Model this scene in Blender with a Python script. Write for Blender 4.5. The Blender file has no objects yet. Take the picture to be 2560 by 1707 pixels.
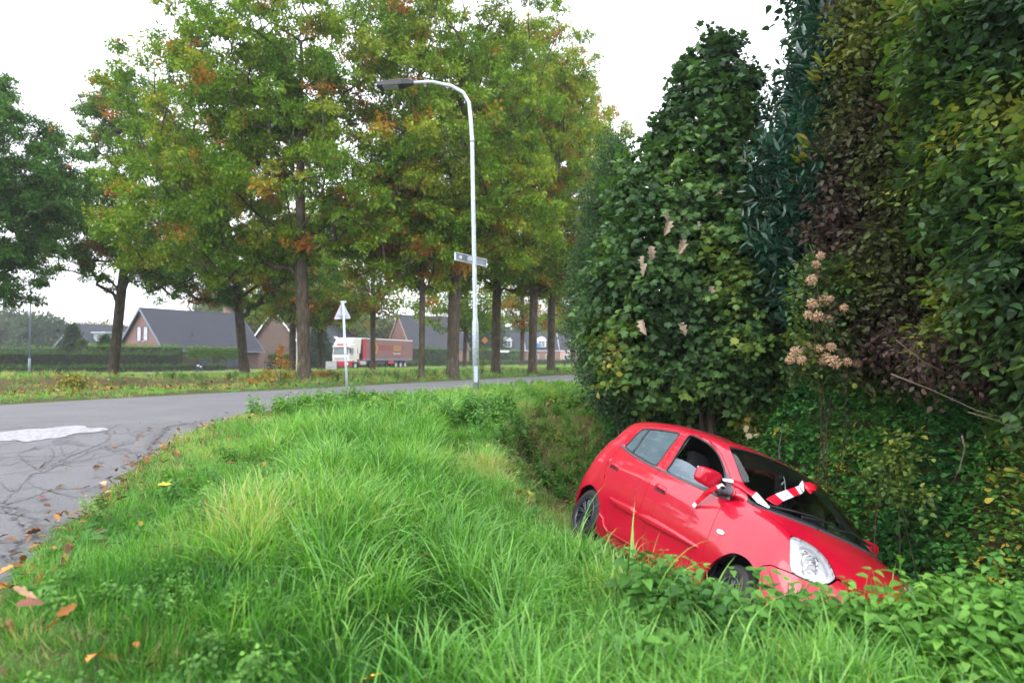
import bpy, bmesh, math, random
import numpy as np
from mathutils import Vector, Matrix, noise as mnoise
from mathutils.geometry import delaunay_2d_cdt

SC = bpy.context.scene
COL = SC.collection
rng = np.random.default_rng(7)
random.seed(7)
R = math.radians
EYE = 0.85                       # camera height over the road

# ------------------------------------------------------------------ camera, sky, sun, exposure
cam_d = bpy.data.cameras.new("camera")
cam = bpy.data.objects.new("camera", cam_d)
COL.objects.link(cam)
cam_d.sensor_width = 36.0
cam_d.lens = 24.0
cam_d.clip_start = 0.05
cam_d.clip_end = 2000
cam.location = (0, 0, EYE)
cam.rotation_euler = (R(90 + 1.393), 0, 0)
cam_d.dof.use_dof = True
cam_d.dof.focus_distance = 7.5
cam_d.dof.aperture_fstop = 1.8
SC.camera = cam

world = bpy.data.worlds.new("World")
SC.world = world
world.use_nodes = True
wn = world.node_tree.nodes
wl = world.node_tree.links
wn.clear()
sky = wn.new('ShaderNodeTexSky')
sky.sky_type = 'NISHITA'
sky.sun_disc = False
sky.sun_elevation = R(48)
sky.sun_rotation = R(200)
sky.air_density = 1.0
sky.dust_density = 3.0
hsv = wn.new('ShaderNodeHueSaturation')
hsv.inputs['Saturation'].default_value = 0.10
mixw = wn.new('ShaderNodeMix')
mixw.data_type = 'RGBA'
mixw.inputs['Factor'].default_value = 0.82
mixw.inputs['B'].default_value = (7.6, 7.7, 8.3, 1)      # the closed cloud cover
bg = wn.new('ShaderNodeBackground')
bg.inputs['Strength'].default_value = 0.15
wo = wn.new('ShaderNodeOutputWorld')
wl.new(sky.outputs[0], hsv.inputs['Color'])
wl.new(hsv.outputs[0], mixw.inputs['A'])
wl.new(mixw.outputs['Result'], bg.inputs['Color'])
wl.new(bg.outputs[0], wo.inputs['Surface'])

sun_d = bpy.data.lights.new("sun", 'SUN')
sun_d.energy = .7
sun_d.angle = R(40)
sun_d.color = (1.0, 0.975, 0.94)
sun = bpy.data.objects.new("sun", sun_d)
COL.objects.link(sun)
sun.rotation_euler = (R(42), 0, R(-20))
sun.location = (0, -5, 20)

SC.view_settings.view_transform = 'Standard'
SC.view_settings.look = 'None'
SC.view_settings.exposure = 1.38
SC.view_settings.gamma = 1
SC.view_settings.use_curve_mapping = False
SC.render.engine = 'CYCLES'
SC.cycles.max_bounces = 6
SC.cycles.diffuse_bounces = 2
SC.cycles.glossy_bounces = 3
SC.cycles.transmission_bounces = 4
SC.cycles.transparent_max_bounces = 12
SC.cycles.caustics_reflective = False
SC.cycles.caustics_refractive = False
SC.cycles.use_denoising = True
SC.cycles.use_adaptive_sampling = True
SC.cycles.adaptive_threshold = 0.02

# ------------------------------------------------------------------ helpers
def tag(o, label=None, cat=None, group=None, kind=None):
    if label: o['label'] = label
    if cat: o['category'] = cat
    if group: o['group'] = group
    if kind: o['kind'] = kind
    return o

def thing(name, label, cat, loc=(0, 0, 0), rz=0.0, group=None):
    o = bpy.data.objects.new(name, None)
    COL.objects.link(o)
    o.location = loc
    o.rotation_euler = (0, 0, rz)
    o.empty_display_size = 0.2
    return tag(o, label, cat, group)

def mesh_obj(name, verts, faces, mats, parent=None, smooth=False, mi=None):
    me = bpy.data.meshes.new(name)
    if isinstance(verts, np.ndarray): verts = verts.tolist()
    if isinstance(faces, np.ndarray): faces = faces.tolist()
    me.from_pydata(verts, [], faces)
    if not isinstance(mats, (list, tuple)): mats = [mats]
    for m in mats: me.materials.append(m)
    if mi is not None:
        me.polygons.foreach_set('material_index', np.asarray(mi, dtype=np.int32))
    if smooth:
        me.polygons.foreach_set('use_smooth', np.ones(len(me.polygons), dtype=bool))
    me.update()
    o = bpy.data.objects.new(name, me)
    COL.objects.link(o)
    if parent: o.parent = parent
    return o

class MB:
    """collects boxes, tubes, prisms, lofts; build() links them as one mesh object"""
    def __init__(s): s.v = []; s.f = []; s.m = []
    def add(s, verts, faces, m=0):
        b = len(s.v)
        s.v += [tuple(p) for p in verts]
        s.f += [tuple(b + i for i in f) for f in faces]
        s.m += [m] * len(faces)
        return s
    def box(s, c, d, rz=0, m=0, rot=None, taper=1.0):
        hx, hy, hz = d[0]/2, d[1]/2, d[2]/2
        P = []
        for z in (-1, 1):
            k = taper if z > 0 else 1
            for x, y in ((-1, -1), (1, -1), (1, 1), (-1, 1)):
                P.append(Vector((x*hx*k, y*hy*k, z*hz)))
        M = rot if rot is not None else Matrix.Rotation(rz, 3, 'Z')
        P = [M @ p + Vector(c) for p in P]
        return s.add(P, [(3, 2, 1, 0), (4, 5, 6, 7), (0, 1, 5, 4), (1, 2, 6, 5), (2, 3, 7, 6), (3, 0, 4, 7)], m)
    def tube(s, pts, r, n=8, m=0, cap=True, flat=1.0):
        pts = [Vector(p) for p in pts]
        if not hasattr(r, '__len__'): r = [r]*len(pts)
        b = len(s.v); up = Vector((0, 0, 1)); prev = None
        for i, p in enumerate(pts):
            t = (pts[min(i+1, len(pts)-1)] - pts[max(i-1, 0)])
            if t.length < 1e-9: t = Vector((0, 0, 1))
            t.normalize()
            if prev is None:
                a = t.cross(up)
                if a.length < .05: a = t.cross(Vector((1, 0, 0)))
            else:
                a = prev - t * prev.dot(t)
                if a.length < 1e-6: a = t.cross(Vector((1, 0, 0)))
            a.normalize(); prev = a
            c = t.cross(a)
            for k in range(n):
                an = 2*math.pi*k/n
                s.v.append(tuple(p + (a*math.cos(an) + c*math.sin(an)*flat)*r[i]))
        for i in range(len(pts)-1):
            for k in range(n):
                k2 = (k+1) % n
                s.f.append((b+i*n+k, b+i*n+k2, b+(i+1)*n+k2, b+(i+1)*n+k)); s.m.append(m)
        if cap:
            s.f.append(tuple(b+k for k in range(n))[::-1]); s.m.append(m)
            e = b+(len(pts)-1)*n
            s.f.append(tuple(e+k for k in range(n))); s.m.append(m)
        return s
    def lathe(s, prof, n=24, M=None, m=0, ang=2*math.pi):
        """prof: list of (r, h); revolved about local z, then transformed by M (4x4)"""
        b = len(s.v); M = M or Matrix.Identity(4)
        full = abs(ang-2*math.pi) < 1e-6
        nn = n if full else n+1
        for r, h in prof:
            for k in range(nn):
                a = ang*k/n
                s.v.append(tuple(M @ Vector((r*math.cos(a), r*math.sin(a), h))))
        for i in range(len(prof)-1):
            for k in range(n):
                k2 = (k+1) % nn
                s.f.append((b+i*nn+k, b+i*nn+k2, b+(i+1)*nn+k2, b+(i+1)*nn+k)); s.m.append(m)
        return s
    def prism(s, poly, h0, h1, M=None, m=0):
        """poly in xy extruded from h0 to h1, transformed by M"""
        M = M or Matrix.Identity(4); n = len(poly)
        P = [M @ Vector((x, y, h0)) for x, y in poly] + [M @ Vector((x, y, h1)) for x, y in poly]
        F = [tuple(range(n))[::-1], tuple(range(n, 2*n))] + [(i, (i+1) % n, n+(i+1) % n, n+i) for i in range(n)]
        return s.add(P, F, m)
    def build(s, name, mats, parent=None, smooth=False):
        return mesh_obj(name, s.v, s.f, mats, parent, smooth, s.m)

def bevel(o, w, seg=2, ang=35):
    md = o.modifiers.new('bevel', 'BEVEL'); md.width = w; md.segments = seg
    md.limit_method = 'ANGLE'; md.angle_limit = R(ang)
    o.data.polygons.foreach_set('use_smooth', np.ones(len(o.data.polygons), dtype=bool))
    md.harden_normals = True
    return o

# ------------------------------------------------------------------ materials
MATS = {}
class NT:
    def __init__(s, name):
        s.mat = bpy.data.materials.new(name); s.mat.use_nodes = True
        s.n = s.mat.node_tree.nodes; s.l = s.mat.node_tree.links
        s.n.clear()
        s.out = s.n.new('ShaderNodeOutputMaterial')
    def node(s, t, **kw):
        nd = s.n.new(t)
        for k, v in kw.items():
            if k in nd.inputs: nd.inputs[k].default_value = v
            else: setattr(nd, k, v)
        return nd
    def bsdf(s, color=None, rough=.6, spec=.5, metal=0, **kw):
        b = s.n.new('ShaderNodeBsdfPrincipled')
        b.inputs['Roughness'].default_value = rough
        b.inputs['Metallic'].default_value = metal
        b.inputs['Specular IOR Level'].default_value = spec
        if color is not None: b.inputs['Base Color'].default_value = (*color, 1)
        for k, v in kw.items(): b.inputs[k.replace('_', ' ')].default_value = v
        s.l.new(b.outputs[0], s.out.inputs['Surface'])
        return b
    def noise(s, scale=5, detail=4, rough=.6, coord='Object', dist=0, vec=None):
        t = s.n.new('ShaderNodeTexNoise')
        t.inputs['Scale'].default_value = scale; t.inputs['Detail'].default_value = detail
        t.inputs['Roughness'].default_value = rough; t.inputs['Distortion'].default_value = dist
        if vec is None:
            c = s.n.new('ShaderNodeTexCoord'); vec = c.outputs[coord]
        s.l.new(vec, t.inputs['Vector'])
        return t.outputs['Fac']
    def mapping(s, scale=(1, 1, 1), rot=(0, 0, 0), coord='Object', loc=(0, 0, 0)):
        c = s.n.new('ShaderNodeTexCoord'); m = s.n.new('ShaderNodeMapping')
        m.inputs['Scale'].default_value = scale; m.inputs['Rotation'].default_value = rot
        m.inputs['Location'].default_value = loc
        s.l.new(c.outputs[coord], m.inputs['Vector'])
        return m.outputs[0]
    def ramp(s, fac, stops, interp='LINEAR'):
        r = s.n.new('ShaderNodeValToRGB'); cr = r.color_ramp; cr.interpolation = interp
        while len(cr.elements) < len(stops): cr.elements.new(.5)
        for e, (p, c) in zip(cr.elements, stops):
            e.position = p; e.color = (*c, 1) if len(c) == 3 else c
        s.l.new(fac, r.inputs[0])
        return r.outputs[0]
    def mix(s, fac, a, b, mode='MIX'):
        m = s.n.new('ShaderNodeMix'); m.data_type = 'RGBA'; m.blend_type = mode
        for sock, v in (('Factor', fac), ('A', a), ('B', b)):
            if isinstance(v, (int, float)): m.inputs[sock].default_value = v
            elif isinstance(v, tuple): m.inputs[sock].default_value = (*v, 1) if len(v) == 3 else v
            else: s.l.new(v, m.inputs[sock])
        return m.outputs['Result']
    def math(s, op, a, b=0.0, clamp=False):
        m = s.n.new('ShaderNodeMath'); m.operation = op; m.use_clamp = clamp
        for i, v in enumerate((a, b)):
            if isinstance(v, (int, float)): m.inputs[i].default_value = v
            else: s.l.new(v, m.inputs[i])
        return m.outputs[0]
    def attr(s, name, kind='GEOMETRY', out='Fac'):
        a = s.n.new('ShaderNodeAttribute'); a.attribute_name = name; a.attribute_type = kind
        return a.outputs[out]
    def bump(s, b, fac, strength=.3, dist=.02):
        n = s.n.new('ShaderNodeBump'); n.inputs['Strength'].default_value = strength
        n.inputs['Distance'].default_value = dist
        s.l.new(fac, n.inputs['Height']); s.l.new(n.outputs[0], b.inputs['Normal'])
    def link(s, a, b): s.l.new(a, b)

def plain(name, color, rough=.6, metal=0, spec=.5, var=.0, scale=8, bump=0, bscale=40, **kw):
    if name in MATS: return MATS[name]
    t = NT(name); b = t.bsdf(color, rough, spec, metal, **kw)
    if var:
        f = t.noise(scale, 5)
        lo = tuple(max(0, c*(1-var)) for c in color); hi = tuple(min(1, c*(1+var)) for c in color)
        t.link(t.ramp(f, [(.3, lo), (.7, hi)]), b.inputs['Base Color'])
    if bump: t.bump(b, t.noise(bscale, 4), bump, .01)
    MATS[name] = t.mat
    return t.mat

# ------------------------------------------------------------------ instancing of small repeated stuff
def scatter(name, sources, pts, rots, scales, tints, mats_note=None, parent=None, kind='stuff', idx=None):
    """one object: points carrying instances of the source meshes (geometry nodes)"""
    pts = np.asarray(pts, dtype=np.float32); n = len(pts)
    me = bpy.data.meshes.new(name)
    me.vertices.add(n)
    me.vertices.foreach_set('co', pts.ravel())
    a = me.attributes.new('rot', 'FLOAT_VECTOR', 'POINT'); a.data.foreach_set('vector', np.asarray(rots, dtype=np.float32).ravel())
    sc = np.asarray(scales, dtype=np.float32)
    if sc.ndim == 1: sc = np.repeat(sc[:, None], 3, 1)
    a = me.attributes.new('scl', 'FLOAT_VECTOR', 'POINT'); a.data.foreach_set('vector', sc.ravel())
    a = me.attributes.new('tint', 'FLOAT', 'POINT'); a.data.foreach_set('value', np.asarray(tints, dtype=np.float32))
    if idx is None: idx = rng.integers(0, len(sources), n)
    a = me.attributes.new('pick', 'INT', 'POINT'); a.data.foreach_set('value', np.asarray(idx, dtype=np.int32))
    o = bpy.data.objects.new(name, me)
    COL.objects.link(o)
    if parent: o.parent = parent
    if kind: o['kind'] = kind
    key = tuple(s.name for s in sources)
    c = SRC_COL.get(key)
    if c is None:
        c = bpy.data.collections.new('src_%d' % len(SRC_COL))
        for i, s in enumerate(sources): c.objects.link(s)
        SRC_COL[key] = c
    ng = GN_CACHE.get(key)
    if ng is None:
        ng = bpy.data.node_groups.new('scatter_' + name, 'GeometryNodeTree')
        ng.interface.new_socket('Geometry', in_out='INPUT', socket_type='NodeSocketGeometry')
        ng.interface.new_socket('Geometry', in_out='OUTPUT', socket_type='NodeSocketGeometry')
        N = ng.nodes; L = ng.links
        gi = N.new('NodeGroupInput'); go = N.new('NodeGroupOutput')
        m2p = N.new('GeometryNodeMeshToPoints')
        iop = N.new('GeometryNodeInstanceOnPoints')
        ci = N.new('GeometryNodeCollectionInfo'); ci.inputs['Collection'].default_value = c
        ci.inputs['Separate Children'].default_value = True; ci.inputs['Reset Children'].default_value = True
        iop.inputs['Pick Instance'].default_value = True
        def na(nm, ty):
            a = N.new('GeometryNodeInputNamedAttribute'); a.data_type = ty; a.inputs['Name'].default_value = nm; return a
        ar, as_, at, ap = na('rot', 'FLOAT_VECTOR'), na('scl', 'FLOAT_VECTOR'), na('tint', 'FLOAT'), na('pick', 'INT')
        L.new(gi.outputs[0], m2p.inputs[0]); L.new(m2p.outputs[0], iop.inputs['Points'])
        L.new(ci.outputs[0], iop.inputs['Instance'])
        L.new(ap.outputs[0], iop.inputs['Instance Index'])
        L.new(ar.outputs[0], iop.inputs['Rotation']); L.new(as_.outputs[0], iop.inputs['Scale'])
        L.new(iop.outputs[0], go.inputs[0])
        GN_CACHE[key] = ng
    md = o.modifiers.new('scatter', 'NODES'); md.node_group = ng
    return o
SRC_COL = {}; GN_CACHE = {}
def source(name, verts, faces, mats, smooth=False, mi=None, attrs=None):
    """a mesh used only through scatter(); never linked to the scene itself"""
    me = bpy.data.meshes.new(name)
    me.from_pydata([tuple(v) for v in verts], [], faces)
    if not isinstance(mats, (list, tuple)): mats = [mats]
    for m in mats: me.materials.append(m)
    if mi is not None: me.polygons.foreach_set('material_index', np.asarray(mi, dtype=np.int32))
    if smooth: me.polygons.foreach_set('use_smooth', np.ones(len(me.polygons), dtype=bool))
    if attrs:
        for k, vals in attrs.items():
            a = me.attributes.new(k, 'FLOAT', 'POINT'); a.data.foreach_set('value', np.asarray(vals, dtype=np.float32))
    me.update()
    return bpy.data.objects.new(name, me)
# ------------------------------------------------------------------ terrain
DV = np.array([.49, .872]); NV = np.array([-.872, .49])      # along / across the roads
def sstep(x, a, b):
    t = np.clip((x-a)/(b-a), 0, 1); return t*t*(3-2*t)
DY = [-6, 0, 2, 3, 4, 5, 6.5, 9, 11, 13, 15]
DXS = [.9, .9, .9, .85, .60, .12, -.18, -.25, -.02, .4, .7]
DXC = [6.8, 4.9, 4.1, 3.75, 3.4, 3.1, 2.6, 1.95, 1.65, 1.7, 1.8]
DXR = [8.6, 6.6, 5.9, 5.5, 5.1, 4.8, 4.5, 3.7, 3.1, 2.9, 2.9]
ROAD_FAR = np.array([(-22, -14), (-14.5, 0), (-11.6, 7), (-9.3, 12.4), (-8.0, 15.2), (-5.7, 19.0), (-2.8, 24.6), (1.0, 31.5), (6.2, 41.0), (14, 55), (24, 73), (40, 101)], float)
ROAD_NEAR = np.array([(-1.2, -14), (-1.5, -1), (-1.9, 1.6), (-2.35, 3.1), (-2.75, 4.1), (-3.0, 5.0), (-3.4, 6.4), (-3.65, 8.2), (-3.62, 10.9), (-2.7, 14.9), (-.95, 18.1), (4.4, 28.0), (12, 42), (22, 60), (30, 74), (46, 103)], float)
ROADPOLY = np.vstack([ROAD_FAR, ROAD_NEAR[::-1]])
def poly_in(x, y, poly):
    r = np.zeros(x.shape, bool); n = len(poly)
    for i in range(n):
        x0, y0 = poly[i]; x1, y1 = poly[(i+1) % n]
        if y0 == y1: continue
        r ^= ((y0 > y) != (y1 > y)) & (x < (x1-x0)*(y-y0)/(y1-y0)+x0)
    return r
def vnoise(x, y, s, seed=0):
    """smooth value noise, vectorised"""
    x = x/s+seed*17.3; y = y/s+seed*9.1
    xi = np.floor(x).astype(int); yi = np.floor(y).astype(int); fx = x-xi; fy = y-yi
    fx = fx*fx*(3-2*fx); fy = fy*fy*(3-2*fy)
    def h(a, b):
        v = np.sin(a*127.1+b*311.7+seed*74.7)*43758.5453; return v-np.floor(v)
    return (h(xi, yi)*(1-fx)+h(xi+1, yi)*fx)*(1-fy)+(h(xi, yi+1)*(1-fx)+h(xi+1, yi+1)*fx)*fy
def zroad(x, y):
    n = x*NV[0]+y*NV[1]
    z = -.36*sstep(-y, -8.5, -1.0)
    return z
def ground_z(x, y, bumps=True):
    x = np.asarray(x, float); y = np.asarray(y, float)
    n = x*NV[0]+y*NV[1]; t = x*DV[0]+y*DV[1]
    z = zroad(x, y)
    z = z-.10*sstep(-y, -5.0, -1.0)*sstep(x, -2.0, 0)
    z = z-.26*sstep(x, -1.9, .5)*(1-sstep(y, 6.5, 10.5))
    # meadow beyond the road: small ditch, then falling gently to the main road
    m = sstep(n, 15.2, 16.4)
    rise = .27*(1-sstep(t, 11, 19))*sstep(n, 18.0, 21.5)
    fall = -.55*sstep(n, 22, 57)
    dit = -.62*sstep(n, 16.6, 18.2)*(1-sstep(n, 18.8, 21.2))*(1-sstep(t, 13, 17))
    dit2 = -.55*sstep(n, 20.8, 22.0)*(1-sstep(n, 22.8, 24.6))*sstep(t, 15, 20)
    z = z+m*(rise+dit+dit2)+fall
    # the roadside ditch with the car
    xs = np.interp(y, DY, DXS); xc = np.interp(y, DY, DXC); xr = np.interp(y, DY, DXR)
    xw = np.maximum(.69+(7.13-y)*.295-.10, xs+.45)
    g = (1-sstep(y, 10.6, 14.2))*sstep(y-.22*np.clip(x-1.2, -1, 2.5), 3.05, 4.35)
    zt = -1.12; zb = -1.92
    z0 = z
    prof = np.where(x < xw, z0+(zt-z0)*sstep(x, xs, xw)**.9,
            np.where(x < xc, zt+(zb-zt)*np.clip((x-xw)/(np.maximum(xc-xw, .1)), 0, 1),
             np.where(x < xc+.35, zb, zb+(.38-zb)*sstep(x, xc+.35, xr)**.9)))
    right = sstep(x, xr-.2, xr+1.5)*sstep(y, 3, 4.5)
    z = np.where(x > xs, z0*(1-g)+prof*g, z)
    z = np.where(x > xr, z+right*.15*(1-sstep(y, 14, 22)), z)
    if bumps:
        inr = poly_in(x, y, ROADPOLY)
        b = (vnoise(x, y, .55, 1)-.5)*.09+(vnoise(x, y, .22, 2)-.5)*.03+(vnoise(x, y, 2.4, 3)-.5)*.10
        far = (x*x+y*y) > 400
        z = z+np.where(inr, -.03, np.where(far, b*.4, b+.01))
        far_road = (n > 57.6) & (n < 65.4)
        z = np.where(far_road, -.60, z)
    return z
kx = np.linspace(-6.9, 6.9, 340); gx = .9*np.sinh(kx)
ky = np.linspace(-2.6, 6.35, 300); gy = 4.5+1.6*np.sinh(ky)
GX, GY = np.meshgrid(gx, gy)
GZ = ground_z(GX.ravel(), GY.ravel())
nx = len(gx); ny = len(gy)
gv = np.stack([GX.ravel(), GY.ravel(), GZ], 1)
ii, jj = np.meshgrid(np.arange(nx-1), np.arange(ny-1)); ii = ii.ravel(); jj = jj.ravel()
gf = np.stack([jj*nx+ii, jj*nx+ii+1, (jj+1)*nx+ii+1, (jj+1)*nx+ii], 1)
def ground_mat():
    t = NT('ground_soil_and_turf'); b = t.bsdf((.1, .1, .05), .95, .2)
    f1 = t.noise(1.6, 6, .65); f2 = t.noise(22, 5, .7); f3 = t.noise(90, 3)
    soil = t.ramp(f2, [(.3, (.06, .036, .022)), (.55, (.125, .080, .045)), (.75, (.21, .15, .08))])
    turf = t.ramp(f2, [(.3, (.03, .045, .012)), (.5, (.06, .095, .02)), (.7, (.11, .12, .04))])
    k = t.attr('turf')
    mixf = t.math('ADD', k, t.math('MULTIPLY', t.math('SUBTRACT', f1, .5), .8), True)
    col = t.mix(mixf, soil, turf)
    t.link(col, b.inputs['Base Color'])
    t.bump(b, t.math('ADD', f2, t.math('MULTIPLY', f3, .5)), .8, .04)
    return t.mat
ground = mesh_obj('ground', gv, gf, ground_mat(), None, True); ground['kind'] = 'structure'
nn = gv[:, 0]*NV[0]+gv[:, 1]*NV[1]
xs_ = np.interp(gv[:, 1], DY, DXS)
in_d = (gv[:, 0] > xs_) & (gv[:, 1] < 13.5)
tv_ = np.where(in_d, .22, .72)
tt_ = gv[:, 0]*DV[0]+gv[:, 1]*DV[1]
ditch2 = (nn > 17.2) & (nn < 22.5) & (tt_ < 18)
tv_ = np.where(ditch2, .30, tv_)
a = ground.data.attributes.new('turf', 'FLOAT', 'POINT'); a.data.foreach_set('value', tv_.astype(np.float32))

# ------------------------------------------------------------------ the roads
def densify(P, step):
    out = []
    for a, b in zip(P[:-1], P[1:]):
        k = max(1, int(np.ceil(np.linalg.norm(b-a)/step)))
        out += [a+(b-a)*i/k for i in range(k)]
    return np.array(out+[P[-1]])
def spline2(P, n):
    """catmull-rom through P, n samples per span"""
    out = []
    for i in range(len(P)-1):
        a = P[max(i-1, 0)]; b = P[i]; c = P[i+1]; d = P[min(i+2, len(P)-1)]
        for k in range(n):
            t = k/n; out.append(.5*(2*b+(c-a)*t+(2*a-5*b+4*c-d)*t*t+(3*b-a-3*c+d)*t**3))
    return np.array(out+[P[-1]])
def road_mat(name, cracks):
    t = NT(name); b = t.bsdf((.16, .155, .165), .8, .35)
    fine = t.noise(95, 3, .8); med = t.noise(30, 5, .6); big = t.noise(.9, 5, .6)
    c = t.ramp(big, [(.3, (.150, .149, .158)), (.7, (.200, .199, .208))])
    c = t.mix(t.ramp(fine, [(.42, (0, 0, 0)), (.6, (1, 1, 1))]), t.mix(.55, c, (.05, .05, .055)), c)
    stone = t.ramp(t.noise(130, 2, .9), [(.62, (0, 0, 0)), (.70, (1, 1, 1))])
    c = t.mix(t.math('MULTIPLY', stone, .5), c, (.42, .41, .42))
    c = t.mix(t.math('MULTIPLY', med, .25), c, (.09, .088, .09))
    if cracks:
        cc = t.node('ShaderNodeTexCoord'); nz = t.node('ShaderNodeTexNoise', Scale=1.3, Detail=8.0); t.link(cc.outputs['Object'], nz.inputs['Vector'])
        v = t.node('ShaderNodeVectorMath'); v.operation = 'MULTIPLY_ADD'; v.inputs[1].default_value = (1.5, 1.5, 0)
        t.link(nz.outputs['Color'], v.inputs[0]); t.link(cc.outputs['Object'], v.inputs[2])
        vo = t.node('ShaderNodeTexVoronoi'); vo.feature = 'DISTANCE_TO_EDGE'; vo.inputs['Scale'].default_value = .8; t.link(v.outputs[0], vo.inputs['Vector'])
        vo2 = t.node('ShaderNodeTexVoronoi'); vo2.feature = 'DISTANCE_TO_EDGE'; vo2.inputs['Scale'].default_value = 2.9; t.link(v.outputs[0], vo2.inputs['Vector'])
        cr = t.attr('worn')
        w1 = t.math('MULTIPLY', t.ramp(vo.outputs['Distance'], [(0, (1, 1, 1)), (.006, (.8, .8, .8)), (.020, (0, 0, 0))]), cr)
        gate = t.ramp(t.noise(.8, 2), [(.45, (0, 0, 0)), (.55, (1, 1, 1))])
        w2 = t.math('MULTIPLY', t.math('MULTIPLY', t.ramp(vo2.outputs['Distance'], [(0, (1, 1, 1)), (.03, (0, 0, 0))]), gate), cr)
        w = t.math('MAXIMUM', w1, t.math('MULTIPLY', w2, .75), True)
        c = t.mix(t.math('MULTIPLY', w, .35), c, (.03, .031, .034))
        seam = t.ramp(t.noise(3.2, 5, .7), [(.56, (0, 0, 0)), (.66, (1, 1, 1))])
        c = t.mix(t.math('MULTIPLY', t.math('MULTIPLY', seam, cr), .35), c, (.06, .06, .065))
        t.link(c, b.inputs['Base Color'])
        hb = t.math('SUBTRACT', t.math('MULTIPLY', fine, .35), t.math('MULTIPLY', w, 1.2))
        t.bump(b, hb, .9, .016)
    else:
        t.link(c, b.inputs['Base Color']); t.bump(b, fine, .3, .006)
    return t.mat
FARs = spline2(ROAD_FAR, 14); NEARs = spline2(ROAD_NEAR, 12)
def arclen(P, n):
    s = np.r_[0, np.cumsum(np.linalg.norm(np.diff(P, axis=0), axis=1))]; q = np.linspace(0, s[-1], n)
    return np.stack([np.interp(q, s, P[:, 0]), np.interp(q, s, P[:, 1])], 1)
# match the two edges by projecting on the road direction so that the sheet does not shear
def by_param(P, n, warp):
    s = np.r_[0, np.cumsum(np.linalg.norm(np.diff(P, axis=0), axis=1))]
    q = warp*s[-1]; return np.stack([np.interp(q, s, P[:, 0]), np.interp(q, s, P[:, 1])], 1)
wp = np.linspace(0, 1, 260)**1.15
A_ = by_param(FARs, 260, wp); B_ = by_param(NEARs, 260, wp)
# ragged near edge
ns = np.array([mnoise.noise(Vector((p[0]*1.9, p[1]*1.9, 0))) + .6*mnoise.noise(Vector((p[0]*6, p[1]*6, 3))) for p in B_])
dirn = (A_-B_)/np.linalg.norm(A_-B_, axis=1)[:, None]
B_ = B_+dirn*(ns*.10)[:, None]
nw = 26; rv = []; rw = []
for i in range(260):
    for j in range(nw+1):
        f = 1-(1-j/nw)**1.0; p = B_[i]+(A_[i]-B_[i])*(f)
        zz = float(zroad(np.array(p[0]), np.array(p[1]))); e = -.035 if j in (0, nw) else .0
        rv.append((p[0], p[1], zz+.012+e)); 
rv = np.array(rv)
sy = sstep(-rv[:, 1], -10.5, -8.5)
worn = sy*(1-sstep(-(rv[:, 0]), 6.5, 8.5))
rfc = np.array([(i*(nw+1)+j, (i+1)*(nw+1)+j, (i+1)*(nw+1)+j+1, i*(nw+1)+j+1) for i in range(259) for j in range(nw)])[:, ::-1]
road = mesh_obj('road', rv, rfc, road_mat('asphalt_worn', True), None, True); road['kind'] = 'structure'
a = road.data.attributes.new('worn', 'FLOAT', 'POINT'); a.data.foreach_set('value', worn.astype(np.float32))
# main road far behind, with a pale edge
def strip_on(n0, n1, t0, t1, z, name, mat, kind='structure', step=4):
    ts = np.arange(t0, t1+.1, step); V = []; F = []
    for t_ in ts:
        for n_ in (n0, n1): p = DV*t_+NV*n_; V.append((p[0], p[1], z))
    F = [(2*i, 2*i+1, 2*i+3, 2*i+2)[::-1] for i in range(len(ts)-1)]
    o = mesh_obj(name, V, F, mat); o['kind'] = kind; return o
M_ASPH = road_mat('asphalt_main', False)
strip_on(57.8, 65.2, -60, 330, -.585, 'main_road', M_ASPH)
strip_on(57.95, 58.1, -60, 330, -.577, 'edge_line', plain('road_paint', (.7, .7, .7), .7))
# worn white paint patch (give way line) on the near road
def paint_patch():
    t = NT('worn_white_paint'); b = t.bsdf((.78, .78, .80), .7)
    f = t.noise(16, 6, .75)
    m = t.ramp(f, [(.40, (0, 0, 0)), (.52, (1, 1, 1))])
    t.link(t.mix(m, (.16, .16, .17), (.31, .31, .325)), b.inputs['Base Color'])
    t.bump(b, t.noise(200, 3), .2, .004)
    return t.mat
def px2ground(px, py, z=0.0):
    p = math.atan(41.5/1707); dx = (px-1280)/1707; dz = -(py-853.5)/1707
    y = math.cos(p)-dz*math.sin(p); zz = math.sin(p)+dz*math.cos(p)
    s = (z-EYE)/zz
    return (dx*s, y*s)
pp = [(-300, 1112), (-150, 1106), (0, 1106), (40, 1104), (70, 1107), (120, 1101), (150, 1099), (200, 1090), (240, 1088), (272, 1082), (250, 1078), (225, 1079), (205, 1073), (170, 1074), (110, 1080), (60, 1082), (0, 1088), (-150, 1093), (-300, 1098)]
P = np.array([px2ground(*q, -.03) for q in pp]); P = spline2(np.vstack([P, P[:1]]), 4)[:-1]
P += np.array([[mnoise.noise(Vector((p[0]*5, p[1]*5, 0)))*.03, mnoise.noise(Vector((p[0]*5, p[1]*5, 5)))*.05] for p in P])
zp = float(zroad(np.array(-5.), np.array(6.8)))
vs = [Vector(p) for p in P]; vo, eo, fo, _, _, _ = delaunay_2d_cdt(vs, [(i, (i+1) % len(vs)) for i in range(len(vs))], [], 1, 1e-5)
pv = np.array([(v[0], v[1]) for v in vo]); pz = zroad(pv[:, 0], pv[:, 1])+.0165
# 
mk_ = mesh_obj('road_marking', np.c_[pv, pz], [list(f) for f in fo], paint_patch()); mk_['kind'] = 'structure'

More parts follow.
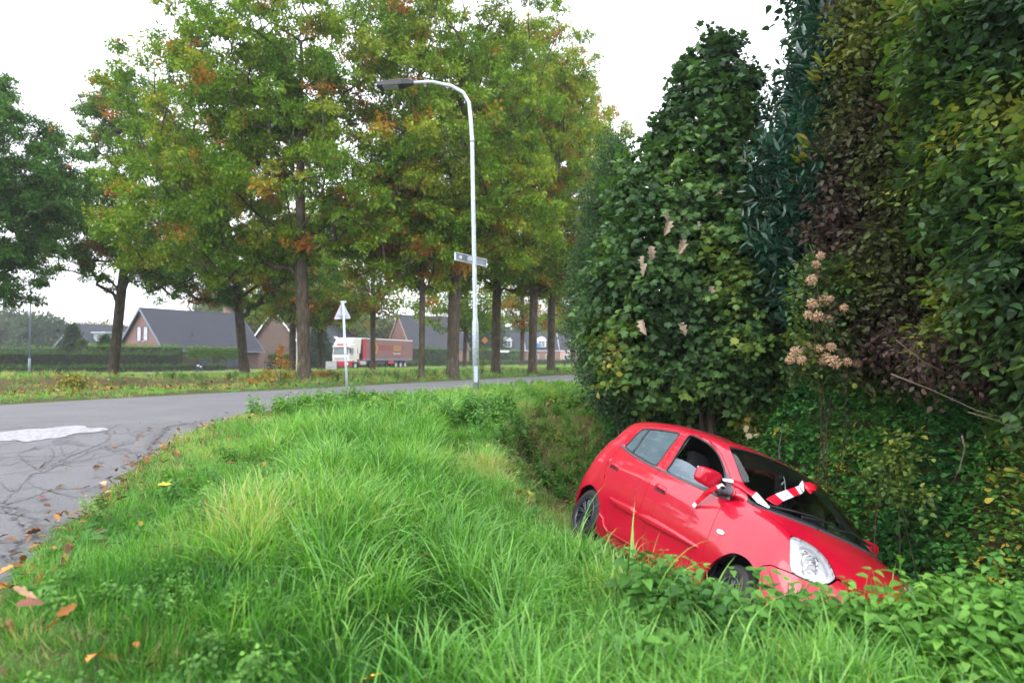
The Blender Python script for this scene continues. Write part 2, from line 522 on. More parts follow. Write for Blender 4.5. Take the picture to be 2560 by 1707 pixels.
# tarry cracks in the worn asphalt, each a ragged sunken strip
def crack_mat():
    t = NT('crack_tar'); b = t.bsdf((.028, .029, .034), .7, .3); f = t.noise(30, 5, .7)
    t.link(t.ramp(f, [(.3, (.055, .056, .062)), (.7, (.155, .155, .162))]), b.inputs['Base Color']); t.bump(b, f, .6, .01); return t.mat
M_CRACK = crack_mat()
CR = [([(0, 375), (30, 330), (70, 300), (130, 265), (160, 240), (215, 235), (310, 205), (330, 185), (420, 160), (530, 125), (560, 120)], .022), ([(330, 205), (400, 180), (500, 150), (600, 130), (655, 118)], .014),
      ([(90, 175), (130, 200), (185, 225), (215, 235)], .014), ([(90, 175), (150, 155), (250, 150), (265, 175), (240, 200), (185, 225)], .010), ([(130, 265), (200, 290), (300, 305), (420, 315)], .012),
      ([(15, 335), (50, 350), (80, 385), (115, 405), (145, 430), (105, 452), (60, 470), (52, 520)], .050), ([(140, 432), (200, 440), (290, 402), (365, 405)], .010),
      ([(530, 125), (548, 104), (525, 88), (572, 60), (605, 46), (700, 36), (800, 40)], .012), ([(636, 72), (650, 98), (700, 105), (742, 95), (738, 74)], .012),
      ([(728, 152), (765, 120), (820, 82), (838, 62), (900, 50), (1000, 36)], .045), ([(-60, 240), (0, 270), (40, 295), (70, 300)], .012), ([(-60, 214), (0, 210), (60, 210), (92, 198)], .009), ([(-40, 560), (20, 530), (52, 520), (110, 600), (90, 660)], .012), ([(330, 185), (300, 150), (340, 120), (420, 110)], .008)]
rcr = np.random.default_rng(77)
for pts, w in CR:
    Q = np.array([px2ground(x/1.99, 1050+y/1.99, -.06) for x, y in pts]); Q = densify(spline2(Q, 3), .035)
    t_ = np.gradient(Q, axis=0); t_ /= np.linalg.norm(t_, axis=1)[:, None]+1e-9; nr_ = np.stack([-t_[:, 1], t_[:, 0]], 1)
    jit = rcr.normal(size=len(Q))*w*.45; ww = w*(.35+.9*rcr.random(len(Q)))*(.5+.9*vnoise(Q[:, 0], Q[:, 1], .25, 5)); ww[0] = ww[-1] = .001
    Qc = Q+nr_*jit[:, None]; L_ = Qc+nr_*ww[:, None]*.42; R_ = Qc-nr_*ww[:, None]*.42
    V = np.vstack([np.c_[L_, zroad(L_[:, 0], L_[:, 1])+.0158], np.c_[R_, zroad(R_[:, 0], R_[:, 1])+.0158]]); k = len(Q)
    o = mesh_obj('road_crack', V, [(i, i+k, i+1+k, i+1) for i in range(k-1)], M_CRACK); o['kind'] = 'structure'
# ------------------------------------------------------------------ foliage materials and leaf sources
def leaf_mat(name, stops, rough=.5, trans=.30, spec=.4, tint_amt=1.0, vein=False, noise=0):
    """stops: colour ramp over the instance attribute 'tint' (0..1)"""
    t = NT(name)
    tint = t.attr('tint', 'INSTANCER')
    rnd = t.attr('lv', 'GEOMETRY')
    f = t.math('ADD', tint, t.math('MULTIPLY', t.math('SUBTRACT', rnd, .5), .16), True)
    col = t.ramp(f, stops)
    v = t.math('ADD', t.math('MULTIPLY', rnd, .5), .75)
    vm = t.node('ShaderNodeVectorMath'); vm.operation = 'SCALE'; t.link(col, vm.inputs[0]); t.link(v, vm.inputs['Scale'])
    b = t.node('ShaderNodeBsdfPrincipled'); b.inputs['Roughness'].default_value = rough; b.inputs['Specular IOR Level'].default_value = spec
    t.link(vm.outputs[0], b.inputs['Base Color'])
    tr = t.node('ShaderNodeBsdfTranslucent')
    g = t.node('ShaderNodeVectorMath'); g.operation = 'MULTIPLY'; g.inputs[1].default_value = (1.25, 1.35, .55); t.link(vm.outputs[0], g.inputs[0]); t.link(g.outputs[0], tr.inputs[0])
    mx = t.node('ShaderNodeMixShader'); mx.inputs[0].default_value = trans
    t.link(b.outputs[0], mx.inputs[1]); t.link(tr.outputs[0], mx.inputs[2]); t.link(mx.outputs[0], t.out.inputs['Surface'])
    return t.mat
class LB:
    """collects leaves / blades with a per-leaf random value 'lv'"""
    def __init__(s): s.v = []; s.f = []; s.lv = []
    def add(s, V, F, lv):
        b = len(s.v); s.v += [tuple(p) for p in V]; s.f += [tuple(b+i for i in f) for f in F]; s.lv += [lv]*len(V)
    def src(s, name, mat, smooth=True): return source(name, s.v, s.f, mat, smooth, None, {'lv': s.lv})
    def leaf(s, base, d, n, L, shape, fold=.25, curl=.2, lv=None):
        """shape: half outline [(t along, half width)] in leaf lengths"""
        d = Vector(d).normalized(); n = Vector(n); n = (n-d*n.dot(d)); n = n.normalized() if n.length > 1e-5 else d.orthogonal().normalized()
        sd = d.cross(n)
        mid = []; lf = []; rt = []
        for t, w in shape:
            c = Vector(base)+d*(L*t)-n*(curl*L*t*t)
            mid.append(c); up = n*(fold*w*L)
            lf.append(c+sd*(w*L)+up); rt.append(c-sd*(w*L)+up)
        V = []; F = []; m = len(shape)
        V = mid+lf+rt
        for i in range(m-1):
            wa, wb = shape[i][1], shape[i+1][1]
            for o, flip in ((m, False), (2*m, True)):
                if wa < 1e-4 and wb < 1e-4: continue
                if wa < 1e-4: q = (i, i+1, o+i+1)
                elif wb < 1e-4: q = (i, i+1, o+i)
                else: q = (i, i+1, o+i+1, o+i)
                F.append(q if flip else q[::-1])
        s.add(V, F, random.random() if lv is None else lv)
    def lobed(s, base, d, n, L, pts, curl=.15, lv=None):
        """flat outline (x across, y along) fan-filled from the leaf's foot, bent a little"""
        d = Vector(d).normalized(); n = Vector(n); n = (n-d*n.dot(d)); n = n.normalized() if n.length > 1e-5 else d.orthogonal().normalized()
        sd = d.cross(n); V = [Vector(base)+d*(.30*L)]
        for x, y in pts: V.append(Vector(base)+d*(y*L)+sd*(x*L)+n*(L*(.22*abs(x)-curl*y*y)))
        k = len(pts)
        s.add(V, [(0, i, i+1) for i in range(1, k)]+[(0, k, 1)], random.random() if lv is None else lv)
    def stem(s, pts, r, lv=.2):
        mb = MB(); mb.tube(pts, r, 3, cap=False); s.add(mb.v, mb.f, lv)
def rdir(up=0.0):
    a = random.uniform(0, 2*math.pi); z = random.uniform(-1, 1); q = math.sqrt(1-z*z)
    return Vector((q*math.cos(a), q*math.sin(a), z+up)).normalized()
OVATE = [(0, 0), (.18, .20), (.42, .30), (.72, .20), (1, 0)]
LANCE = [(0, 0), (.2, .10), (.5, .14), (.8, .09), (1, 0)]
OAKL = [(0, 0), (.18, .10), (.34, .22), (.44, .15), (.62, .30), (.74, .18), (.88, .16), (1, 0)]
DIAM = [(0, 0), (.5, .30), (1, 0)]
HEARTY = [(0, .10), (.12, .30), (.38, .36), (.72, .20), (1, 0)]
MAPLE = [(-.10, .02), (-.34, .04), (-.30, .22), (-.60, .40), (-.40, .50), (-.46, .74), (-.20, .66), (0, 1.0), (.20, .66), (.46, .74), (.40, .50), (.60, .40), (.30, .22), (.34, .04), (.10, .02)]

def cluster(name, mat, n, r, L, shape, flat=.5, lvar=.35, droop=.1, lobed=False, twig=True, up=.7, fold=.25, along=None):
    """a leafy twig: n leaves round a short stem of length 2r along +x"""
    b = LB()
    if twig: b.stem([(-r, 0, 0), (0, 0, .02*r), (r*.9, 0, -.05*r)], [.010*r/.2, .007*r/.2, .003*r/.2], .05)
    for i in range(n):
        f = i/max(1, n-1)
        base = Vector((-r+2*r*f, 0, 0))
        a = random.uniform(0, 2*math.pi) if along is None else (math.pi/2*(1 if i % 2 else -1)+random.uniform(-.5, .5))
        d = Vector((.55+random.uniform(-.3, .3), math.cos(a), math.sin(a)*flat-droop+random.uniform(-.15, .15))).normalized()
        base = base+d*random.uniform(.0, r*.55)
        nn_ = Vector((random.uniform(-.4, .4), random.uniform(-.4, .4), up))
        l = L*random.uniform(1-lvar, 1+lvar*.4)
        if lobed: b.lobed(base, d, nn_, l, lobed, random.uniform(.05, .35))
        else: b.leaf(base, d, nn_, l, shape, fold, random.uniform(0, .35))
    return b.src(name, mat)
# ---- trees: trunk, limbs and crown --------------------------------------
def bark_mat():
    t = NT('oak_bark'); b = t.bsdf((.08, .07, .055), .95, .15)
    v = t.mapping((9, 9, 2.2)); f = t.noise(1, 8, .75, vec=v)
    v2 = t.mapping((26, 26, 5)); f2 = t.noise(1, 5, .7, vec=v2)
    c = t.ramp(f, [(.32, (.03, .024, .018)), (.5, (.085, .07, .052)), (.7, (.17, .145, .11))])
    moss = t.ramp(t.noise(2.2, 5, .6), [(.5, (0, 0, 0)), (.66, (1, 1, 1))])
    c = t.mix(t.math('MULTIPLY', moss, .5), c, (.045, .055, .022))
    t.link(c, b.inputs['Base Color']); t.bump(b, t.math('ADD', f, t.math('MULTIPLY', f2, .6)), .9, .05)
    return t.mat
M_BARK = bark_mat()
OAKS = [(0, (.030, .100, .020)), (.20, (.070, .175, .016)), (.42, (.130, .235, .018)), (.60, (.220, .285, .024)), (.72, (.32, .28, .028)), (.80, (.38, .19, .03)), (.90, (.36, .11, .02)), (1, (.22, .06, .02))]
M_OAK = leaf_mat('oak_leaf', OAKS, .5, .42, .22)
S_OAK = [cluster('oak_twig_%d' % i, M_OAK, 20, .21, .135, OAKL, .8, .35) for i in range(4)]
S_OAKF = [cluster('oak_twig_far_%d' % i, M_OAK, 13, .26, .16, DIAM, .8, .3, twig=False) for i in range(3)]
def envelope_pts(ells, n, r, fill=.0):
    """points inside the union of ellipsoids (cx,cy,cz,rx,ry,rz), pushed towards their shells"""
    E_ = np.array(ells, float); vol = E_[:, 3]*E_[:, 4]*E_[:, 5]; pr = vol**.75/np.sum(vol**.75)
    k = r.choice(len(E_), n, p=pr); d = r.normal(size=(n, 3)); d /= np.linalg.norm(d, axis=1)[:, None]
    q = (fill+(1-fill)*r.random(n)**.45)[:, None]
    p = E_[k, :3]+d*E_[k, 3:]*q
    return p, d
def skeleton(base, H, lean, ells, natt, r, trunk_r, fork=None, seedk=0):
    """grow a tree: trunk, then branches to attractor points; returns nodes, parents, radii, tips"""
    nodes = [np.array(base, float)]; par = [-1]
    top = np.array(base)+np.array([lean[0], lean[1], H]); steps = 14
    for i in range(1, steps+1):
        f = i/steps
        p = np.array(base)*(1-f)+top*f+np.array([math.sin(f*5+seedk)*.12, math.cos(f*4+seedk*2)*.12, 0])*f
        nodes.append(p); par.append(len(nodes)-2)
    att, _ = envelope_pts(ells, natt, r, .15)
    att = att[att[:, 2] > base[2]+1.6]
    order = np.argsort(np.linalg.norm((att-top*np.array([1, 1, 0])-np.array([0, 0, 1])*np.clip(att[:, 2:3]*.8, 0, H).ravel()[:, None]*0), axis=1) if False else np.hypot(att[:, 0]-base[0], att[:, 1]-base[1])+np.abs(att[:, 2]-base[2]-H*.55)*.35)
    tips = []
    arr = np.array(nodes)
    minz = base[2]+H*.24
    for k in order:
        a = att[k]
        N_ = np.array(nodes)
        dz = a[2]-N_[:, 2]; hd = np.hypot(a[0]-N_[:, 0], a[1]-N_[:, 1])
        cost = np.sqrt(hd**2+dz**2)+np.where(dz < .55*hd, (.55*hd-dz)*1.5, 0)
        cost[N_[:, 2] < minz] += 50
        j = int(np.argmin(cost)); s = N_[j]; L = np.linalg.norm(a-s)
        m = max(2, int(L/.8)); prev = j
        side = r.normal(size=3)*.10*L
        for q in range(1, m+1):
            f = q/m
            p = s*(1-f)+a*f+side*math.sin(f*math.pi)+np.array([0, 0, -.10*L*math.sin(f*math.pi)])
            nodes.append(p); par.append(prev); prev = len(nodes)-1
        tips.append(prev)
    n = len(nodes); w = np.zeros(n); nodes = np.array(nodes); par = np.array(par)
    w[:] = .3
    for i in range(n-1, 0, -1): w[par[i]] += w[i]
    rad = trunk_r*(w/w[0])**.46
    rad[:steps] = np.maximum(rad[:steps], trunk_r*np.r_[np.linspace(1, .80, steps//2), np.linspace(.72, .12, steps-steps//2)])
    # root flare
    return nodes, par, rad, np.array(tips), steps
def limb_mesh(nodes, par, rad, steps, sides=6, minr=.012):
    V = []; F = []
    kids = [[] for _ in nodes]
    for i, p in enumerate(par):
        if p >= 0: kids[p].append(i)
    # chains
    done = set(); stack = [(0, None)]
    while stack:
        i, pr = stack.pop()
        chain = [pr, i] if pr is not None else [i]
        while kids[chain[-1]]:
            ks = sorted(kids[chain[-1]], key=lambda q: -rad[q]); nx_ = ks[0]
            for q in ks[1:]: stack.append((q, chain[-1]))
            chain.append(nx_)
        if len(chain) < 2: continue
        rr = [float(rad[q]) for q in chain]
        if pr is not None: rr[0] = min(rr[0], rr[1]*1.25)
        if max(rr) < minr: continue
        P_ = [nodes[q] for q in chain]
        big = rr[0] > .15
        mb = MB()
        if chain[0] == 0:
            P_ = [nodes[0]-np.array([0, 0, .3]), nodes[0]+np.array([0, 0, .02]), nodes[0]*.7+nodes[1]*.3]+P_[1:]; rr = [rr[0]*1.7, rr[0]*1.42, rr[0]*1.12]+rr[1:]
        mb.tube([tuple(p) for p in P_], [max(q, .008) for q in rr], 12 if big else (6 if rr[0] > .05 else 4), cap=False)
        b = len(V); V += mb.v; F += [tuple(b+q for q in f) for f in mb.f]
    return V, F
def tree(name, label, base, H, lean, ells, natt, trunk_r, per=13, seed=1, tint=(.32, .13), orange=.5, src=None, scale=1.0, spread=.52, group=None, cat='tree', green=None, minr=.012, mat=None):
    r = np.random.default_rng(seed)
    z = float(ground_z(np.array(base[0]), np.array(base[1])))
    base = (base[0], base[1], z); trunk_r = trunk_r*.87
    root = thing(name, label, cat, base, 0, group)
    ells = [(base[0]+e[0], base[1]+e[1], z+e[2], e[3], e[4], e[5]) for e in ells]
    nodes, par, rad, tips, steps = skeleton(base, H, lean, ells, natt, r, trunk_r, seedk=seed)
    V, F = limb_mesh(nodes, par, rad, steps, minr=minr)
    V = [(v[0]-base[0], v[1]-base[1], v[2]-base[2]) for v in V]
    mesh_obj('trunk', V, F, mat or M_BARK, root, True)
    tp = nodes[tips]; dirs = tp-nodes[par[tips]]; dirs /= np.linalg.norm(dirs, axis=1)[:, None]+1e-9
    n = len(tp)*per
    c = np.repeat(tp, per, 0); d = np.repeat(dirs, per, 0)
    o = r.normal(size=(n, 3)); o /= np.linalg.norm(o, axis=1)[:, None]; o *= (r.random(n)**.5)[:, None]*spread
    o[:, 2] *= .62
    p = c+o
    yaw = np.arctan2(d[:, 1]+o[:, 1]*1.2, d[:, 0]+o[:, 0]*1.2)+r.normal(size=n)*.5
    rot = np.stack([r.normal(size=n)*.45, r.normal(size=n)*.4+.1, yaw], 1)
    br = r.random(len(tp)); turned = (br < orange*.16)
    # colour drifts in patches; some boughs have already turned
    pn = np.array([mnoise.noise(Vector((q[0]*.45, q[1]*.45, q[2]*.45+seed))) for q in tp])
    pm = np.array([mnoise.noise(Vector((q[0]*.9+7, q[1]*.9, q[2]*.9+seed))) for q in tp])
    tn = tint[0]+pn*tint[1]*1.6+np.clip(pm-.12, 0, 1)*orange*1.1
    tn = np.where(turned, .74+.16*r.random(len(tp)), tn)
    ti = np.repeat(tn, per)+r.normal(size=n)*.055
    flick = r.random(n) < .05*orange; ti[flick] = .74+.2*r.random(flick.sum())
    keepc = np.repeat(pm > -.40, per); p = p-np.array(base)
    p = p[keepc]; rot = rot[keepc]; ti = ti[keepc]; n = len(p)
    scatter('crown', src or S_OAK, p, rot, (.75+.5*r.random(n))*scale, np.clip(ti, 0, 1), parent=root)
    return root
# ------------------------------------------------------------------ the oaks beside the road
def U(px, py, y):
    """world point seen at photograph pixel px, py when it stands y metres ahead"""
    p = math.atan(41.5/1707); dx = (px-1280)/1707; dz = -(py-853.5)/1707
    yy = math.cos(p)-dz*math.sin(p); zz = math.sin(p)+dz*math.cos(p)
    return (dx/yy*y, y, EYE+zz/yy*y)
GO = 'roadside oaks with turning leaves'
tree('oak_tree', 'largest oak, thick mossy trunk just left of the triangular sign, broad crown over the lane', (-7.6, 25.0), 12.5, (-.3, 0),
     [(0, 0, 8.8, 5.6, 4.6, 4.4), (-.6, 0, 13.0, 4.8, 4.2, 3.6), (-4.2, -.5, 6.2, 3.0, 3, 2.6), (3.2, 0, 5.8, 2.9, 2.5, 2.0), (-2.0, .5, 5.0, 3.4, 2.4, 1.2), (-3.0, 0, 10.5, 4.6, 3.5, 3)], 760, .27, 12, 3, (.40, .15), .34, group=GO)
tree('oak_tree', 'oak with a tall bare trunk rising directly left of the street lamp pole', (-2.35, 27.0), 14.0, (.3, .4),
     [(0, 0, 9.5, 4.2, 3.8, 5.2), (.5, 0, 14, 3.9, 3.2, 3.4), (-1.4, 0, 6.0, 3.2, 2.4, 2.0), (2.0, 0, 6.6, 2.6, 2.4, 2.2)], 560, .27, 11, 5, (.44, .13), .25, group=GO)
tree('oak_tree', 'slender oak with a thin dark trunk behind the triangular sign and left of the lamp', (-3.5, 26.3), 9.5, (.1, .2),
     [(0, 0, 6.6, 2.8, 2.4, 3.2), (-1.6, 0, 5.0, 2.0, 1.6, 1.5)], 210, .14, 12, 8, (.48, .14), .9, group=GO)
tree('oak_tree', 'oak right of the lamp pole with one long limb reaching left', (-.88, 37.0), 15.0, (.2, 0),
     [(0, 0, 10.5, 5.0, 4.2, 5.5), (0, 0, 15.5, 4.4, 3.4, 3.4), (-2.6, 0, 6.0, 3.0, 2.6, 1.8), (2.0, 0, 6.0, 3.0, 2.6, 2)], 440, .27, 11, 11, (.46, .14), .5, group=GO, scale=1.15)
tree('oak_tree', 'straight oak trunk second right of the lamp pole at the lane edge', (1.02, 34.5), 15.0, (.2, 0),
     [(0, 0, 10.0, 4.4, 4, 5.9), (.4, 0, 15.2, 3.4, 3, 3.0), (1.2, 0, 5.8, 3.0, 2.6, 1.8)], 420, .24, 11, 13, (.44, .13), .5, group=GO, scale=1.1)
tree('oak_tree', 'dark-stemmed oak with two left-reaching limbs, third right of the lamp pole', (2.45, 43.0), 19.0, (.3, 0),
     [(0, 0, 11.0, 5.0, 4.4, 6.6), (0, 0, 16.5, 4.0, 3.4, 3.4), (1.5, 0, 6.0, 3.4, 3, 2.2)], 380, .27, 10, 17, (.50, .15), .7, group=GO, scale=1.25)
tree('oak_tree', 'oak with a narrow trunk at the right end of the row, before the bushes', (5.0, 49.0), 19.5, (0, 0),
     [(0, 0, 11.0, 4.8, 4.4, 6.8), (.5, 0, 16.5, 3.4, 3.2, 3.4), (.8, 0, 5.6, 3.2, 3, 2.4)], 340, .23, 10, 19, (.54, .14), .8, group=GO, scale=1.35)
tree('oak_tree', 'thinnest trunk of the row, rightmost and close to its neighbour', (5.95, 52.5), 17.0, (.5, 0),
     [(1.4, 0, 9.5, 3.6, 4, 6.0), (2.2, 0, 6.0, 2.8, 3, 3.4)], 240, .20, 10, 23, (.50, .13), .7, group=GO, scale=1.35)
tree('oak_tree', 'leaning oak with a knobbly trunk in front of the hedge, left of the brick gable', (-22.2, 38.0), 13.5, (1.3, 0),
     [(.6, 0, 10.0, 4.8, 4.4, 5.2), (1.0, 0, 14.6, 3.4, 3, 2.6), (-2.6, 0, 8.0, 2.8, 3, 2.6), (3.8, 0, 6.8, 3.6, 3, 2.4)], 520, .30, 11, 29, (.28, .12), .3, group=GO, scale=1.15)
tree('oak_tree', 'oak leaning left in front of the house with the dark tiled roof', (-16.6, 42.5), 12.5, (-1.5, 0),
     [(-1.0, 0, 9, 5.6, 4.4, 5.0), (-1.0, 0, 13.0, 4.2, 3.4, 3.0), (-3.4, 0, 6.0, 3.4, 2.4, 1.9), (3.0, 0, 6.5, 3, 3, 2)], 440, .32, 11, 31, (.36, .14), .6, group=GO, scale=1.2)
tree('oak_tree', 'dark bluish oak cut off by the left edge, its bough hiding the far lamp top', (-24.6, 30.0), 13.0, (-.5, 0),
     [(-.2, 0, 9.0, 4.8, 4.4, 4.8), (1.8, 0, 6.8, 2.9, 2.6, 2.4), (2.3, .4, 4.5, 1.6, 1.3, 1.5), (-1.0, 0, 12.2, 3, 3, 2.0), (3.2, 0, 9.0, 2.4, 2.4, 2.4)], 620, .30, 13, 37, (.10, .07), .08, group=GO, scale=1.0)
GF = 'oaks along the main road'
far_oaks = [((-17.9, 55.5), 13.5, (.3, 0), .30, 41, (.42, .14), .7, 'oak forking low into a V between the two brick houses'),
            ((-16.7, 59.5), 13.5, (-.2, 0), .26, 43, (.44, .14), .6, 'grey oak trunk in front of the dark conifer, behind the largest oak'),
            ((-11.3, 55.5), 14.5, (0, 0), .24, 47, (.46, .14), .7, 'pale thin trunk standing in front of the lorry trailer'),
            ((-4.7, 67.0), 13.0, (.6, 0), .22, 53, (.40, .10), .4, 'small dark trunk with a fork in front of the tall clipped hedge'),
            ((1.1, 76.0), 14.0, (.3, 0), .28, 59, (.44, .14), .8, 'distant oak with a fork before the row of houses with dormers'),
            ((8.2, 92.0), 14.0, (0, 0), .35, 61, (.40, .12), .5, 'pale hazy oak trunk before the pinkish end houses'),
            ((-26.5, 112.0), 17.0, (-1.0, 0), .62, 67, (.42, .14), .8, 'huge dark forked trunk rising behind the lorry cab')]
for (x, y), H, ln, tr, sd, tn, og, lab in far_oaks:
    k = H/14
    tree('oak_tree', lab, (x, y), H, ln, [(0, 0, 8.6*k, 4.2, 4.2, 4.6*k), (0, 0, 12*k, 3.2, 3.2, 2.6*k), (1.5, 0, 5.6*k, 3.0, 3, 1.6), (-1.8, 0, 6*k, 3, 3, 1.7)], 150, tr, 9, sd, tn, og, S_OAKF, 1.7, .9, GF, minr=.03)
# ------------------------------------------------------------------ far trees in the haze
M_FAR = leaf_mat('far_leaf', [(0, (.028, .060, .035)), (.3, (.05, .09, .03)), (.55, (.11, .14, .03)), (.75, (.22, .18, .045)), (1, (.28, .14, .05))], .7, .3, .2)
S_FAR = [cluster('far_twig_%d' % i, M_FAR, 16, .5, .34, DIAM, .9, .3, twig=False) for i in range(3)]
GD = 'trees beyond the houses'
for px, py, y, w, tn, lab, nat in [
    (28, 770, 150, 7.0, (.30, .10), 'tall pale blue-green tree at the far left edge beyond the hedge', 170), (112, 790, 140, 6.0, (.18, .06), 'broad blue-grey tree behind the far lamp post', 150),
    (160, 820, 165, 5.0, (.12, .05), 'low dark tree left of the young conifers', 90), (225, 805, 190, 9.0, (.66, .06), 'faint orange tree far behind the young conifers', 110),
    (265, 800, 200, 7.0, (.74, .06), 'pale orange-brown tree behind the leaning oak', 90), (585, 735, 120, 6.5, (.38, .08), 'green tree just right of the dark tiled roof', 150),
    (648, 745, 128, 6.5, (.60, .08), 'yellow-green tree between the two brick houses', 150), (560, 690, 150, 7.0, (.46, .08), 'grey-green tree behind the tiled roof ridge', 110), (-70, 780, 150, 7, (.22, .06), 'blue-green tree mostly outside the left edge', 90),
    (1195, 780, 150, 7.0, (.20, .08), 'hazy green tree left of the row of houses', 120), (1275, 800, 185, 8.0, (.30, .08), 'faint green tree behind the dormer roof', 100),
    (1365, 790, 190, 8.0, (.34, .10), 'faint tree behind the middle of the row of houses', 100), (1465, 800, 190, 8.0, (.40, .10), 'faint yellowish tree behind the pinkish houses', 100),
    (930, 770, 140, 7.0, (.5, .1), 'green tree standing behind the lorry trailer', 110), (830, 760, 150, 7.0, (.44, .1), 'green tree behind the roof above the lorry cab', 110)]:
    x, yy, zt = U(px, py, y); H = zt+.6
    tree('distant_tree', lab, (x, y), H*.85, (0, 0), [(0, 0, H*.62, w*.8, w*.8, H*.36), (w*.35, 0, H*.5, w*.6, w*.6, H*.3), (-w*.4, 0, H*.45, w*.6, w*.6, H*.28), (0, 0, H*.3, w*.8, w*.7, H*.22)], nat, .3, 8, int(px*7+y) % 997+1, tn, .0, S_FAR, 1.5+y/200, 1.5, GD, minr=.06)
def conifer(px, py0, py1, y, w, lab, tn, seed):
    x, yy, zt = U(px, py0, y); z = float(ground_z(np.array(x), np.array(y))); H = zt-z
    root = thing('conifer', lab, 'tree', (x, y, z), 0, 'garden conifers')
    b = MB(); b.tube([(0, 0, -.2), (0, 0, H*.95)], [.12, .03], 6); b.build('trunk', M_BARK, root)
    r = np.random.default_rng(seed); n = int(60*H*w); h = r.random(n)**1.2; a = r.random(n)*2*np.pi; rad = w*(1-h)*(.55+.45*r.random(n))
    p = np.stack([rad*np.cos(a), rad*np.sin(a), .25+h*(H-.3)], 1)
    rot = np.stack([r.normal(size=n)*.2, .35+r.normal(size=n)*.2, a], 1)
    scatter('crown', S_FAR, p, rot, np.full(n, .8), tn+r.normal(size=n)*.05, parent=root)
for c in [(182, 812, 0, 74, 2.0, 'tallest young conifer in front of the slate roof', .10, 1), (205, 850, 0, 73, 1.2, 'short light green conifer between the darker ones', .34, 2), (168, 850, 0, 76, 1.4, 'dark bushy conifer left of the tallest one', .05, 3), (262, 838, 0, 74, 1.3, 'conifer beside the leaning oak trunk', .12, 4),
          (798, 790, 0, 96, 2.4, 'dark conifer in front of the roof left of the lorry', .02, 5), (752, 850, 0, 100, 2.0, 'dark evergreen behind the largest oak trunk', .05, 6)]: conifer(*c)
# ------------------------------------------------------------------ the tall mixed hedge on the right
def mk_leaf(name, stops, **kw): return leaf_mat(name, stops, **kw)
M_MAPLE = leaf_mat('maple_leaf', [(0, (.025, .055, .026)), (.35, (.045, .10, .036)), (.6, (.080, .165, .042)), (.8, (.17, .24, .045)), (.9, (.32, .26, .05)), (1, (.42, .36, .26))], .42, .30, .22)
M_LAUREL = leaf_mat('laurel_leaf', [(0, (.010, .038, .026)), (.5, (.018, .070, .040)), (.8, (.05, .125, .04)), (.95, (.22, .26, .04)), (1, (.3, .28, .05))], .25, .22, .6)
M_PURP = leaf_mat('dogwood_leaf', [(0, (.050, .032, .030)), (.28, (.085, .055, .045)), (.45, (.060, .070, .030)), (.75, (.09, .130, .028)), (1, (.24, .21, .04))], .5, .32, .22)
M_HAZEL = leaf_mat('hazel_leaf', [(0, (.020, .045, .024)), (.4, (.042, .095, .030)), (.65, (.085, .150, .030)), (.85, (.18, .21, .035)), (1, (.34, .26, .05))], .4, .35, .22)
M_PRIV = leaf_mat('privet_leaf', [(0, (.018, .045, .022)), (.5, (.040, .095, .034)), (.8, (.09, .15, .04)), (1, (.2, .22, .05))], .45, .3, .22)
M_IVY = leaf_mat('ground_cover_leaf', [(0, (.018, .060, .022)), (.4, (.034, .130, .034)), (.7, (.062, .215, .046)), (.88, (.11, .28, .05)), (1, (.42, .30, .04))], .5, .3, .22)
S_MAPLE = [cluster('maple_twig_%d' % i, M_MAPLE, 11, .16, .105, None, .7, .4, .25, MAPLE, up=.9) for i in range(4)]
S_LAUREL = [cluster('laurel_twig_%d' % i, M_LAUREL, 14, .20, .150, LANCE, .8, .3, -.25, up=.6, fold=.35) for i in range(4)]
S_PURP = [cluster('dogwood_twig_%d' % i, M_PURP, 14, .16, .062, OVATE, .8, .4, .35, up=.5) for i in range(4)]
S_HAZEL = [cluster('hazel_twig_%d' % i, M_HAZEL, 11, .17, .078, HEARTY, .7, .35, .2, up=.8) for i in range(4)]
S_PRIV = [cluster('privet_twig_%d' % i, M_PRIV, 18, .16, .050, OVATE, .9, .3, -.1, up=.5) for i in range(3)]
S_IVY = [cluster('cover_twig_%d' % i, M_IVY, 10, .11, .062, HEARTY, .35, .4, -.05, up=1.3) for i in range(4)]
def shell(ells, dens, r, depth=.30, lump=.16, zmin=-9):
    P = []; D = []
    E_ = np.array(ells, float)
    for k, e in enumerate(E_):
        a = 4*np.pi*((e[3]*e[4])**1.6/3+(e[3]*e[5])**1.6/3+(e[4]*e[5])**1.6/3)**(1/1.6)
        n = int(a*dens); d = r.normal(size=(n, 3)); d /= np.linalg.norm(d, axis=1)[:, None]
        nz = np.array([mnoise.noise(Vector((q[0]*2.2+k*3, q[1]*2.2, q[2]*2.2))) for q in d])
        s = 1+lump*nz
        s = s-(r.exponential(depth, n)/np.min(e[3:])).clip(0, .8)
        p = e[:3]+d*e[3:]*s[:, None]
        ok = np.ones(n, bool)
        for j, o in enumerate(E_):
            if j == k: continue
            ok &= (((p-o[:3])/o[3:])**2).sum(1) > .62
        nn_ = d/e[3:]; nn_ /= np.linalg.norm(nn_, axis=1)[:, None]
        P.append(p[ok]); D.append(nn_[ok])
    P = np.vstack(P); D = np.vstack(D); m = P[:, 2] > zmin
    g = ground_z(P[:, 0], P[:, 1], False); m &= P[:, 2] > g+.02
    return P[m], D[m]
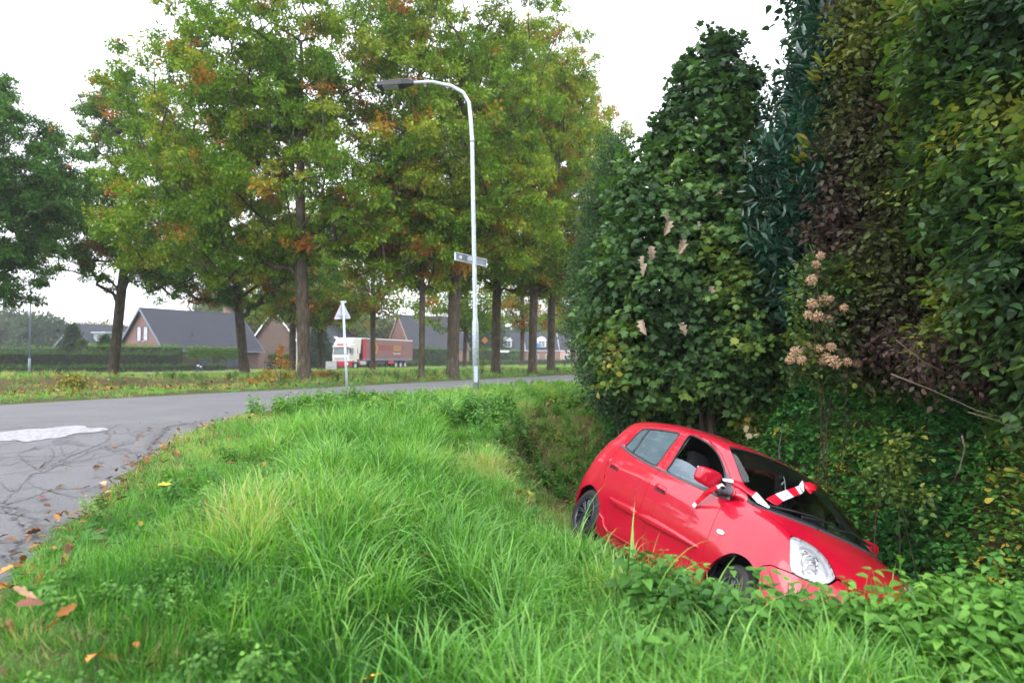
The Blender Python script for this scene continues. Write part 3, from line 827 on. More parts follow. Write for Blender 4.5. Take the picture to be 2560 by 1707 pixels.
def shrub(name, label, ells, src, dens, scale=1.0, tint=(.4, .15), seed=1, stems=5, pitch=.35, depth=.30, group='tall shrubs along the ditch', lump=.32, upward=0.0, tfun=None, base=None, cat='shrub', stemr=.035):
    r = np.random.default_rng(seed)
    c = np.mean([e[:3] for e in ells], axis=0); base = base or (c[0], c[1])
    z = float(ground_z(np.array(base[0]), np.array(base[1])))
    root = thing(name, label, cat, (base[0], base[1], z), 0, group)
    P, D = shell(ells, dens, r, depth, lump)
    n = len(P)
    yaw = np.arctan2(D[:, 1], D[:, 0])+r.normal(size=n)*.5
    el = np.arcsin(np.clip(D[:, 2], -1, 1))
    # instance +x points outward, tilted by pitch towards the ground (or the sky)
    rot = np.stack([r.normal(size=n)*.35, -el*.45+pitch-upward+r.normal(size=n)*.3, yaw], 1)
    cl = np.array([mnoise.noise(Vector((p[0]*1.3, p[1]*1.3, p[2]*1.3+seed))) for p in P])
    ti = tint[0]+cl*tint[1]*2+r.normal(size=n)*.07
    if tfun is not None: ti = tfun(P, ti, r)
    o = np.array([base[0], base[1], z])
    scatter('crown', src, P-o, rot, scale*(.7+.55*r.random(n)), np.clip(ti, 0, 1), parent=root)
    mb = MB()
    E_ = np.array(ells)
    for k in range(stems):
        e = E_[k % len(E_)]; top = e[:3]+r.normal(size=3)*e[3:]*.35; s = np.array([base[0]+r.normal()*.18, base[1]+r.normal()*.18, z-.1])
        pts = []
        for i in range(7):
            f = i/6; p = s*(1-f)+top*f+np.array([math.sin(f*4+k), math.cos(f*3+k), 0])*.08*f
            pts.append(tuple(p-o))
        mb.tube(pts, [stemr*(1-.75*i/6) for i in range(7)], 6)
        for q in range(4):
            i = r.integers(2, 6); a = np.array(pts[i]); d = r.normal(size=3); d[2] = abs(d[2])*.6; d /= np.linalg.norm(d)
            L = min(e[3:])*.8
            mb.tube([tuple(a), tuple(a+d*L*.5+[0, 0, .03]), tuple(a+d*L)], [stemr*.35, stemr*.25, .004], 4)
    mb.build('stems', M_BARK, root, True)
    return root
def el(px, py, y, rx, ry, rz):
    x, yy, z = U(px, py, y); return (x, y, z, rx, ry, rz)
maple = shrub('maple_tree', 'tall maple shrub with lobed leaves and a pointed top, some leaves dried pale', [el(1715, 640, 9.6, 1.05, 1.0, 2.1), el(1750, 380, 9.5, .78, .7, .95), el(1790, 240, 9.4, .55, .5, .62), el(1795, 130, 9.4, .25, .26, .40), el(1725, 170, 9.6, .16, .2, .36), el(1870, 200, 9.4, .16, .2, .3), el(1600, 760, 9.4, .75, .8, 1.35), el(1850, 760, 9.0, .75, .7, 1.4), el(1690, 890, 9.2, 1.0, .7, .65), el(1600, 520, 9.8, .45, .5, .75)], S_MAPLE, 92, .92, (.48, .22), 5, 6, .45, .26, stemr=.05,
      tfun=lambda P, t, r: t-np.clip((P[:, 2]-3.4)*.10, 0, .2)+np.clip((1.6-P[:, 2])*.06, -.06, .08))
shrub('privet_bush', 'fine-leaved grey-green bush left of the maple, reaching over the lane', [el(1490, 760, 13.5, .55, .9, 1.6), el(1520, 560, 14.0, .55, .8, 1.5), el(1555, 850, 12.0, .75, .8, 1.0), el(1540, 420, 14.5, .35, .5, .8)], S_PRIV, 80, 1.15, (.5, .16), 7, 5, .0, .2, upward=.2)
shrub('privet_bush', 'low bush of small dark leaves at the foot of the maple beside the lane', [el(1560, 960, 10.8, .55, .5, .5), el(1620, 985, 10.2, .5, .5, .4)], S_PRIV, 95, 1.1, (.25, .12), 9, 3, .2, .15)
shrub('laurel_tree', 'glossy dark laurel with long narrow leaves, leaning over the ditch', [el(2040, 560, 8.2, .66, .8, 1.25), el(2095, 330, 8.2, .72, .8, 1.3), el(2170, 80, 8.4, .70, .8, 1.4), el(2170, -150, 8.6, .9, .8, 1.2), el(1985, 440, 8.0, .32, .4, .6), el(2060, 740, 8.0, .5, .5, .6)], S_LAUREL, 80, 1.0, (.35, .18), 11, 5, -.25, .2, upward=.3, tfun=lambda P, t, r: np.where(r.random(len(P)) < .04, .93, t))
shrub('dogwood_bush', 'dark purple-brown leaved bush right of the laurel', [el(2230, 480, 7.4, .75, .8, 1.5), el(2270, 160, 7.4, .8, .8, 1.4), el(2240, 770, 7.2, .8, .7, .75), el(2330, -100, 7.4, .9, .8, 1.0), el(2400, 600, 6.9, .9, .7, 1.3)], S_PURP, 150, 1.15, (.42, .30), 13, 3, .5, .16, lump=.25,
      tfun=lambda P, t, r: t+np.clip((P[:, 0]-3.7)*.12, -.1, .20), base=(4.9, 8.8))
shrub('hazel_bush', 'broad-leaved green bush filling the right edge, out of focus', [el(2560, 300, 5.6, .75, .8, 1.5), el(2640, 650, 5.2, .75, .7, 1.2), el(2480, 60, 6.0, .8, .8, 1.2), el(2540, 820, 5.6, .6, .6, .5), el(2450, 400, 6.2, .5, .6, 1.3)], S_HAZEL, 92, 1.05, (.48, .34), 17, 2, .3, .2, base=(5.6, 7.6))
shrub('dogwood_bush', 'withered dark bush with drooping brown leaves under the hazel', [el(2480, 880, 5.6, .7, .5, .30), el(2330, 880, 6.2, .5, .5, .25)], S_PURP, 70, 1.0, (.15, .12), 19, 2, .7, .2, base=(5.4, 8.4))
# a dark thicket behind closes the hedge
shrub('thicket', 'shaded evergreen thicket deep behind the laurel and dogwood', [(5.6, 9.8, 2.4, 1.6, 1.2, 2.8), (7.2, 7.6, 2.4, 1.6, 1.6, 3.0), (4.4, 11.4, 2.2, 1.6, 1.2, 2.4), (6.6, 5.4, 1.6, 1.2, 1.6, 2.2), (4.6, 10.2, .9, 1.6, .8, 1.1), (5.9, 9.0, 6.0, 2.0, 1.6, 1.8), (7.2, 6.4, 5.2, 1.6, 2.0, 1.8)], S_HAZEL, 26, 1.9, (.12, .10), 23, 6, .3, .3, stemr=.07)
# pale dried leaves on the maple, each big enough to pick out
M_DRY = plain('dried_leaf', (.34, .27, .20), .8, var=.25, scale=60)
src_m = LB(); src_m.leaf((0, 0, 0), (0, 0, -1), (0, -1, .1), .16, [(0, .03), (.12, .26), (.3, .16), (.42, .34), (.6, .16), (.75, .24), (1, 0)], 1.0, .4)
dry_me = None
for i, (px, py) in enumerate([(1854, 390), (1712, 535), (1742, 553), (1659, 530), (1672, 552), (1716, 568), (1705, 600), (1850, 615), (1905, 608), (1712, 610), (1610, 640), (1618, 660), (1775, 715), (1605, 800), (1700, 808), (1725, 812), (1628, 615), (1800, 470)]):
    x, y, z = U(px, py, 8.62-.02*(i % 5) if py > 500 else 8.75)
    if dry_me is None:
        o = mesh_obj('leaf', src_m.v, src_m.f, M_DRY, maple); dry_me = o.data
    else:
        o = bpy.data.objects.new('leaf', dry_me); COL.objects.link(o); o.parent = maple
    o.location = (x-maple.location.x, y-maple.location.y, z-maple.location.z)
    o.rotation_euler = (random.uniform(-.5, .5), random.uniform(-.6, .6), random.uniform(-.9, .9)); s = random.uniform(.75, 1.2); o.scale = (s, s, s)
# hydrangea with dried pinkish flower heads
hyd = thing('hydrangea', 'climbing hydrangea with dried pinkish-brown flower heads between laurel and dogwood', 'shrub', (3.35, 7.2, float(ground_z(np.array(3.35), np.array(7.2)))))
M_HYD = leaf_mat('hydrangea_petal', [(0, (.55, .33, .20)), (.5, (.50, .24, .17)), (.8, (.42, .30, .14)), (1, (.30, .30, .12))], .7, .25, .2)
def headsrc(k):
    b = LB(); b.v += [(0, 0, 0)]; b.lv += [.5]
    for i in range(150):
        d = rdir(.25); p = d*.062*random.uniform(.55, 1.12)
        t_ = d.orthogonal().normalized(); t_.rotate(Matrix.Rotation(random.uniform(0, 6.3), 3, d)); s2 = d.cross(t_); s = random.uniform(.005, .009)
        q = d*random.uniform(-.002, .004)
        k0 = len(b.v); b.add([p+t_*s+q, p+s2*s-q, p-t_*s+q, p-s2*s-q], [(0, 1, 2, 3)], random.random()); b.f.append((0, k0, k0+1))
    return b
mh = plain('hydrangea_head', (.46, .31, .19), .8, var=.45, scale=26)
hb = []
for k in range(3):
    b = headsrc(k); me = bpy.data.meshes.new('flower_head'); me.from_pydata(b.v, [], b.f); me.materials.append(mh); hb.append(me)
mb = MB()
for i, (px, py) in enumerate([(2040, 662), (2046, 688), (2030, 700), (2052, 640), (2060, 752), (2030, 760), (2076, 748), (2092, 782), (2020, 788), (2044, 792), (2070, 800), (2110, 770), (1990, 880), (2018, 868), (2005, 900), (2048, 872), (2030, 895), (2078, 868), (2066, 895), (2100, 880), (2118, 905), (1976, 900), (2142, 908), (2085, 905), (2056, 905)]):
    x, y, z = U(px, py, 6.75+.25*math.sin(i*2.1))
    o = bpy.data.objects.new('flower_head', hb[i % 3]); COL.objects.link(o); o.parent = hyd; o.location = (x-3.35, y-7.2, z-hyd.location.z)
    s = random.uniform(.7, 1.15); o.scale = (s, s, s*.85); o.rotation_euler = (random.uniform(-.5, .5), random.uniform(-.5, .5), random.uniform(0, 6))
    a = Vector(o.location); q = Vector((.05*math.sin(i), .25, -.1)); (i % 5 == 0) and mb.tube([tuple(a), tuple(a*.7+q*.3+Vector((.1, .1, -.15))), (.12*math.sin(i*1.7), .25+.1*math.cos(i), -.05)], [.003, .004, .006], 4)
mb.build('stems', M_BARK, hyd)
P_ = []; r_ = np.random.default_rng(4)
for i in range(170):
    px = r_.uniform(1975, 2140); py = r_.uniform(640, 960); P_.append(np.array(U(px, py, r_.uniform(6.8, 7.2)))-np.array(hyd.location))
scatter('foliage', S_HAZEL, P_, r_.normal(size=(170, 3))*[.5, .5, 3], .6+.4*r_.random(170), r_.uniform(.3, .8, 170), parent=hyd)
# bare branches crossing the dark hollow on the right
mb_specs = [([(2228, 935), (2330, 975), (2440, 1025), (2570, 1062)], 5.0, .006, 'long pale bare branch slanting down to the right edge'), ([(2240, 850), (2310, 905), (2420, 960)], 5.4, .005, 'pale bare branch above the long one'), ([(2420, 1030), (2490, 1050), (2570, 1085)], 4.8, .004, 'short bare branch under the long one at the right edge'), ([(2405, 1090), (2412, 1120), (2400, 1170), (2385, 1200)], 4.9, .007, 'upright broken dead stick on the bank')]
for pts, y, r0, lab in mb_specs:
    b = MB(); W = [U(px, py, y+.05*i) for i, (px, py) in enumerate(pts)]; W = [tuple(p) for p in W]
    b.tube(W, [r0*(1-.2*i) for i in range(len(W))], 6); o = b.build('branch', plain('dead_wood', (.10, .075, .055), .85, var=.3), None, True); tag(o, lab, 'branch')
# brambles and nettles over the far bank of the ditch
def area_points(n, xr, yr, mask, r):
    x = r.uniform(*xr, n); y = r.uniform(*yr, n); m = mask(x, y); return x[m], y[m]
r_ = np.random.default_rng(8)
x, y = area_points(62000, (1.4, 9), (3.4, 14), lambda x, y: (x > np.interp(y, DY, DXC)+.05) & (x < np.interp(y, DY, DXR)+1.8), r_)
keep = r_.random(len(x)) < np.clip(1.15-(y-4)*.06, .35, 1); x = x[keep]; y = y[keep]
z = ground_z(x, y); hgt = vnoise(x, y, .5, 6)*.36+vnoise(x, y, 1.3, 7)*.36
layer = r_.random(len(x))**.8
n = len(x)
ti = .60+(vnoise(x, y, .9, 9)-.5)*.5+r_.normal(size=n)*.07+.12*layer
ti = np.where(r_.random(n) < .012, .97, ti)
sl = np.where(y < 5, .72, .85)
o = scatter('undergrowth', S_IVY, np.stack([x, y, z+.03+hgt*layer], 1), np.stack([r_.normal(size=n)*.3, r_.normal(size=n)*.3-.1, r_.uniform(0, 6.3, n)], 1), sl*(.75+.6*r_.random(n)), np.clip(ti, 0, 1))
tag(o, 'dense green nettles and ivy covering the far bank of the ditch', 'undergrowth')
shrub('elder_bush', 'small yellow-green sapling on the far bank right of the windscreen', [el(2235, 1150, 6.0, .24, .2, .28), el(2270, 1240, 5.8, .18, .2, .16), el(2190, 1195, 6.0, .16, .2, .16)], S_HAZEL, 80, .6, (.66, .12), 27, 3, .2, .12, group='saplings', stemr=.01)
# ------------------------------------------------------------------ grass, weeds and fallen leaves
GST = [(0, (.020, .085, .014)), (.3, (.052, .185, .026)), (.5, (.112, .310, .044)), (.7, (.210, .44, .090)), (.85, (.36, .44, .13)), (1, (.46, .36, .19))]
M_GRASS = leaf_mat('grass_blade', GST, .36, .38, .42)
def blade(b, base, az, lean, L, w, droop, lv=None, seg=5, twist=0):
    d = Vector((math.cos(az), math.sin(az), 0)); p = Vector(base); s = Vector((-math.sin(az+twist), math.cos(az+twist), 0)); V = []
    ang = lean
    for i in range(seg+1):
        f = i/seg; ww = w*(1-f**1.8)*.5*(.55+.9*min(1, f*3)) if i < seg else 0
        if i < seg: V += [p-s*ww, p+s*ww]
        else: V += [p]
        st = L/seg; p = p+(d*math.sin(ang)+Vector((0, 0, 1))*math.cos(ang))*st; ang += droop/seg*(.5+f*1.3)
    F = [(2*i, 2*i+1, 2*i+3, 2*i+2) for i in range(seg-1)]+[(2*seg-2, 2*seg-1, 2*seg)]
    b.add(V, F, random.random() if lv is None else lv)
def tuft(name, n, L, w, rad, lean, droop, bias=None, mat=None, seg=5):
    b = LB()
    for i in range(n):
        a = random.uniform(0, 6.283); r_ = rad*math.sqrt(random.random())
        az = a+random.uniform(-.9, .9) if bias is None else bias+random.gauss(0, .9)
        blade(b, (r_*math.cos(a), r_*math.sin(a), -.02), az, random.uniform(0.02, lean), L*random.uniform(.5, 1.15), w*random.uniform(.6, 1.2), random.uniform(droop*.3, droop), None, seg, random.uniform(-.8, .8))
    return b.src(name, mat or M_GRASS)
S_SHORT = [tuft('turf_%d' % i, 34, .16, .0042, .11, 1.15, 1.3, seg=3) for i in range(4)]
S_MID = [tuft('meadow_%d' % i, 26, .27, .0060, .11, .95, 2.0, seg=4) for i in range(4)]
S_LONG = [tuft('long_%d' % i, 20, .52, .0095, .10, .75, 2.5, seg=6) for i in range(5)]
S_DRYG = [tuft('straw_%d' % i, 26, .17, .004, .12, 1.55, .7, seg=3) for i in range(3)]
M_WEED = leaf_mat('nettle_leaf', [(0, (.022, .075, .020)), (.4, (.050, .160, .028)), (.7, (.105, .270, .038)), (.9, (.18, .34, .055)), (1, (.35, .32, .06))], .5, .35, .35)
def nettle(name, H, n, L, shape=None, spread=.5):
    b = LB()
    for s_ in range(3):
        bx, by = random.uniform(-.07, .07), random.uniform(-.07, .07); lx, ly = random.uniform(-.15, .15), random.uniform(-.15, .15); h = H*random.uniform(.7, 1.1)
        P = [Vector((bx+lx*f*f*h*2, by+ly*f*f*h*2, h*f)) for f in (0, .35, .7, 1)]
        b.stem([tuple(p) for p in P], [.004, .0035, .003, .002], .3)
        for i in range(n):
            f = .22+.78*i/(n-1); p = P[0].lerp(P[3], f); a = (i % 2)*math.pi/2+random.uniform(-.4, .4)
            for sgn in (0, math.pi):
                d = Vector((math.cos(a+sgn), math.sin(a+sgn), random.uniform(-.25, .35)))
                l = L*(1.25-.75*f)*random.uniform(.8, 1.15)
                b.leaf(p+d*.01, d, (random.uniform(-.2, .2), random.uniform(-.2, .2), 1), l, shape or HEARTY, .22, random.uniform(.1, .6))
    return b.src(name, M_WEED)
S_NET = [nettle('nettle_%d' % i, .34, 7, .10) for i in range(4)]
S_NETB = [nettle('broad_weed_%d' % i, .30, 5, .095) for i in range(3)]
S_DOCK = []
for i in range(2):
    b = LB()
    for k in range(7):
        a = 6.28*k/7+random.uniform(-.3, .3); b.leaf((0, 0, .01), (math.cos(a), math.sin(a), random.uniform(.25, .9)), (0, 0, 1), random.uniform(.12, .2), [(0, .02), (.2, .06), (.45, .17), (.7, .16), (.9, .09), (1, 0)], .3, random.uniform(.3, .8))
    S_DOCK.append(b.src('plantain_%d' % i, M_WEED))
ROADX = lambda y: np.interp(y, NEARs[:, 1][NEARs[:, 1] < 40], NEARs[:, 0][NEARs[:, 1] < 40])
def samp(n, xr, yr, mask, seed):
    r = np.random.default_rng(seed); x = r.uniform(*xr, n); y = r.uniform(*yr, n); m = mask(x, y, r); return x[m], y[m], r
def put(name, label, src, x, y, r, scl, tint, tilt=.22, cat='grass', dz=0.0, yaw=None, scat=.45):
    n = len(x); z = ground_z(x, y)+dz
    rot = np.stack([r.normal(size=n)*tilt, r.normal(size=n)*tilt, r.uniform(0, 6.283, n) if yaw is None else yaw+r.normal(size=n)*.7], 1)
    s = scl*(1-scat/2+scat*r.random(n))
    o = scatter(name, src, np.stack([x, y, z], 1), rot, s, np.clip(tint, 0, 1)); return tag(o, label, cat)
lush = lambda x, y: vnoise(x, y, 1.1, 21)*.6+vnoise(x, y, .35, 22)*.4
verge = lambda x, y, r: (x > ROADX(y)+.02+.10*vnoise(x, y, .4, 31)) & (x < np.where(y < 3.9, 4.6, np.interp(y, DY, DXS)+.12)) & (x < 1.2*y+.6)
# distance thinning keeps the near turf dense
thin = lambda x, y, r, d0: r.random(len(x)) < np.clip((d0/np.hypot(x, y+.0))**1.3, 0, 1)
x, y, r = samp(60000, (-4.0, 5), (1.0, 17.5), lambda x, y, r: verge(x, y, r) & thin(x, y, r, 3.2), 51)
edge = np.clip((x-ROADX(y))/1.2, 0, 1)
ti = .47+(lush(x, y)-.5)*.8+(vnoise(x, y, 2.2, 24)-.5)*.35+(1-edge)*.12+r.normal(size=len(x))*.10
put('short_grass', 'short fresh green grass covering the verge', S_SHORT, x, y, r, (.55+.30*edge)*(.75+.6*vnoise(x, y, .45, 23))*np.where(y > 4.6, 1-.45*np.clip(1-(np.interp(y, DY, DXS)-x)/.9, 0, 1), 1), ti, .35)
x, y, r = samp(30000, (-3.0, 5), (1.2, 17), lambda x, y, r: verge(x, y, r) & (x > ROADX(y)+1.0) & thin(x, y, r, 3.4) & (lush(x, y)+r.normal(size=len(x))*.08+.05*np.clip(x-ROADX(y)-2, -1, 1.5) > .48), 52)
ti = .50+(lush(x, y)-.5)*.8+(vnoise(x, y, 2.2, 24)-.5)*.3+r.normal(size=len(x))*.12
put('meadow_grass', 'knee-high meadow grass on the verge', S_MID, x, y, r, (.55+.75*lush(x, y))*np.where(y > 4.6, 1-.4*np.clip(1-(np.interp(y, DY, DXS)-x)/.9, 0, 1), 1), ti, .3)
# long arching cocksfoot along the lip of the ditch
def lipmask(x, y, r):
    xs = np.interp(y, DY, DXS); q = np.where(y < 3.8, np.minimum(x-xs, -.4), x-xs)
    return (q > -2.3) & ((q < .05) | (y < 3.8)) & (x > ROADX(y)+1.5) & (lush(x, y)+r.normal(size=len(x))*.15+.16*np.exp(-(q+.35)**2*2)+.10*np.exp(-((y-5.2)/1.8)**2) > .50) & thin(x, y, r, 4.2)
x, y, r = samp(15000, (-2.5, 5), (1.6, 12.5), lipmask, 53)
ti = .58+(lush(x, y)-.5)*.5+r.normal(size=len(x))*.10
put('long_grass', 'long arching blades of coarse grass at the lip of the ditch', S_LONG, x, y, r, np.where((y > 4.4) & (x > np.interp(y, DY, DXS)-.6), .42, np.where((y > 3.0) & (x > np.interp(y, DY, DXS)-.6), .60, .80)), ti, .28, yaw=None)
# straw-coloured dead grass patches
x, y, r = samp(9000, (-3.5, 4), (1.5, 15), lambda x, y, r: verge(x, y, r) & (vnoise(x, y, .55, 41) > .60) & thin(x, y, r, 4), 54)
put('dead_grass', 'flattened patches of straw-coloured dead grass', S_DRYG, x, y, r, .62, .92+r.normal(size=len(x))*.05, .35)
# nettles and ground elder: round the lamp post, along the lane, and in the near right corner
def weedmask(x, y, r):
    c = ROADX(y); v = vnoise(x, y, .8, 61)*.6+vnoise(x, y, .3, 62)*.4
    a = (y > 8.5) & (x > c+.15) & (x < np.maximum(np.interp(y, DY, DXS)+.3, c+5.0)) & (v+.025*(y-8.5)-.10*(y < 11) > .44)
    b = (y > 13.5) & (x > c+.35) & (x < c+6.5)
    return (a | b) & thin(x, y, r, 8.5)
x, y, r = samp(17000, (-4, 12), (8.0, 27), weedmask, 55)
put('nettles', 'bright green nettles and ground elder round the lamp post and along the lane', S_NET, x, y, r, np.where(y > 11.5, .50, .80)*(.8+.4*vnoise(x, y, .9, 64)), .74+(vnoise(x, y, .7, 63)-.5)*.40+r.normal(size=len(x))*.06, .15, 'weeds')
x, y, r = samp(9000, (-1, 4.6), (1.4, 4.1), lambda x, y, r: (x > .45+.25*vnoise(x, y, .3, 71)) & (y > 1.9+.5*(x < 1.9)) & (r.random(len(x)) < np.where(x > 1.0, .10, .04)+.15*(y > 2.9)) & (vnoise(x, y, .5, 77) > .42) & (x < .9+(y < 4)*4), 56)
put('nettles', 'leafy nettles in the near right corner in front of the car bonnet', S_NETB, x, y, r, np.where(y > 2.9, 1.05, .80), .58+(vnoise(x, y, .5, 73)-.5)*.36+r.normal(size=len(x))*.06, .2, 'weeds')
x, y, r = samp(3800, (-3, 3), (1.4, 12), lambda x, y, r: verge(x, y, r) & (vnoise(x, y, .45, 81) > .60), 57)
put('weeds', 'low broad-leaved weeds scattered through the verge', S_NET, x, y, r, .42, .66+r.normal(size=len(x))*.1, .3, 'weeds')
x, y, r = samp(420, (-2.6, 1), (1.3, 4.5), lambda x, y, r: verge(x, y, r) & (vnoise(x, y, .5, 83) > .60), 58)
put('plantains', 'broad plantain rosettes in the near turf', S_DOCK, x, y, r, .8, .45+r.normal(size=len(x))*.1, .15, 'weeds')
# ditch bank: thin mossy cover, small weeds, dead stalks
def bank(x, y, r): return (x > np.interp(y, DY, DXS)+.02) & (x < np.interp(y, DY, DXC)+.2) & (y < 14.5) & (y > 3.3)
x, y, r = samp(16000, (-.5, 5), (2, 14.5), lambda x, y, r: bank(x, y, r) & (vnoise(x, y, .45, 91)+r.normal(size=len(x))*.1 > .54), 59)
put('bank_weeds', 'small leafy weeds on the bare brown ditch bank', S_IVY, x, y, r, .55, .66+(vnoise(x, y, .5, 92)-.5)*.6+r.normal(size=len(x))*.08, .35, 'weeds', .02)
x, y, r = samp(9000, (-.5, 5), (2, 14.8), lambda x, y, r: bank(x, y, r) & (vnoise(x, y, .6, 93)+r.normal(size=len(x))*.1 > .50), 60)
put('bank_grass', 'thin dead and green grass on the ditch bank', S_DRYG+S_SHORT[:2], x, y, r, .9, np.where(r.random(len(x)) < .5, .92, .5)+r.normal(size=len(x))*.06, .5)
x, y, r = samp(2600, (-.5, 5), (5, 14), lambda x, y, r: bank(x, y, r) & (vnoise(x, y, .8, 95) > .72), 61)
put('bank_tussock', 'grey-green drooping grass tussocks on the ditch bank', S_LONG[:2], x[::6], y[::6], r, .5, np.full(len(x[::6]), .42), .5)
# the meadow beyond the lane
def meadow(x, y, r):
    n = x*NV[0]+y*NV[1]; return (n > 14.35) & (n < 57) & ~poly_in(x, y, ROADPOLY) & (np.abs(x/y) < .82) & (r.random(len(x)) < np.clip((17/np.hypot(x, y))**1.7, 0, 1))
x, y, r = samp(90000, (-46, 40), (11, 95), meadow, 62)
n_ = x*NV[0]+y*NV[1]; t_ = x*DV[0]+y*DV[1]
bk = (n_ > 17.3) & (n_ < 21.5) & (t_ < 17)
far = np.hypot(x, y)
ti = .58+(vnoise(x, y, 2.5, 101)-.5)*.4+r.normal(size=len(x))*.08+.10*sstep(n_, 20, 30)
ti = np.where(bk, np.where(r.random(len(x)) < .35, .90, .36), ti)
k = r.random(len(x)) < .85
put('meadow_turf', 'mown grass of the wide verge between the lane and the main road', S_SHORT, x[k], y[k], r, .8+.02*far[k], ti[k], .35)
k = r.random(len(x)) < np.where(n_ > 26, .30, np.where((n_ > 16) & (n_ < 24), .35, .06))
put('autumn_stubble', 'brownish dry grass and seed stalks beyond the lane', S_DRYG, x[k], y[k], r, .9+.02*far[k], .86+r.normal(size=k.sum())*.09, .5)
k = ((n_ > 20.0) & (n_ < 25.0) & (t_ > 15) & (r.random(len(x)) < .5)) | ((n_ > 16.3) & (n_ < 18.5) & (r.random(len(x)) < .12))
put('ditch_weeds', 'dark green weeds in the shallow ditch behind the first oaks', S_NET, x[k], y[k], r, .8, .3+r.normal(size=k.sum())*.1, .2, 'weeds')
# fallen leaves
M_FALL = leaf_mat('fallen_leaf', [(0, (.09, .042, .020)), (.4, (.17, .075, .03)), (.65, (.30, .12, .03)), (.82, (.42, .20, .04)), (1, (.40, .28, .17))], .7, .15, .3)
def fleaf(k):
    b = LB(); b.leaf((-.05, 0, .006), (1, 0, .1), (0, .1, 1), .11, OAKL, .5, random.uniform(-.5, .3)); return b.src('fallen_%d' % k, M_FALL)
S_FALL = [fleaf(i) for i in range(5)]
def put_leaves(name, label, x, y, r, scl, dz=.01):
    z = np.where(poly_in(x, y, ROADPOLY), zroad(x, y)+.018, ground_z(x, y)+dz); n = len(x)
    o = scatter(name, S_FALL, np.stack([x, y, z], 1), np.stack([r.normal(size=n)*.3, r.normal(size=n)*.3, r.uniform(0, 6.3, n)], 1), scl*(.6+.6*r.random(n)), r.random(n)); tag(o, label, 'fallen leaves')
x, y, r = samp(13000, (-4.6, -.2), (1.4, 14), lambda x, y, r: (r.random(len(x)) < np.exp(-np.abs(x-ROADX(y)-.10)/.13)*.85+.0015), 63)
put_leaves('fallen_leaves', 'brown and orange oak leaves gathered along the edge of the asphalt', x, y, r, .6, .03)
x, y, r = samp(1500, (-3.3, 2), (1.4, 14), lambda x, y, r: verge(x, y, r) & (r.random(len(x)) < .22), 64)
put_leaves('fallen_leaves', 'scattered orange leaves caught in the verge grass', x, y, r, .6, .08)
x, y, r = samp(60000, (-40, 14), (13, 60), lambda x, y, r: meadow(x, y, r) & (r.random(len(x)) < np.where(vnoise(x, y, 3, 111) > .5, .8, .25)), 65)
put_leaves('fallen_leaves', 'carpet of fallen oak leaves on the grass under the trees', x, y, r, 1.05, .08)
x, y, r = samp(900, (-.3, 4.5), (3, 14), lambda x, y, r: bank(x, y, r) & (r.random(len(x)) < .5), 66)
put_leaves('fallen_leaves', 'dead leaves on the ditch bank', x, y, r, .9, .03)

# a few single tall blades standing up in front of the car door
for i, (px, py, d, L, az, lab) in enumerate([(1570, 1470, 3.7, .62, 1.2, 'single upright tall grass blade in front of the rear door'), (1625, 1480, 3.5, .66, .1, 'tall grass blade arching right before the front door'), (1745, 1490, 3.4, .50, .5, 'broad grass blade leaning before the front wheel'), (1440, 1330, 4.6, .52, .3, 'tall blade rising left of the rear wheel'), (1850, 1500, 3.2, .52, .1, 'long blade arching over the weeds before the headlight')]):
    x, y, z = U(px, py, d); z = float(ground_z(np.array(x), np.array(y)))
    b = LB()
    for k in range(3): blade(b, (random.uniform(-.03, .03), random.uniform(-.03, .03), -.02), az+random.uniform(-.3, .3)*k, .12+.1*k, L*(1-.22*k), .013, [.5, 1.5, 1.0, .9, 1.7][i], .5, 8)
    mt = plain('tall_blade_green', (.13, .30, .04), .4)
    o = mesh_obj('grass_blades', b.v, b.f, mt, None, True); o.location = (x, y, z+.05); tag(o, lab, 'grass')
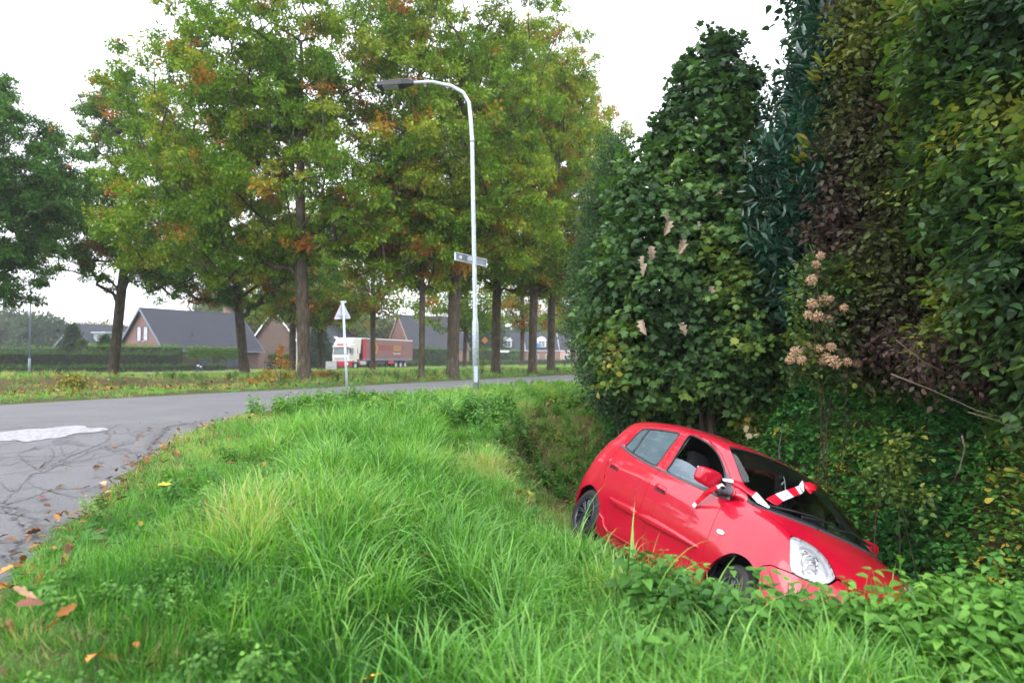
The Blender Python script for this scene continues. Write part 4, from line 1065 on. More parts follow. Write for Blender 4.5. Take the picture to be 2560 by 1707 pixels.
# ------------------------------------------------------------------ the red car: body surface
CAGE=np.array([
# R0
[(-1.66,0,.30),(-1.65,.42,.30),(-1.58,.64,.28),(-1.48,.72,.25),(-1.185,.74,.18),(-.80,.74,.16),(-.25,.74,.16),(.3,.74,.16),(.80,.74,.16),(1.185,.74,.17),(1.46,.71,.18),(1.66,.60,.18),(1.76,.35,.17),(1.79,0,.17)],
[(-1.70,0,.38),(-1.69,.44,.38),(-1.61,.68,.36),(-1.50,.765,.34),(-1.185,.79,.28),(-.80,.775,.25),(-.25,.775,.25),(.3,.775,.25),(.8,.775,.25),(1.185,.785,.27),(1.47,.76,.27),(1.69,.63,.27),(1.80,.36,.27),(1.83,0,.27)],
[(-1.71,0,.48),(-1.70,.45,.48),(-1.62,.70,.48),(-1.50,.785,.46),(-1.185,.80,.42),(-.8,.785,.40),(-.25,.785,.40),(.3,.785,.40),(.8,.785,.40),(1.185,.80,.42),(1.47,.775,.42),(1.69,.64,.42),(1.80,.37,.42),(1.83,0,.42)],
[(-1.69,0,.60),(-1.68,.45,.60),(-1.60,.69,.60),(-1.49,.785,.60),(-1.185,.805,.58),(-.8,.80,.56),(-.25,.80,.55),(.3,.80,.54),(.8,.80,.54),(1.185,.805,.57),(1.46,.77,.56),(1.67,.62,.55),(1.77,.36,.55),(1.80,0,.55)],
[(-1.62,0,.84),(-1.61,.44,.84),(-1.55,.66,.85),(-1.46,.755,.86),(-1.185,.785,.86),(-.8,.795,.85),(-.25,.80,.83),(.3,.80,.80),(.8,.795,.77),(1.185,.775,.74),(1.43,.735,.71),(1.62,.58,.67),(1.72,.34,.65),(1.75,0,.64)],
[(-1.58,0,.98),(-1.57,.43,.98),(-1.52,.63,1.0),(-1.42,.70,1.04),(-1.185,.705,1.05),(-.8,.735,1.01),(-.25,.755,.965),(.3,.755,.94),(.78,.735,.92),(1.17,.70,.89),(1.41,.665,.83),(1.57,.52,.76),(1.65,.31,.74),(1.68,0,.73)],
[(-1.56,0,1.03),(-1.55,.43,1.03),(-1.50,.62,1.05),(-1.41,.685,1.08),(-1.18,.69,1.08),(-.8,.72,1.04),(-.25,.74,.99),(.3,.74,.965),(.80,.71,.96),(1.08,.655,.955),(1.24,.56,.94),(1.33,.42,.93),(1.38,.25,.925),(1.40,0,.925)],
[(-1.54,0,1.08),(-1.53,.42,1.08),(-1.48,.61,1.10),(-1.39,.67,1.11),(-1.17,.68,1.10),(-.79,.71,1.06),(-.25,.73,1.01),(.3,.73,.985),(.84,.685,.985),(.93,.63,1.0),(1.0,.50,1.015),(1.04,.36,1.025),(1.065,.2,1.03),(1.075,0,1.03)],
[(-1.49,0,1.25),(-1.48,.40,1.25),(-1.44,.56,1.25),(-1.36,.61,1.25),(-1.13,.625,1.25),(-.77,.64,1.24),(-.25,.65,1.22),(.26,.65,1.20),(.55,.615,1.20),(.63,.565,1.215),(.68,.45,1.225),(.71,.33,1.235),(.73,.18,1.24),(.735,0,1.24)],
[(-1.45,0,1.38),(-1.44,.36,1.375),(-1.41,.49,1.365),(-1.35,.525,1.36),(-1.1,.545,1.39),(-.75,.555,1.405),(-.25,.56,1.41),(.0,.56,1.405),(.17,.53,1.39),(.25,.49,1.395),(.29,.38,1.41),(.31,.28,1.42),(.325,.15,1.425),(.33,0,1.427)],
[(-1.41,0,1.43),(-1.38,.30,1.42),(-1.33,.38,1.425),(-1.27,.40,1.435),(-1.05,.40,1.45),(-.72,.40,1.465),(-.28,.40,1.465),(-.08,.40,1.455),(.05,.38,1.445),(.12,.34,1.44),(.16,.27,1.445),(.18,.19,1.45),(.19,.1,1.45),(.195,0,1.452)],
[(-1.36,0,1.44),(-1.3,0,1.448),(-1.2,0,1.458),(-1.1,0,1.465),(-.95,0,1.472),(-.68,0,1.48),(-.35,0,1.48),(-.2,0,1.476),(-.1,0,1.472),(-.04,0,1.47),(.0,0,1.467),(.02,0,1.465),(.035,0,1.463),(.04,0,1.462)],
],float)
def _herm(P,axis_pts,s,mirror,crease=None):
    # P: (N,K,3) control points per query; s: (N,) in [0,K-1]
    N,K,_=P.shape
    d=np.linalg.norm(np.diff(P,axis=1),axis=2)+1e-9   # N,K-1
    sl=np.diff(P,axis=1)/d[...,None]
    T=np.empty_like(P)
    w0=d[:,1:]/(d[:,1:]+d[:,:-1]);
    T[:,1:-1]=sl[:,:-1]*w0[...,None]+sl[:,1:]*(1-w0)[...,None]
    T[:,0]=sl[:,0];T[:,-1]=sl[:,-1]
    if mirror:  # closed across the y=0 plane at both ends: tangent purely along y
        for e in (0,-1):
            T[:,e,0]=0;T[:,e,2]=0;T[:,e,1]=np.sign(T[:,e,1]+1e-12)
    i=np.clip(np.floor(s).astype(int),0,K-2);f=s-i;r=np.arange(N)
    h=d[r,i][:,None];f=f[:,None]
    a=P[r,i];b=P[r,i+1];ta=T[r,i];tb=T[r,i+1]
    if crease is not None:
        row,w=crease
        ma=(i==row);mb=(i+1==row)
        ta=np.where(ma[:,None],ta*(1-w)+sl[r,i]*w,ta);tb=np.where(mb[:,None],tb*(1-w)+sl[r,i]*w,tb)
    ta=ta*h;tb=tb*h
    return (2*f**3-3*f**2+1)*a+(f**3-2*f**2+f)*ta+(-2*f**3+3*f**2)*b+(f**3-f**2)*tb
def surf(u,v,C=None):
    C=CAGE if C is None else C
    u=np.asarray(u,float);v=np.asarray(v,float);N=len(u);K=C.shape[1]
    cols=np.empty((N,K,3))
    for k in range(K):
        P=np.broadcast_to(C[:,k][None],(N,C.shape[0],3)).copy()
        cols[:,k]=_herm(P,None,v,False,(4,.85) if 2<=k<=7 else ((4,.5) if k==8 else None))
    cols[:,0,1]=0;cols[:,-1,1]=0
    r=_herm(cols,None,u,True)
    r[:,1]*=-1
    return r

CAGE[8,8:12]+=[.03,.025,.012];CAGE[8,12:]+=[.03,0,.012]
CAGE[9,8:]+=[.03,0,.0];CAGE[9,8:11,1]+=.02
CAGE[7,8:]+=[.045,0,-.006];CAGE[7,8:10,1]+=.012
CAGE[6,8:,2]-=.008
CAGE[9:,5:,2]+=.012;CAGE[9:,:5,2]+=.003
CAGE[8,4:8,1]+=.008
def paint_mat():
    t = NT('red_car_paint')
    b = t.bsdf((.44, .001, .022), .40, .25, 0, Coat_Weight=1.0, Coat_Roughness=.045, Coat_IOR=1.5)
    f = t.noise(14, 6, .65)
    # dried dirt: runs down the doors, dust on the lower half
    v = t.mapping((26, 26, 1.1)); runs = t.noise(1.0, 3, .5, vec=v)
    rr = t.ramp(runs, [(.60, (0, 0, 0)), (.72, (1, 1, 1))])
    dust = t.ramp(t.noise(3.0, 6, .7), [(.45, (0, 0, 0)), (.75, (1, 1, 1))])
    col = t.mix(t.math('MULTIPLY', rr, .6), (.44, .001, .022), (.15, .02, .02))
    col = t.mix(t.math('MULTIPLY', dust, .03), col, (.35, .12, .09))
    t.link(col, b.inputs['Base Color'])
    rough = t.math('ADD', t.math('MULTIPLY', f, .04), .005)
    t.link(rough, b.inputs['Coat Roughness'])
    return t.mat
def glass_mat(name, tint=(.62, .72, .70), rough=.0, dirt=.0, film=(.5, .55, .55)):
    if name in MATS: return MATS[name]
    t = NT(name)
    tr = t.node('ShaderNodeBsdfTransparent'); tr.inputs[0].default_value = (*tint, 1)
    gl = t.node('ShaderNodeBsdfGlossy'); gl.inputs['Roughness'].default_value = rough; gl.inputs[0].default_value = (1, 1, 1, 1)
    fr = t.node('ShaderNodeFresnel'); fr.inputs[0].default_value = 1.52
    fm = t.math('ADD', t.math('MULTIPLY', fr.outputs[0], 1.05), .01, True)
    mx = t.node('ShaderNodeMixShader'); t.link(fm, mx.inputs[0]); t.link(tr.outputs[0], mx.inputs[1]); t.link(gl.outputs[0], mx.inputs[2])
    if dirt:  # diffuse film: dust on some panes, painted sky reflection on others
        df = t.node('ShaderNodeBsdfDiffuse'); df.inputs[0].default_value = (*film, 1)
        m2 = t.node('ShaderNodeMixShader')
        f = t.ramp(t.noise(3, 4, .6), [(.3, (dirt*.85,)*3), (.75, (min(1, dirt*1.15),)*3)])
        t.link(f, m2.inputs[0]); t.link(mx.outputs[0], m2.inputs[1]); t.link(df.outputs[0], m2.inputs[2]); mx = m2
    t.link(mx.outputs[0], t.out.inputs['Surface'])
    MATS[name] = t.mat
    return t.mat
M_RED = paint_mat()
M_BLACKP = plain('black_plastic', (.012, .013, .015), .45, bump=.15)
M_GREYP = plain('faded_grey_plastic', (.07, .075, .09), .42, bump=.1)
M_RUBBER = plain('tyre_rubber', (.018, .018, .019), .75, var=.3, scale=20)
M_SEAT = plain('seat_fabric', (.018, .02, .026), .9)
M_LINER = plain('headlining', (.20, .21, .21), .9)
M_CAP = plain('dark_grey_hubcap', (.045, .052, .07), .33, metal=.35, var=.2, scale=30)
M_GLASS = glass_mat('windscreen_glass', (.90, .97, .94))
M_SGLASS = glass_mat('sky_film_side_glass', (.45, .52, .55), .03, .45, (.16, .23, .27))  # blue-grey film paints the sky's reflection into the side and rear panes
M_FGLASS = glass_mat('dusty_side_glass', (.55, .62, .66), .02, .40, (.26, .34, .42))
M_LENS = glass_mat('headlight_lens', (.93, .94, .95), .02, .10, (.8, .82, .82))
M_CHROME = plain('reflector_silver', (.86, .87, .9), .12, metal=1)
M_LAMPIN = plain('lamp_housing_white', (.72, .73, .76), .35, metal=.15)
M_AMBER = plain('amber_plastic', (.8, .28, .03), .3)
M_REDLENS = plain('red_lamp_lens', (.5, .01, .01), .15)
M_BADGE = plain('badge_chrome', (.7, .7, .72), .2, metal=1)
M_CLEARW = plain('white_marker_lens', (.85, .82, .78), .15)

CAR_R = Matrix(((0.32334, 0.85988, 0.39504), (-0.94524, 0.31309, 0.09216), (-0.04443, -0.4032, 0.91403)))
CAR_T = Vector((1.6931, 6.2121, -2.2238 + EYE))
car = thing('car', 'red five-door hatchback with black hubcaps tipped sideways in the ditch', 'car')
car.matrix_world = Matrix.Translation(CAR_T) @ CAR_R.to_4x4()

def resample(poly, step=.07, closed=True):
    out = []; n = len(poly)
    for i in range(n if closed else n-1):
        a = np.array(poly[i]); b = np.array(poly[(i+1) % n])
        k = max(1, int(np.ceil(np.linalg.norm(b-a)/step)))
        for j in range(k): out.append(a + (b-a)*j/k)
    if not closed: out.append(np.array(poly[-1]))
    return np.array(out)
def smooth_poly(poly, it=1, keep=()):
    """Chaikin rounding of a closed polygon, corner indices in keep stay sharp; seam points stay"""
    P = [tuple(p) for p in poly]; K = set(tuple(poly[i]) for i in keep)
    for _ in range(it):
        Q = []; n = len(P)
        for i in range(n):
            a, b, c = P[i-1], P[i], P[(i+1) % n]
            if b in K or b[0] <= 1e-6 or b[0] >= 13-1e-6 or b[1] >= 11-1e-6: Q.append(b)
            else:
                Q.append((b[0]*.75+a[0]*.25, b[1]*.75+a[1]*.25)); Q.append((b[0]*.75+c[0]*.25, b[1]*.75+c[1]*.25))
        P = Q
    return P
def inpoly(pts, poly):
    x, y = pts[:, 0], pts[:, 1]; r = np.zeros(len(pts), bool); n = len(poly)
    for i in range(n):
        x0, y0 = poly[i]; x1, y1 = poly[(i+1) % n]
        if y0 == y1: continue
        c = ((y0 > y) != (y1 > y)) & (x < (x1-x0)*(y-y0)/(y1-y0)+x0)
        r ^= c
    return r
def surf_n(u, v):
    h = .02
    du = surf(np.clip(u+h, 0, 13), v)-surf(np.clip(u-h, 0, 13), v)
    dv = surf(u, np.clip(v+h, 0, 11))-surf(u, np.clip(v-h, 0, 11))
    n = np.cross(du, dv); n /= (np.linalg.norm(n, axis=1)[:, None]+1e-12)
    P = surf(u, v)
    c = P-np.array([0, 0, .7]); c[:, 0] *= .3
    flip = np.sum(n*c, 1) < 0
    n[flip] *= -1
    return n
def panel(name, poly, holes=(), mat=None, off=0.0, shrink=.0025, rim=.012, step=(.12, .12), mirror='pair', parent=None, both=True, bulge=0.0, bw=.16):
    """body panel cut out of the car surface along a (u, v) outline, edges turned in by rim.
    mirror: 'pair' = a right and a left object, 'join' = one object across the centre line, None = right only"""
    outer = resample(poly); rings = [outer]+[resample(h) for h in holes]
    co = []; edges = []; ringid = []
    for k, rg in enumerate(rings):
        b = len(co)
        co += [tuple(p) for p in rg]; edges += [(b+i, b+(i+1) % len(rg)) for i in range(len(rg))]
    lo = outer.min(0); hi = outer.max(0)
    gx = np.arange(np.floor(lo[0]/step[0])*step[0], hi[0], step[0])+step[0]*.5; gy = np.arange(np.floor(lo[1]/step[1])*step[1], hi[1], step[1])+step[1]*.5
    G = np.array(np.meshgrid(gx, gy)).reshape(2, -1).T
    G = G + np.stack([np.where(np.round(G[:, 1]/step[1]).astype(int) % 2 == 0, step[0]*.25, -step[0]*.25), 0*G[:, 0]], 1)
    m = inpoly(G, outer)
    for h in rings[1:]: m &= ~inpoly(G, h)
    allb = np.array(co)
    G = G[m]
    if len(G):
        d = np.full(len(G), 9.)
        for i in range(0, len(allb), 200):
            d = np.minimum(d, np.sqrt(((G[:, None]-allb[None, i:i+200])**2).sum(2)).min(1))
        G = G[d > .045]
    nb = len(co)
    allp = [Vector(p) for p in co]+[Vector(p) for p in G]
    vo, eo, fo, ov, oe, of = delaunay_2d_cdt(allp, edges, [], 0, 1e-5)
    V2 = np.array([(p[0], p[1]) for p in vo]); F = np.array([f for f in fo if len(f) == 3])
    cen = V2[F].mean(1); ok = inpoly(cen, outer)
    for h in rings[1:]: ok &= ~inpoly(cen, h)
    F = F[ok]
    used = np.unique(F); remap = -np.ones(len(V2), int); remap[used] = np.arange(len(used)); V2 = V2[used]; F = remap[F]
    V2[:, 0] = np.clip(V2[:, 0], 0, 13); V2[:, 1] = np.clip(V2[:, 1], 0, 11)
    P = surf(V2[:, 0], V2[:, 1]); N = surf_n(V2[:, 0], V2[:, 1])
    a, b, c = P[F[:, 0]], P[F[:, 1]], P[F[:, 2]]
    fn = np.cross(b-a, c-a); fl = np.sum(fn*N[F].mean(1), 1) < 0
    F[fl] = F[fl][:, ::-1]
    if bulge:
        d = np.full(len(V2), 9.)
        for i in range(0, len(allb), 200):
            d = np.minimum(d, np.sqrt(((V2[:, None]-allb[None, i:i+200])**2).sum(2)).min(1))
        q = np.clip(d/bw, 0, 1); P = P+N*(bulge*np.sqrt(1-(1-q)**2))[:, None]
    P = P+N*off
    # boundary edges (directed)
    E = {}
    for f in F.tolist():
        for i in range(3):
            e = (f[i], f[(i+1) % 3]); E[e] = E.get(e, 0)+1
    bd = [e for e in E if (e[1], e[0]) not in E]
    seam = (V2[:, 0] < 1e-5) | (V2[:, 0] > 13-1e-5) | (V2[:, 1] > 11-1e-5)
    bd = [e for e in bd if not (seam[e[0]] and seam[e[1]])]
    inward = np.zeros_like(P)
    for i, j in bd:
        t = P[j]-P[i]; t /= np.linalg.norm(t)+1e-12
        inward[i] += np.cross(N[i], t); inward[j] += np.cross(N[j], t)
    ln = np.linalg.norm(inward, axis=1); bm_ = ln > 1e-9
    inward[bm_] /= ln[bm_][:, None]
    P[bm_] += inward[bm_]*shrink
    P[seam & (V2[:, 1] < 11-1e-5), 1] = 0
    bv = sorted(set(i for e in bd for i in e)); bi = {v: k for k, v in enumerate(bv)}
    n0 = len(P); verts = P.tolist(); faces = F.tolist()
    sharp = set()
    if rim:
        RV = P[bv]-N[bv]*rim
        verts += RV.tolist()
        for i, j in bd:
            faces.append([j, i, n0+bi[i], n0+bi[j]]); sharp.add((min(i, j), max(i, j)))
    verts = np.array(verts)
    def make(vs, fs, nm):
        o = mesh_obj(nm, vs, fs, mat, parent, True)
        return o
    res = []
    def setsharp(o, sh):
        me = o.data; a = me.attributes.get('sharp_edge') or me.attributes.new('sharp_edge', 'BOOLEAN', 'EDGE')
        ev = np.empty(len(me.edges)*2, dtype=np.int32); me.edges.foreach_get('vertices', ev); ev = ev.reshape(-1, 2); ev.sort(axis=1)
        flags = np.array([(x, y) in sh for x, y in ev.tolist()], dtype=bool)
        a.data.foreach_set('value', flags)
    if mirror == 'join':
        k = len(verts); mv = verts.copy(); mv[:, 1] *= -1
        onc = np.zeros(k, bool); onc[:n0] = seam | (np.abs(verts[:n0, 1]) < 1e-6)
        onc |= np.abs(verts[:, 1]) < 1e-6
        idx = np.arange(k)+k; idx[onc] = np.arange(k)[onc]
        fs = faces+[[int(idx[i]) for i in f[::-1]] for f in faces]
        o = make(np.vstack([verts, mv]), fs, name); sh = set(sharp) | set((min(idx[i], idx[j]), max(idx[i], idx[j])) for i, j in sharp)
        bm = bmesh.new(); bm.from_mesh(o.data)
        bmesh.ops.delete(bm, geom=[v for v in bm.verts if not v.link_faces], context='VERTS')
        if False: pass
        bm.to_mesh(o.data); bm.free()
        # sharp edges by angle after cleaning
        o.data.set_sharp_from_angle(angle=R(50))
        res.append(o)
    else:
        o = make(verts, faces, name); setsharp(o, sharp); res.append(o)
        if mirror == 'pair':
            mv = verts.copy(); mv[:, 1] *= -1
            par = parent
            if isinstance(parent, tuple): par = parent[1]
            o2 = make(mv, [f[::-1] for f in faces], name); setsharp(o2, sharp); res.append(o2)
    return res
def reparent(o, p): o.parent = p

# outlines in (u, v), traced once for the right side
O_RWIN = smooth_poly([(4.33, 5.75), (4.22, 6.8), (4.24, 7.6), (4.27, 8.3), (4.36, 8.42), (4.98, 8.56), (5.46, 8.66), (5.74, 8.70), (5.80, 8.5), (5.81, 8.0), (5.83, 7.3), (5.90, 5.75), (5.5, 5.6), (4.95, 5.6)], 1)
O_FWIN = smooth_poly([(6.20, 5.75), (6.16, 6.7), (6.12, 7.7), (6.04, 8.6), (6.07, 8.74), (6.2, 8.77), (6.6, 8.72), (6.97, 8.62), (7.32, 8.48), (7.5, 8.3), (7.6, 8.05), (7.69, 7.80), (7.62, 7.35), (7.5, 7.05), (7.42, 5.7), (6.8, 5.65)], 1)
O_SAIL = [(7.70, 7.80), (7.77, 7.70), (7.77, 7.3), (7.775, 7.0), (7.90, 5.35), (7.68, 5.25), (7.44, 5.40), (7.44, 5.7), (7.52, 7.05), (7.64, 7.35)]
MIDL = [(5.84, 8.90), (5.9, 8.0), (6.0, 7.0), (6.05, 6.06), (6.045, 5.1), (6.03, 4.1), (6.04, 3.58), (6.04, 3.08), (6.03, 2.48), (6.05, 1.75), (6.05, 1.1)]
O_FDOOR = [(6.34, 8.905), (6.0, 8.915)]+MIDL+[(6.8, 1.12), (7.39, 1.13), (7.8, 1.17), (7.95, 1.4), (7.98, 2.12), (7.985, 3.36), (7.97, 4.1), (7.95, 5.25), (7.83, 7.0), (7.81, 7.5), (7.79, 7.80), (7.71, 8.1), (7.655, 8.38), (7.46, 8.60), (6.98, 8.78)]
O_RDOOR = [(4.09, 5.55), (4.07, 6.5), (4.09, 7.7), (4.08, 8.45), (4.17, 8.62), (5.0, 8.80), (5.36, 8.87)]+MIDL+[(5.46, 1.07), (5.27, 1.09), (5.15, 1.25), (5.10, 1.6), (4.98, 2.1), (4.72, 2.7), (4.45, 3.18), (4.30, 3.6), (4.18, 4.02), (4.11, 4.8)]
O_WSG = [(8.655, 8.70), (8.36, 8.17), (8.24, 7.67), (8.20, 7.3), (8.36, 7.12), (8.9, 7.05), (10.2, 7.03), (11.4, 7.03), (13, 7.03), (13, 8.88), (12.2, 8.88), (11, 8.82), (9.76, 8.77)]
O_WSO = [(8.64, 8.80), (8.31, 8.17), (8.17, 7.67), (8.12, 7.3), (8.28, 7.03), (8.50, 6.80), (8.93, 6.62), (9.45, 6.68), (10.2, 6.73), (11.4, 6.78), (13, 6.82), (13, 8.96), (12.2, 8.96), (11, 8.90), (9.76, 8.85)]
O_HEAD = smooth_poly([(10.033, 5.195), (10.13, 5.334), (10.299, 5.46), (10.647, 5.586), (11.027, 5.583), (11.285, 5.421), (11.432, 5.224), (11.553, 5.016), (11.604, 4.764), (11.472, 4.265), (11.284, 3.90), (11.074, 3.80), (10.80, 3.73), (10.56, 3.70), (10.49, 3.75), (10.286, 4.431), (10.051, 5.063)], 1)
O_HOOD = [(8.53, 6.74), (8.874, 6.30), (9.429, 5.90), (9.974, 5.545), (10.11, 5.46), (10.299, 5.50), (10.647, 5.63), (11.05, 5.625), (11.32, 5.46), (11.47, 5.25), (11.60, 5.03), (11.66, 4.85), (12.2, 4.78), (13, 4.74), (13, 6.78), (11.4, 6.74), (10.2, 6.69), (9.45, 6.64), (8.93, 6.58)]
def arc_poly(pts, it=3):
    P = [np.array(p, float) for p in pts]
    out = [P[0]]
    for i in range(len(P)-1):
        a = P[max(i-1, 0)]; b = P[i]; c = P[i+1]; d = P[min(i+2, len(P)-1)]
        for k in range(1, it+1):
            t = k/it
            out.append(.5*(2*b+(c-a)*t+(2*a-5*b+4*c-d)*t*t+(3*b-a-3*c+d)*t**3))
    return [tuple(p) for p in out]
RA = arc_poly([(3.30, 2.20), (3.36, 2.30), (3.5, 2.54), (3.70, 2.82), (3.96, 2.92), (4.28, 2.78), (4.52, 2.42), (4.71, 1.9), (4.78, 1.44), (4.76, .6), (4.72, 0)])
FA = arc_poly([(8.15, 0), (8.17, 1.0), (8.23, 1.83), (8.355, 2.39), (8.54, 2.80), (8.74, 3.09), (8.97, 3.195), (9.31, 3.165), (9.56, 3.0)])
O_RARCH = [(3.15, -.2), (3.2, .8), (3.28, 1.42), (3.36, 2.04), (3.5, 2.48), (3.70, 2.82), (3.96, 2.92), (4.28, 2.78), (4.52, 2.42), (4.71, 1.9), (4.78, 1.44), (4.76, .6), (4.72, -.2)]
O_FARCH = [(8.15, -.2), (8.17, 1.0), (8.23, 1.83), (8.355, 2.39), (8.54, 2.80), (8.74, 3.09), (8.97, 3.195), (9.31, 3.165), (9.58, 2.99), (9.79, 2.656), (9.87, 1.9), (9.86, 1), (9.85, -.2)]
O_FBUMP = [(9.90, 0), (9.91, 1.0), (9.92, 1.9), (9.89, 2.3), (9.82, 2.66), (9.73, 2.88), (9.66, 3.0), (9.78, 3.25), (10, 3.47), (10.2, 3.52), (10.53, 3.62), (10.8, 3.66), (11.09, 3.74), (11.32, 3.84), (11.52, 4.24), (11.66, 4.72), (12.2, 4.70), (13, 4.66), (13, 0)]
O_GRILLE = [(12.0, 4.42), (13, 4.45), (13, 3.95), (12.15, 3.98)]
O_INTAKE = [(11.2, 2.5), (11.9, 2.7), (13, 2.75), (13, 1.6), (11.9, 1.6), (11.3, 1.8)]
O_FOG = [(10.35, 2.5), (10.85, 2.6), (10.85, 1.9), (10.4, 1.95)]
O_RBUMP = [(0, 0), (3.12, 0), (3.16, .8), (3.22, 1.42), (3.26, 2.04), (3.28, 2.3), (3.2, 3.0), (2.6, 3.3), (2.0, 3.2), (1.6, 2.6), (0, 2.6)]
O_TLAMP = [(2.1, 4.3), (2.5, 4.2), (2.75, 4.5), (2.7, 5.6), (2.4, 6.9), (2.15, 6.6)]
O_GATE = [(0, 2.68), (1.55, 2.68), (1.93, 3.3), (1.98, 4.2), (2.02, 6.6), (1.98, 7.6), (1.9, 8.7), (1.2, 9.1), (0, 9.2)]
O_RGLASS = [(0, 7.0), (1.4, 7.0), (1.75, 7.15), (1.7, 8.5), (1.2, 8.75), (0, 8.85)]

body_poly = [(0, 0), (13, 0), (13, 11), (0, 11)]
# the shell outline skirts what opens at the edge of the domain
shell = [(0, 11), (0, 9.22), (1.2, 9.12), (1.93, 8.73), (2.0, 7.6), (2.045, 6.7)]+[(2.09, 6.65), (2.4, 6.94), (2.73, 5.62), (2.79, 4.46), (2.5, 4.16), (2.06, 4.28)]+[(2.0, 4.2), (1.95, 3.3), (2.0, 3.24), (2.6, 3.34), (3.22, 3.04), (3.29, 2.4)]+RA+FA+[(9.66, 3.04), (9.78, 3.28), (10, 3.5), (10.2, 3.545), (10.53, 3.65), (10.56, 3.70),
         (10.49, 3.75), (10.286, 4.431), (10.051, 5.063), (10.033, 5.195), (10.06, 5.47), (9.974, 5.52), (9.429, 5.87), (8.874, 6.27), (8.51, 6.76), (8.28, 7.03), (8.12, 7.3), (8.17, 7.67), (8.31, 8.17), (8.64, 8.80), (9.76, 8.85), (11, 8.90), (12.2, 8.96), (13, 8.96), (13, 11)]
panel('body', shell, [O_FDOOR, O_RDOOR], M_RED, 0, .002, .02, (.10, .11), 'join', car)
panel('hood', O_HOOD, [], M_RED, 0, .0025, .015, (.12, .08), 'join', car)
fb = panel('front_bumper', O_FBUMP, [O_GRILLE, O_INTAKE, O_FOG], M_RED, 0, .002, .02, (.12, .12), 'join', car)[0]
panel('grille', O_GRILLE, [], M_BLACKP, -.02, 0, 0, (.1, .1), 'join', fb)
panel('air_intake', O_INTAKE, [], M_BLACKP, -.03, 0, 0, (.1, .1), 'join', fb)
for o in panel('fog_lamp', O_FOG, [], M_BLACKP, -.015, 0, 0, (.1, .1), 'pair', car): reparent(o, fb)
panel('rear_bumper', O_RBUMP, [], M_RED, 0, .002, .02, (.12, .12), 'join', car)
gate = panel('tailgate', O_GATE, [O_RGLASS], M_RED, 0, .003, .02, (.12, .12), 'join', car)[0]
panel('rear_window', O_RGLASS, [], M_SGLASS, -.004, -.004, 0, (.14, .14), 'join', gate)
panel('tail_lamp', O_TLAMP, [], M_REDLENS, .002, .002, .02, (.1, .1), 'pair', car)
# windscreen: glass, its black printed border and the cowl below
ws = panel('windscreen', O_WSO, [], M_GLASS, -.003, .001, 0, (.14, .14), 'join', car)[0]
panel('windscreen_border', O_WSO, [O_WSG], M_BLACKP, -.001, .0015, .006, (.10, .06), 'join', ws)
panel('cowl_trim', [(8.62, 6.70), (8.93, 6.56), (9.45, 6.625), (10.2, 6.675), (11.4, 6.72), (13, 6.76), (13, 6.84), (11.4, 6.80), (10.2, 6.76), (9.45, 6.70), (8.93, 6.65)], [], M_GREYP, .007, .0, .012, (.1, .03), 'join', car)

rdoor = panel('door', O_RDOOR, [O_RWIN], M_RED, 0, .0025, .014, (.09, .10), 'pair', car)
fdoor = panel('door', O_FDOOR, [O_FWIN], M_RED, 0, .0025, .014, (.09, .10), 'pair', car)
for k in (0, 1):
    rdoor[k]['label'] = 'rear passenger door'; fdoor[k]['label'] = 'front door'
for a, b in zip(panel('window_glass', O_RWIN, [], M_SGLASS, -.006, -.006, 0, (.15, .15), 'pair', car), rdoor): reparent(a, b)
rdoor[1].children[0].data.materials[0] = M_GLASS
half = [(6.20, 5.75), (6.16, 6.7), (6.129, 7.57), (6.298, 7.60), (6.55, 7.58), (6.80, 7.49), (7.03, 7.37), (7.23, 7.23), (7.36, 7.0), (7.43, 6.5), (7.42, 5.7), (6.8, 5.65)]
gl = panel('window_glass', half, [], M_FGLASS, -.012, -.004, .003, (.12, .12), None, fdoor[0])[0]
gl['label'] = 'half wound down side window'
gl = panel('window_glass', O_FWIN, [], M_GLASS, -.006, -.006, 0, (.15, .15), 'pair', car)
bpy.data.objects.remove(gl[0]); reparent(gl[1], fdoor[1])
for a, b in zip(panel('mirror_mount', O_SAIL, [], M_GREYP, .008, .001, .014, (.08, .1), 'pair', car), fdoor): reparent(a, b)
def ring(poly, w, name, mat, off, par, step=.05):
    """flat rubber seal: ring between an outline and the same outline pulled in"""
    P = resample(poly, step); n = len(P)
    out = []
    for s_ in (1, -1):
        Q = surf(P[:, 0], P[:, 1]); N = surf_n(P[:, 0], P[:, 1])
        t = np.roll(Q, -1, 0)-np.roll(Q, 1, 0); t /= np.linalg.norm(t, axis=1)[:, None]+1e-9
        inn = np.cross(N, t); c = Q.mean(0)
        if np.sum(inn*(c-Q)) < 0: inn *= -1
        a = Q+N*off; b = Q+inn*w+N*off; a2 = Q-N*.012; b2 = Q+inn*w-N*.012
        V = np.vstack([a2, a, b, b2])
        if s_ < 0: V[:, 1] *= -1
        F = []
        for r_ in range(3):
            for i in range(n):
                j = (i+1) % n; F.append((r_*n+i, r_*n+j, (r_+1)*n+j, (r_+1)*n+i))
        out.append(mesh_obj(name, V, F, mat, par[0 if s_ > 0 else 1], False))
    return out
ring(O_RWIN, .011, 'window_seal', M_BLACKP, .001, rdoor)
ring(O_FWIN, .011, 'window_seal', M_BLACKP, .001, fdoor)
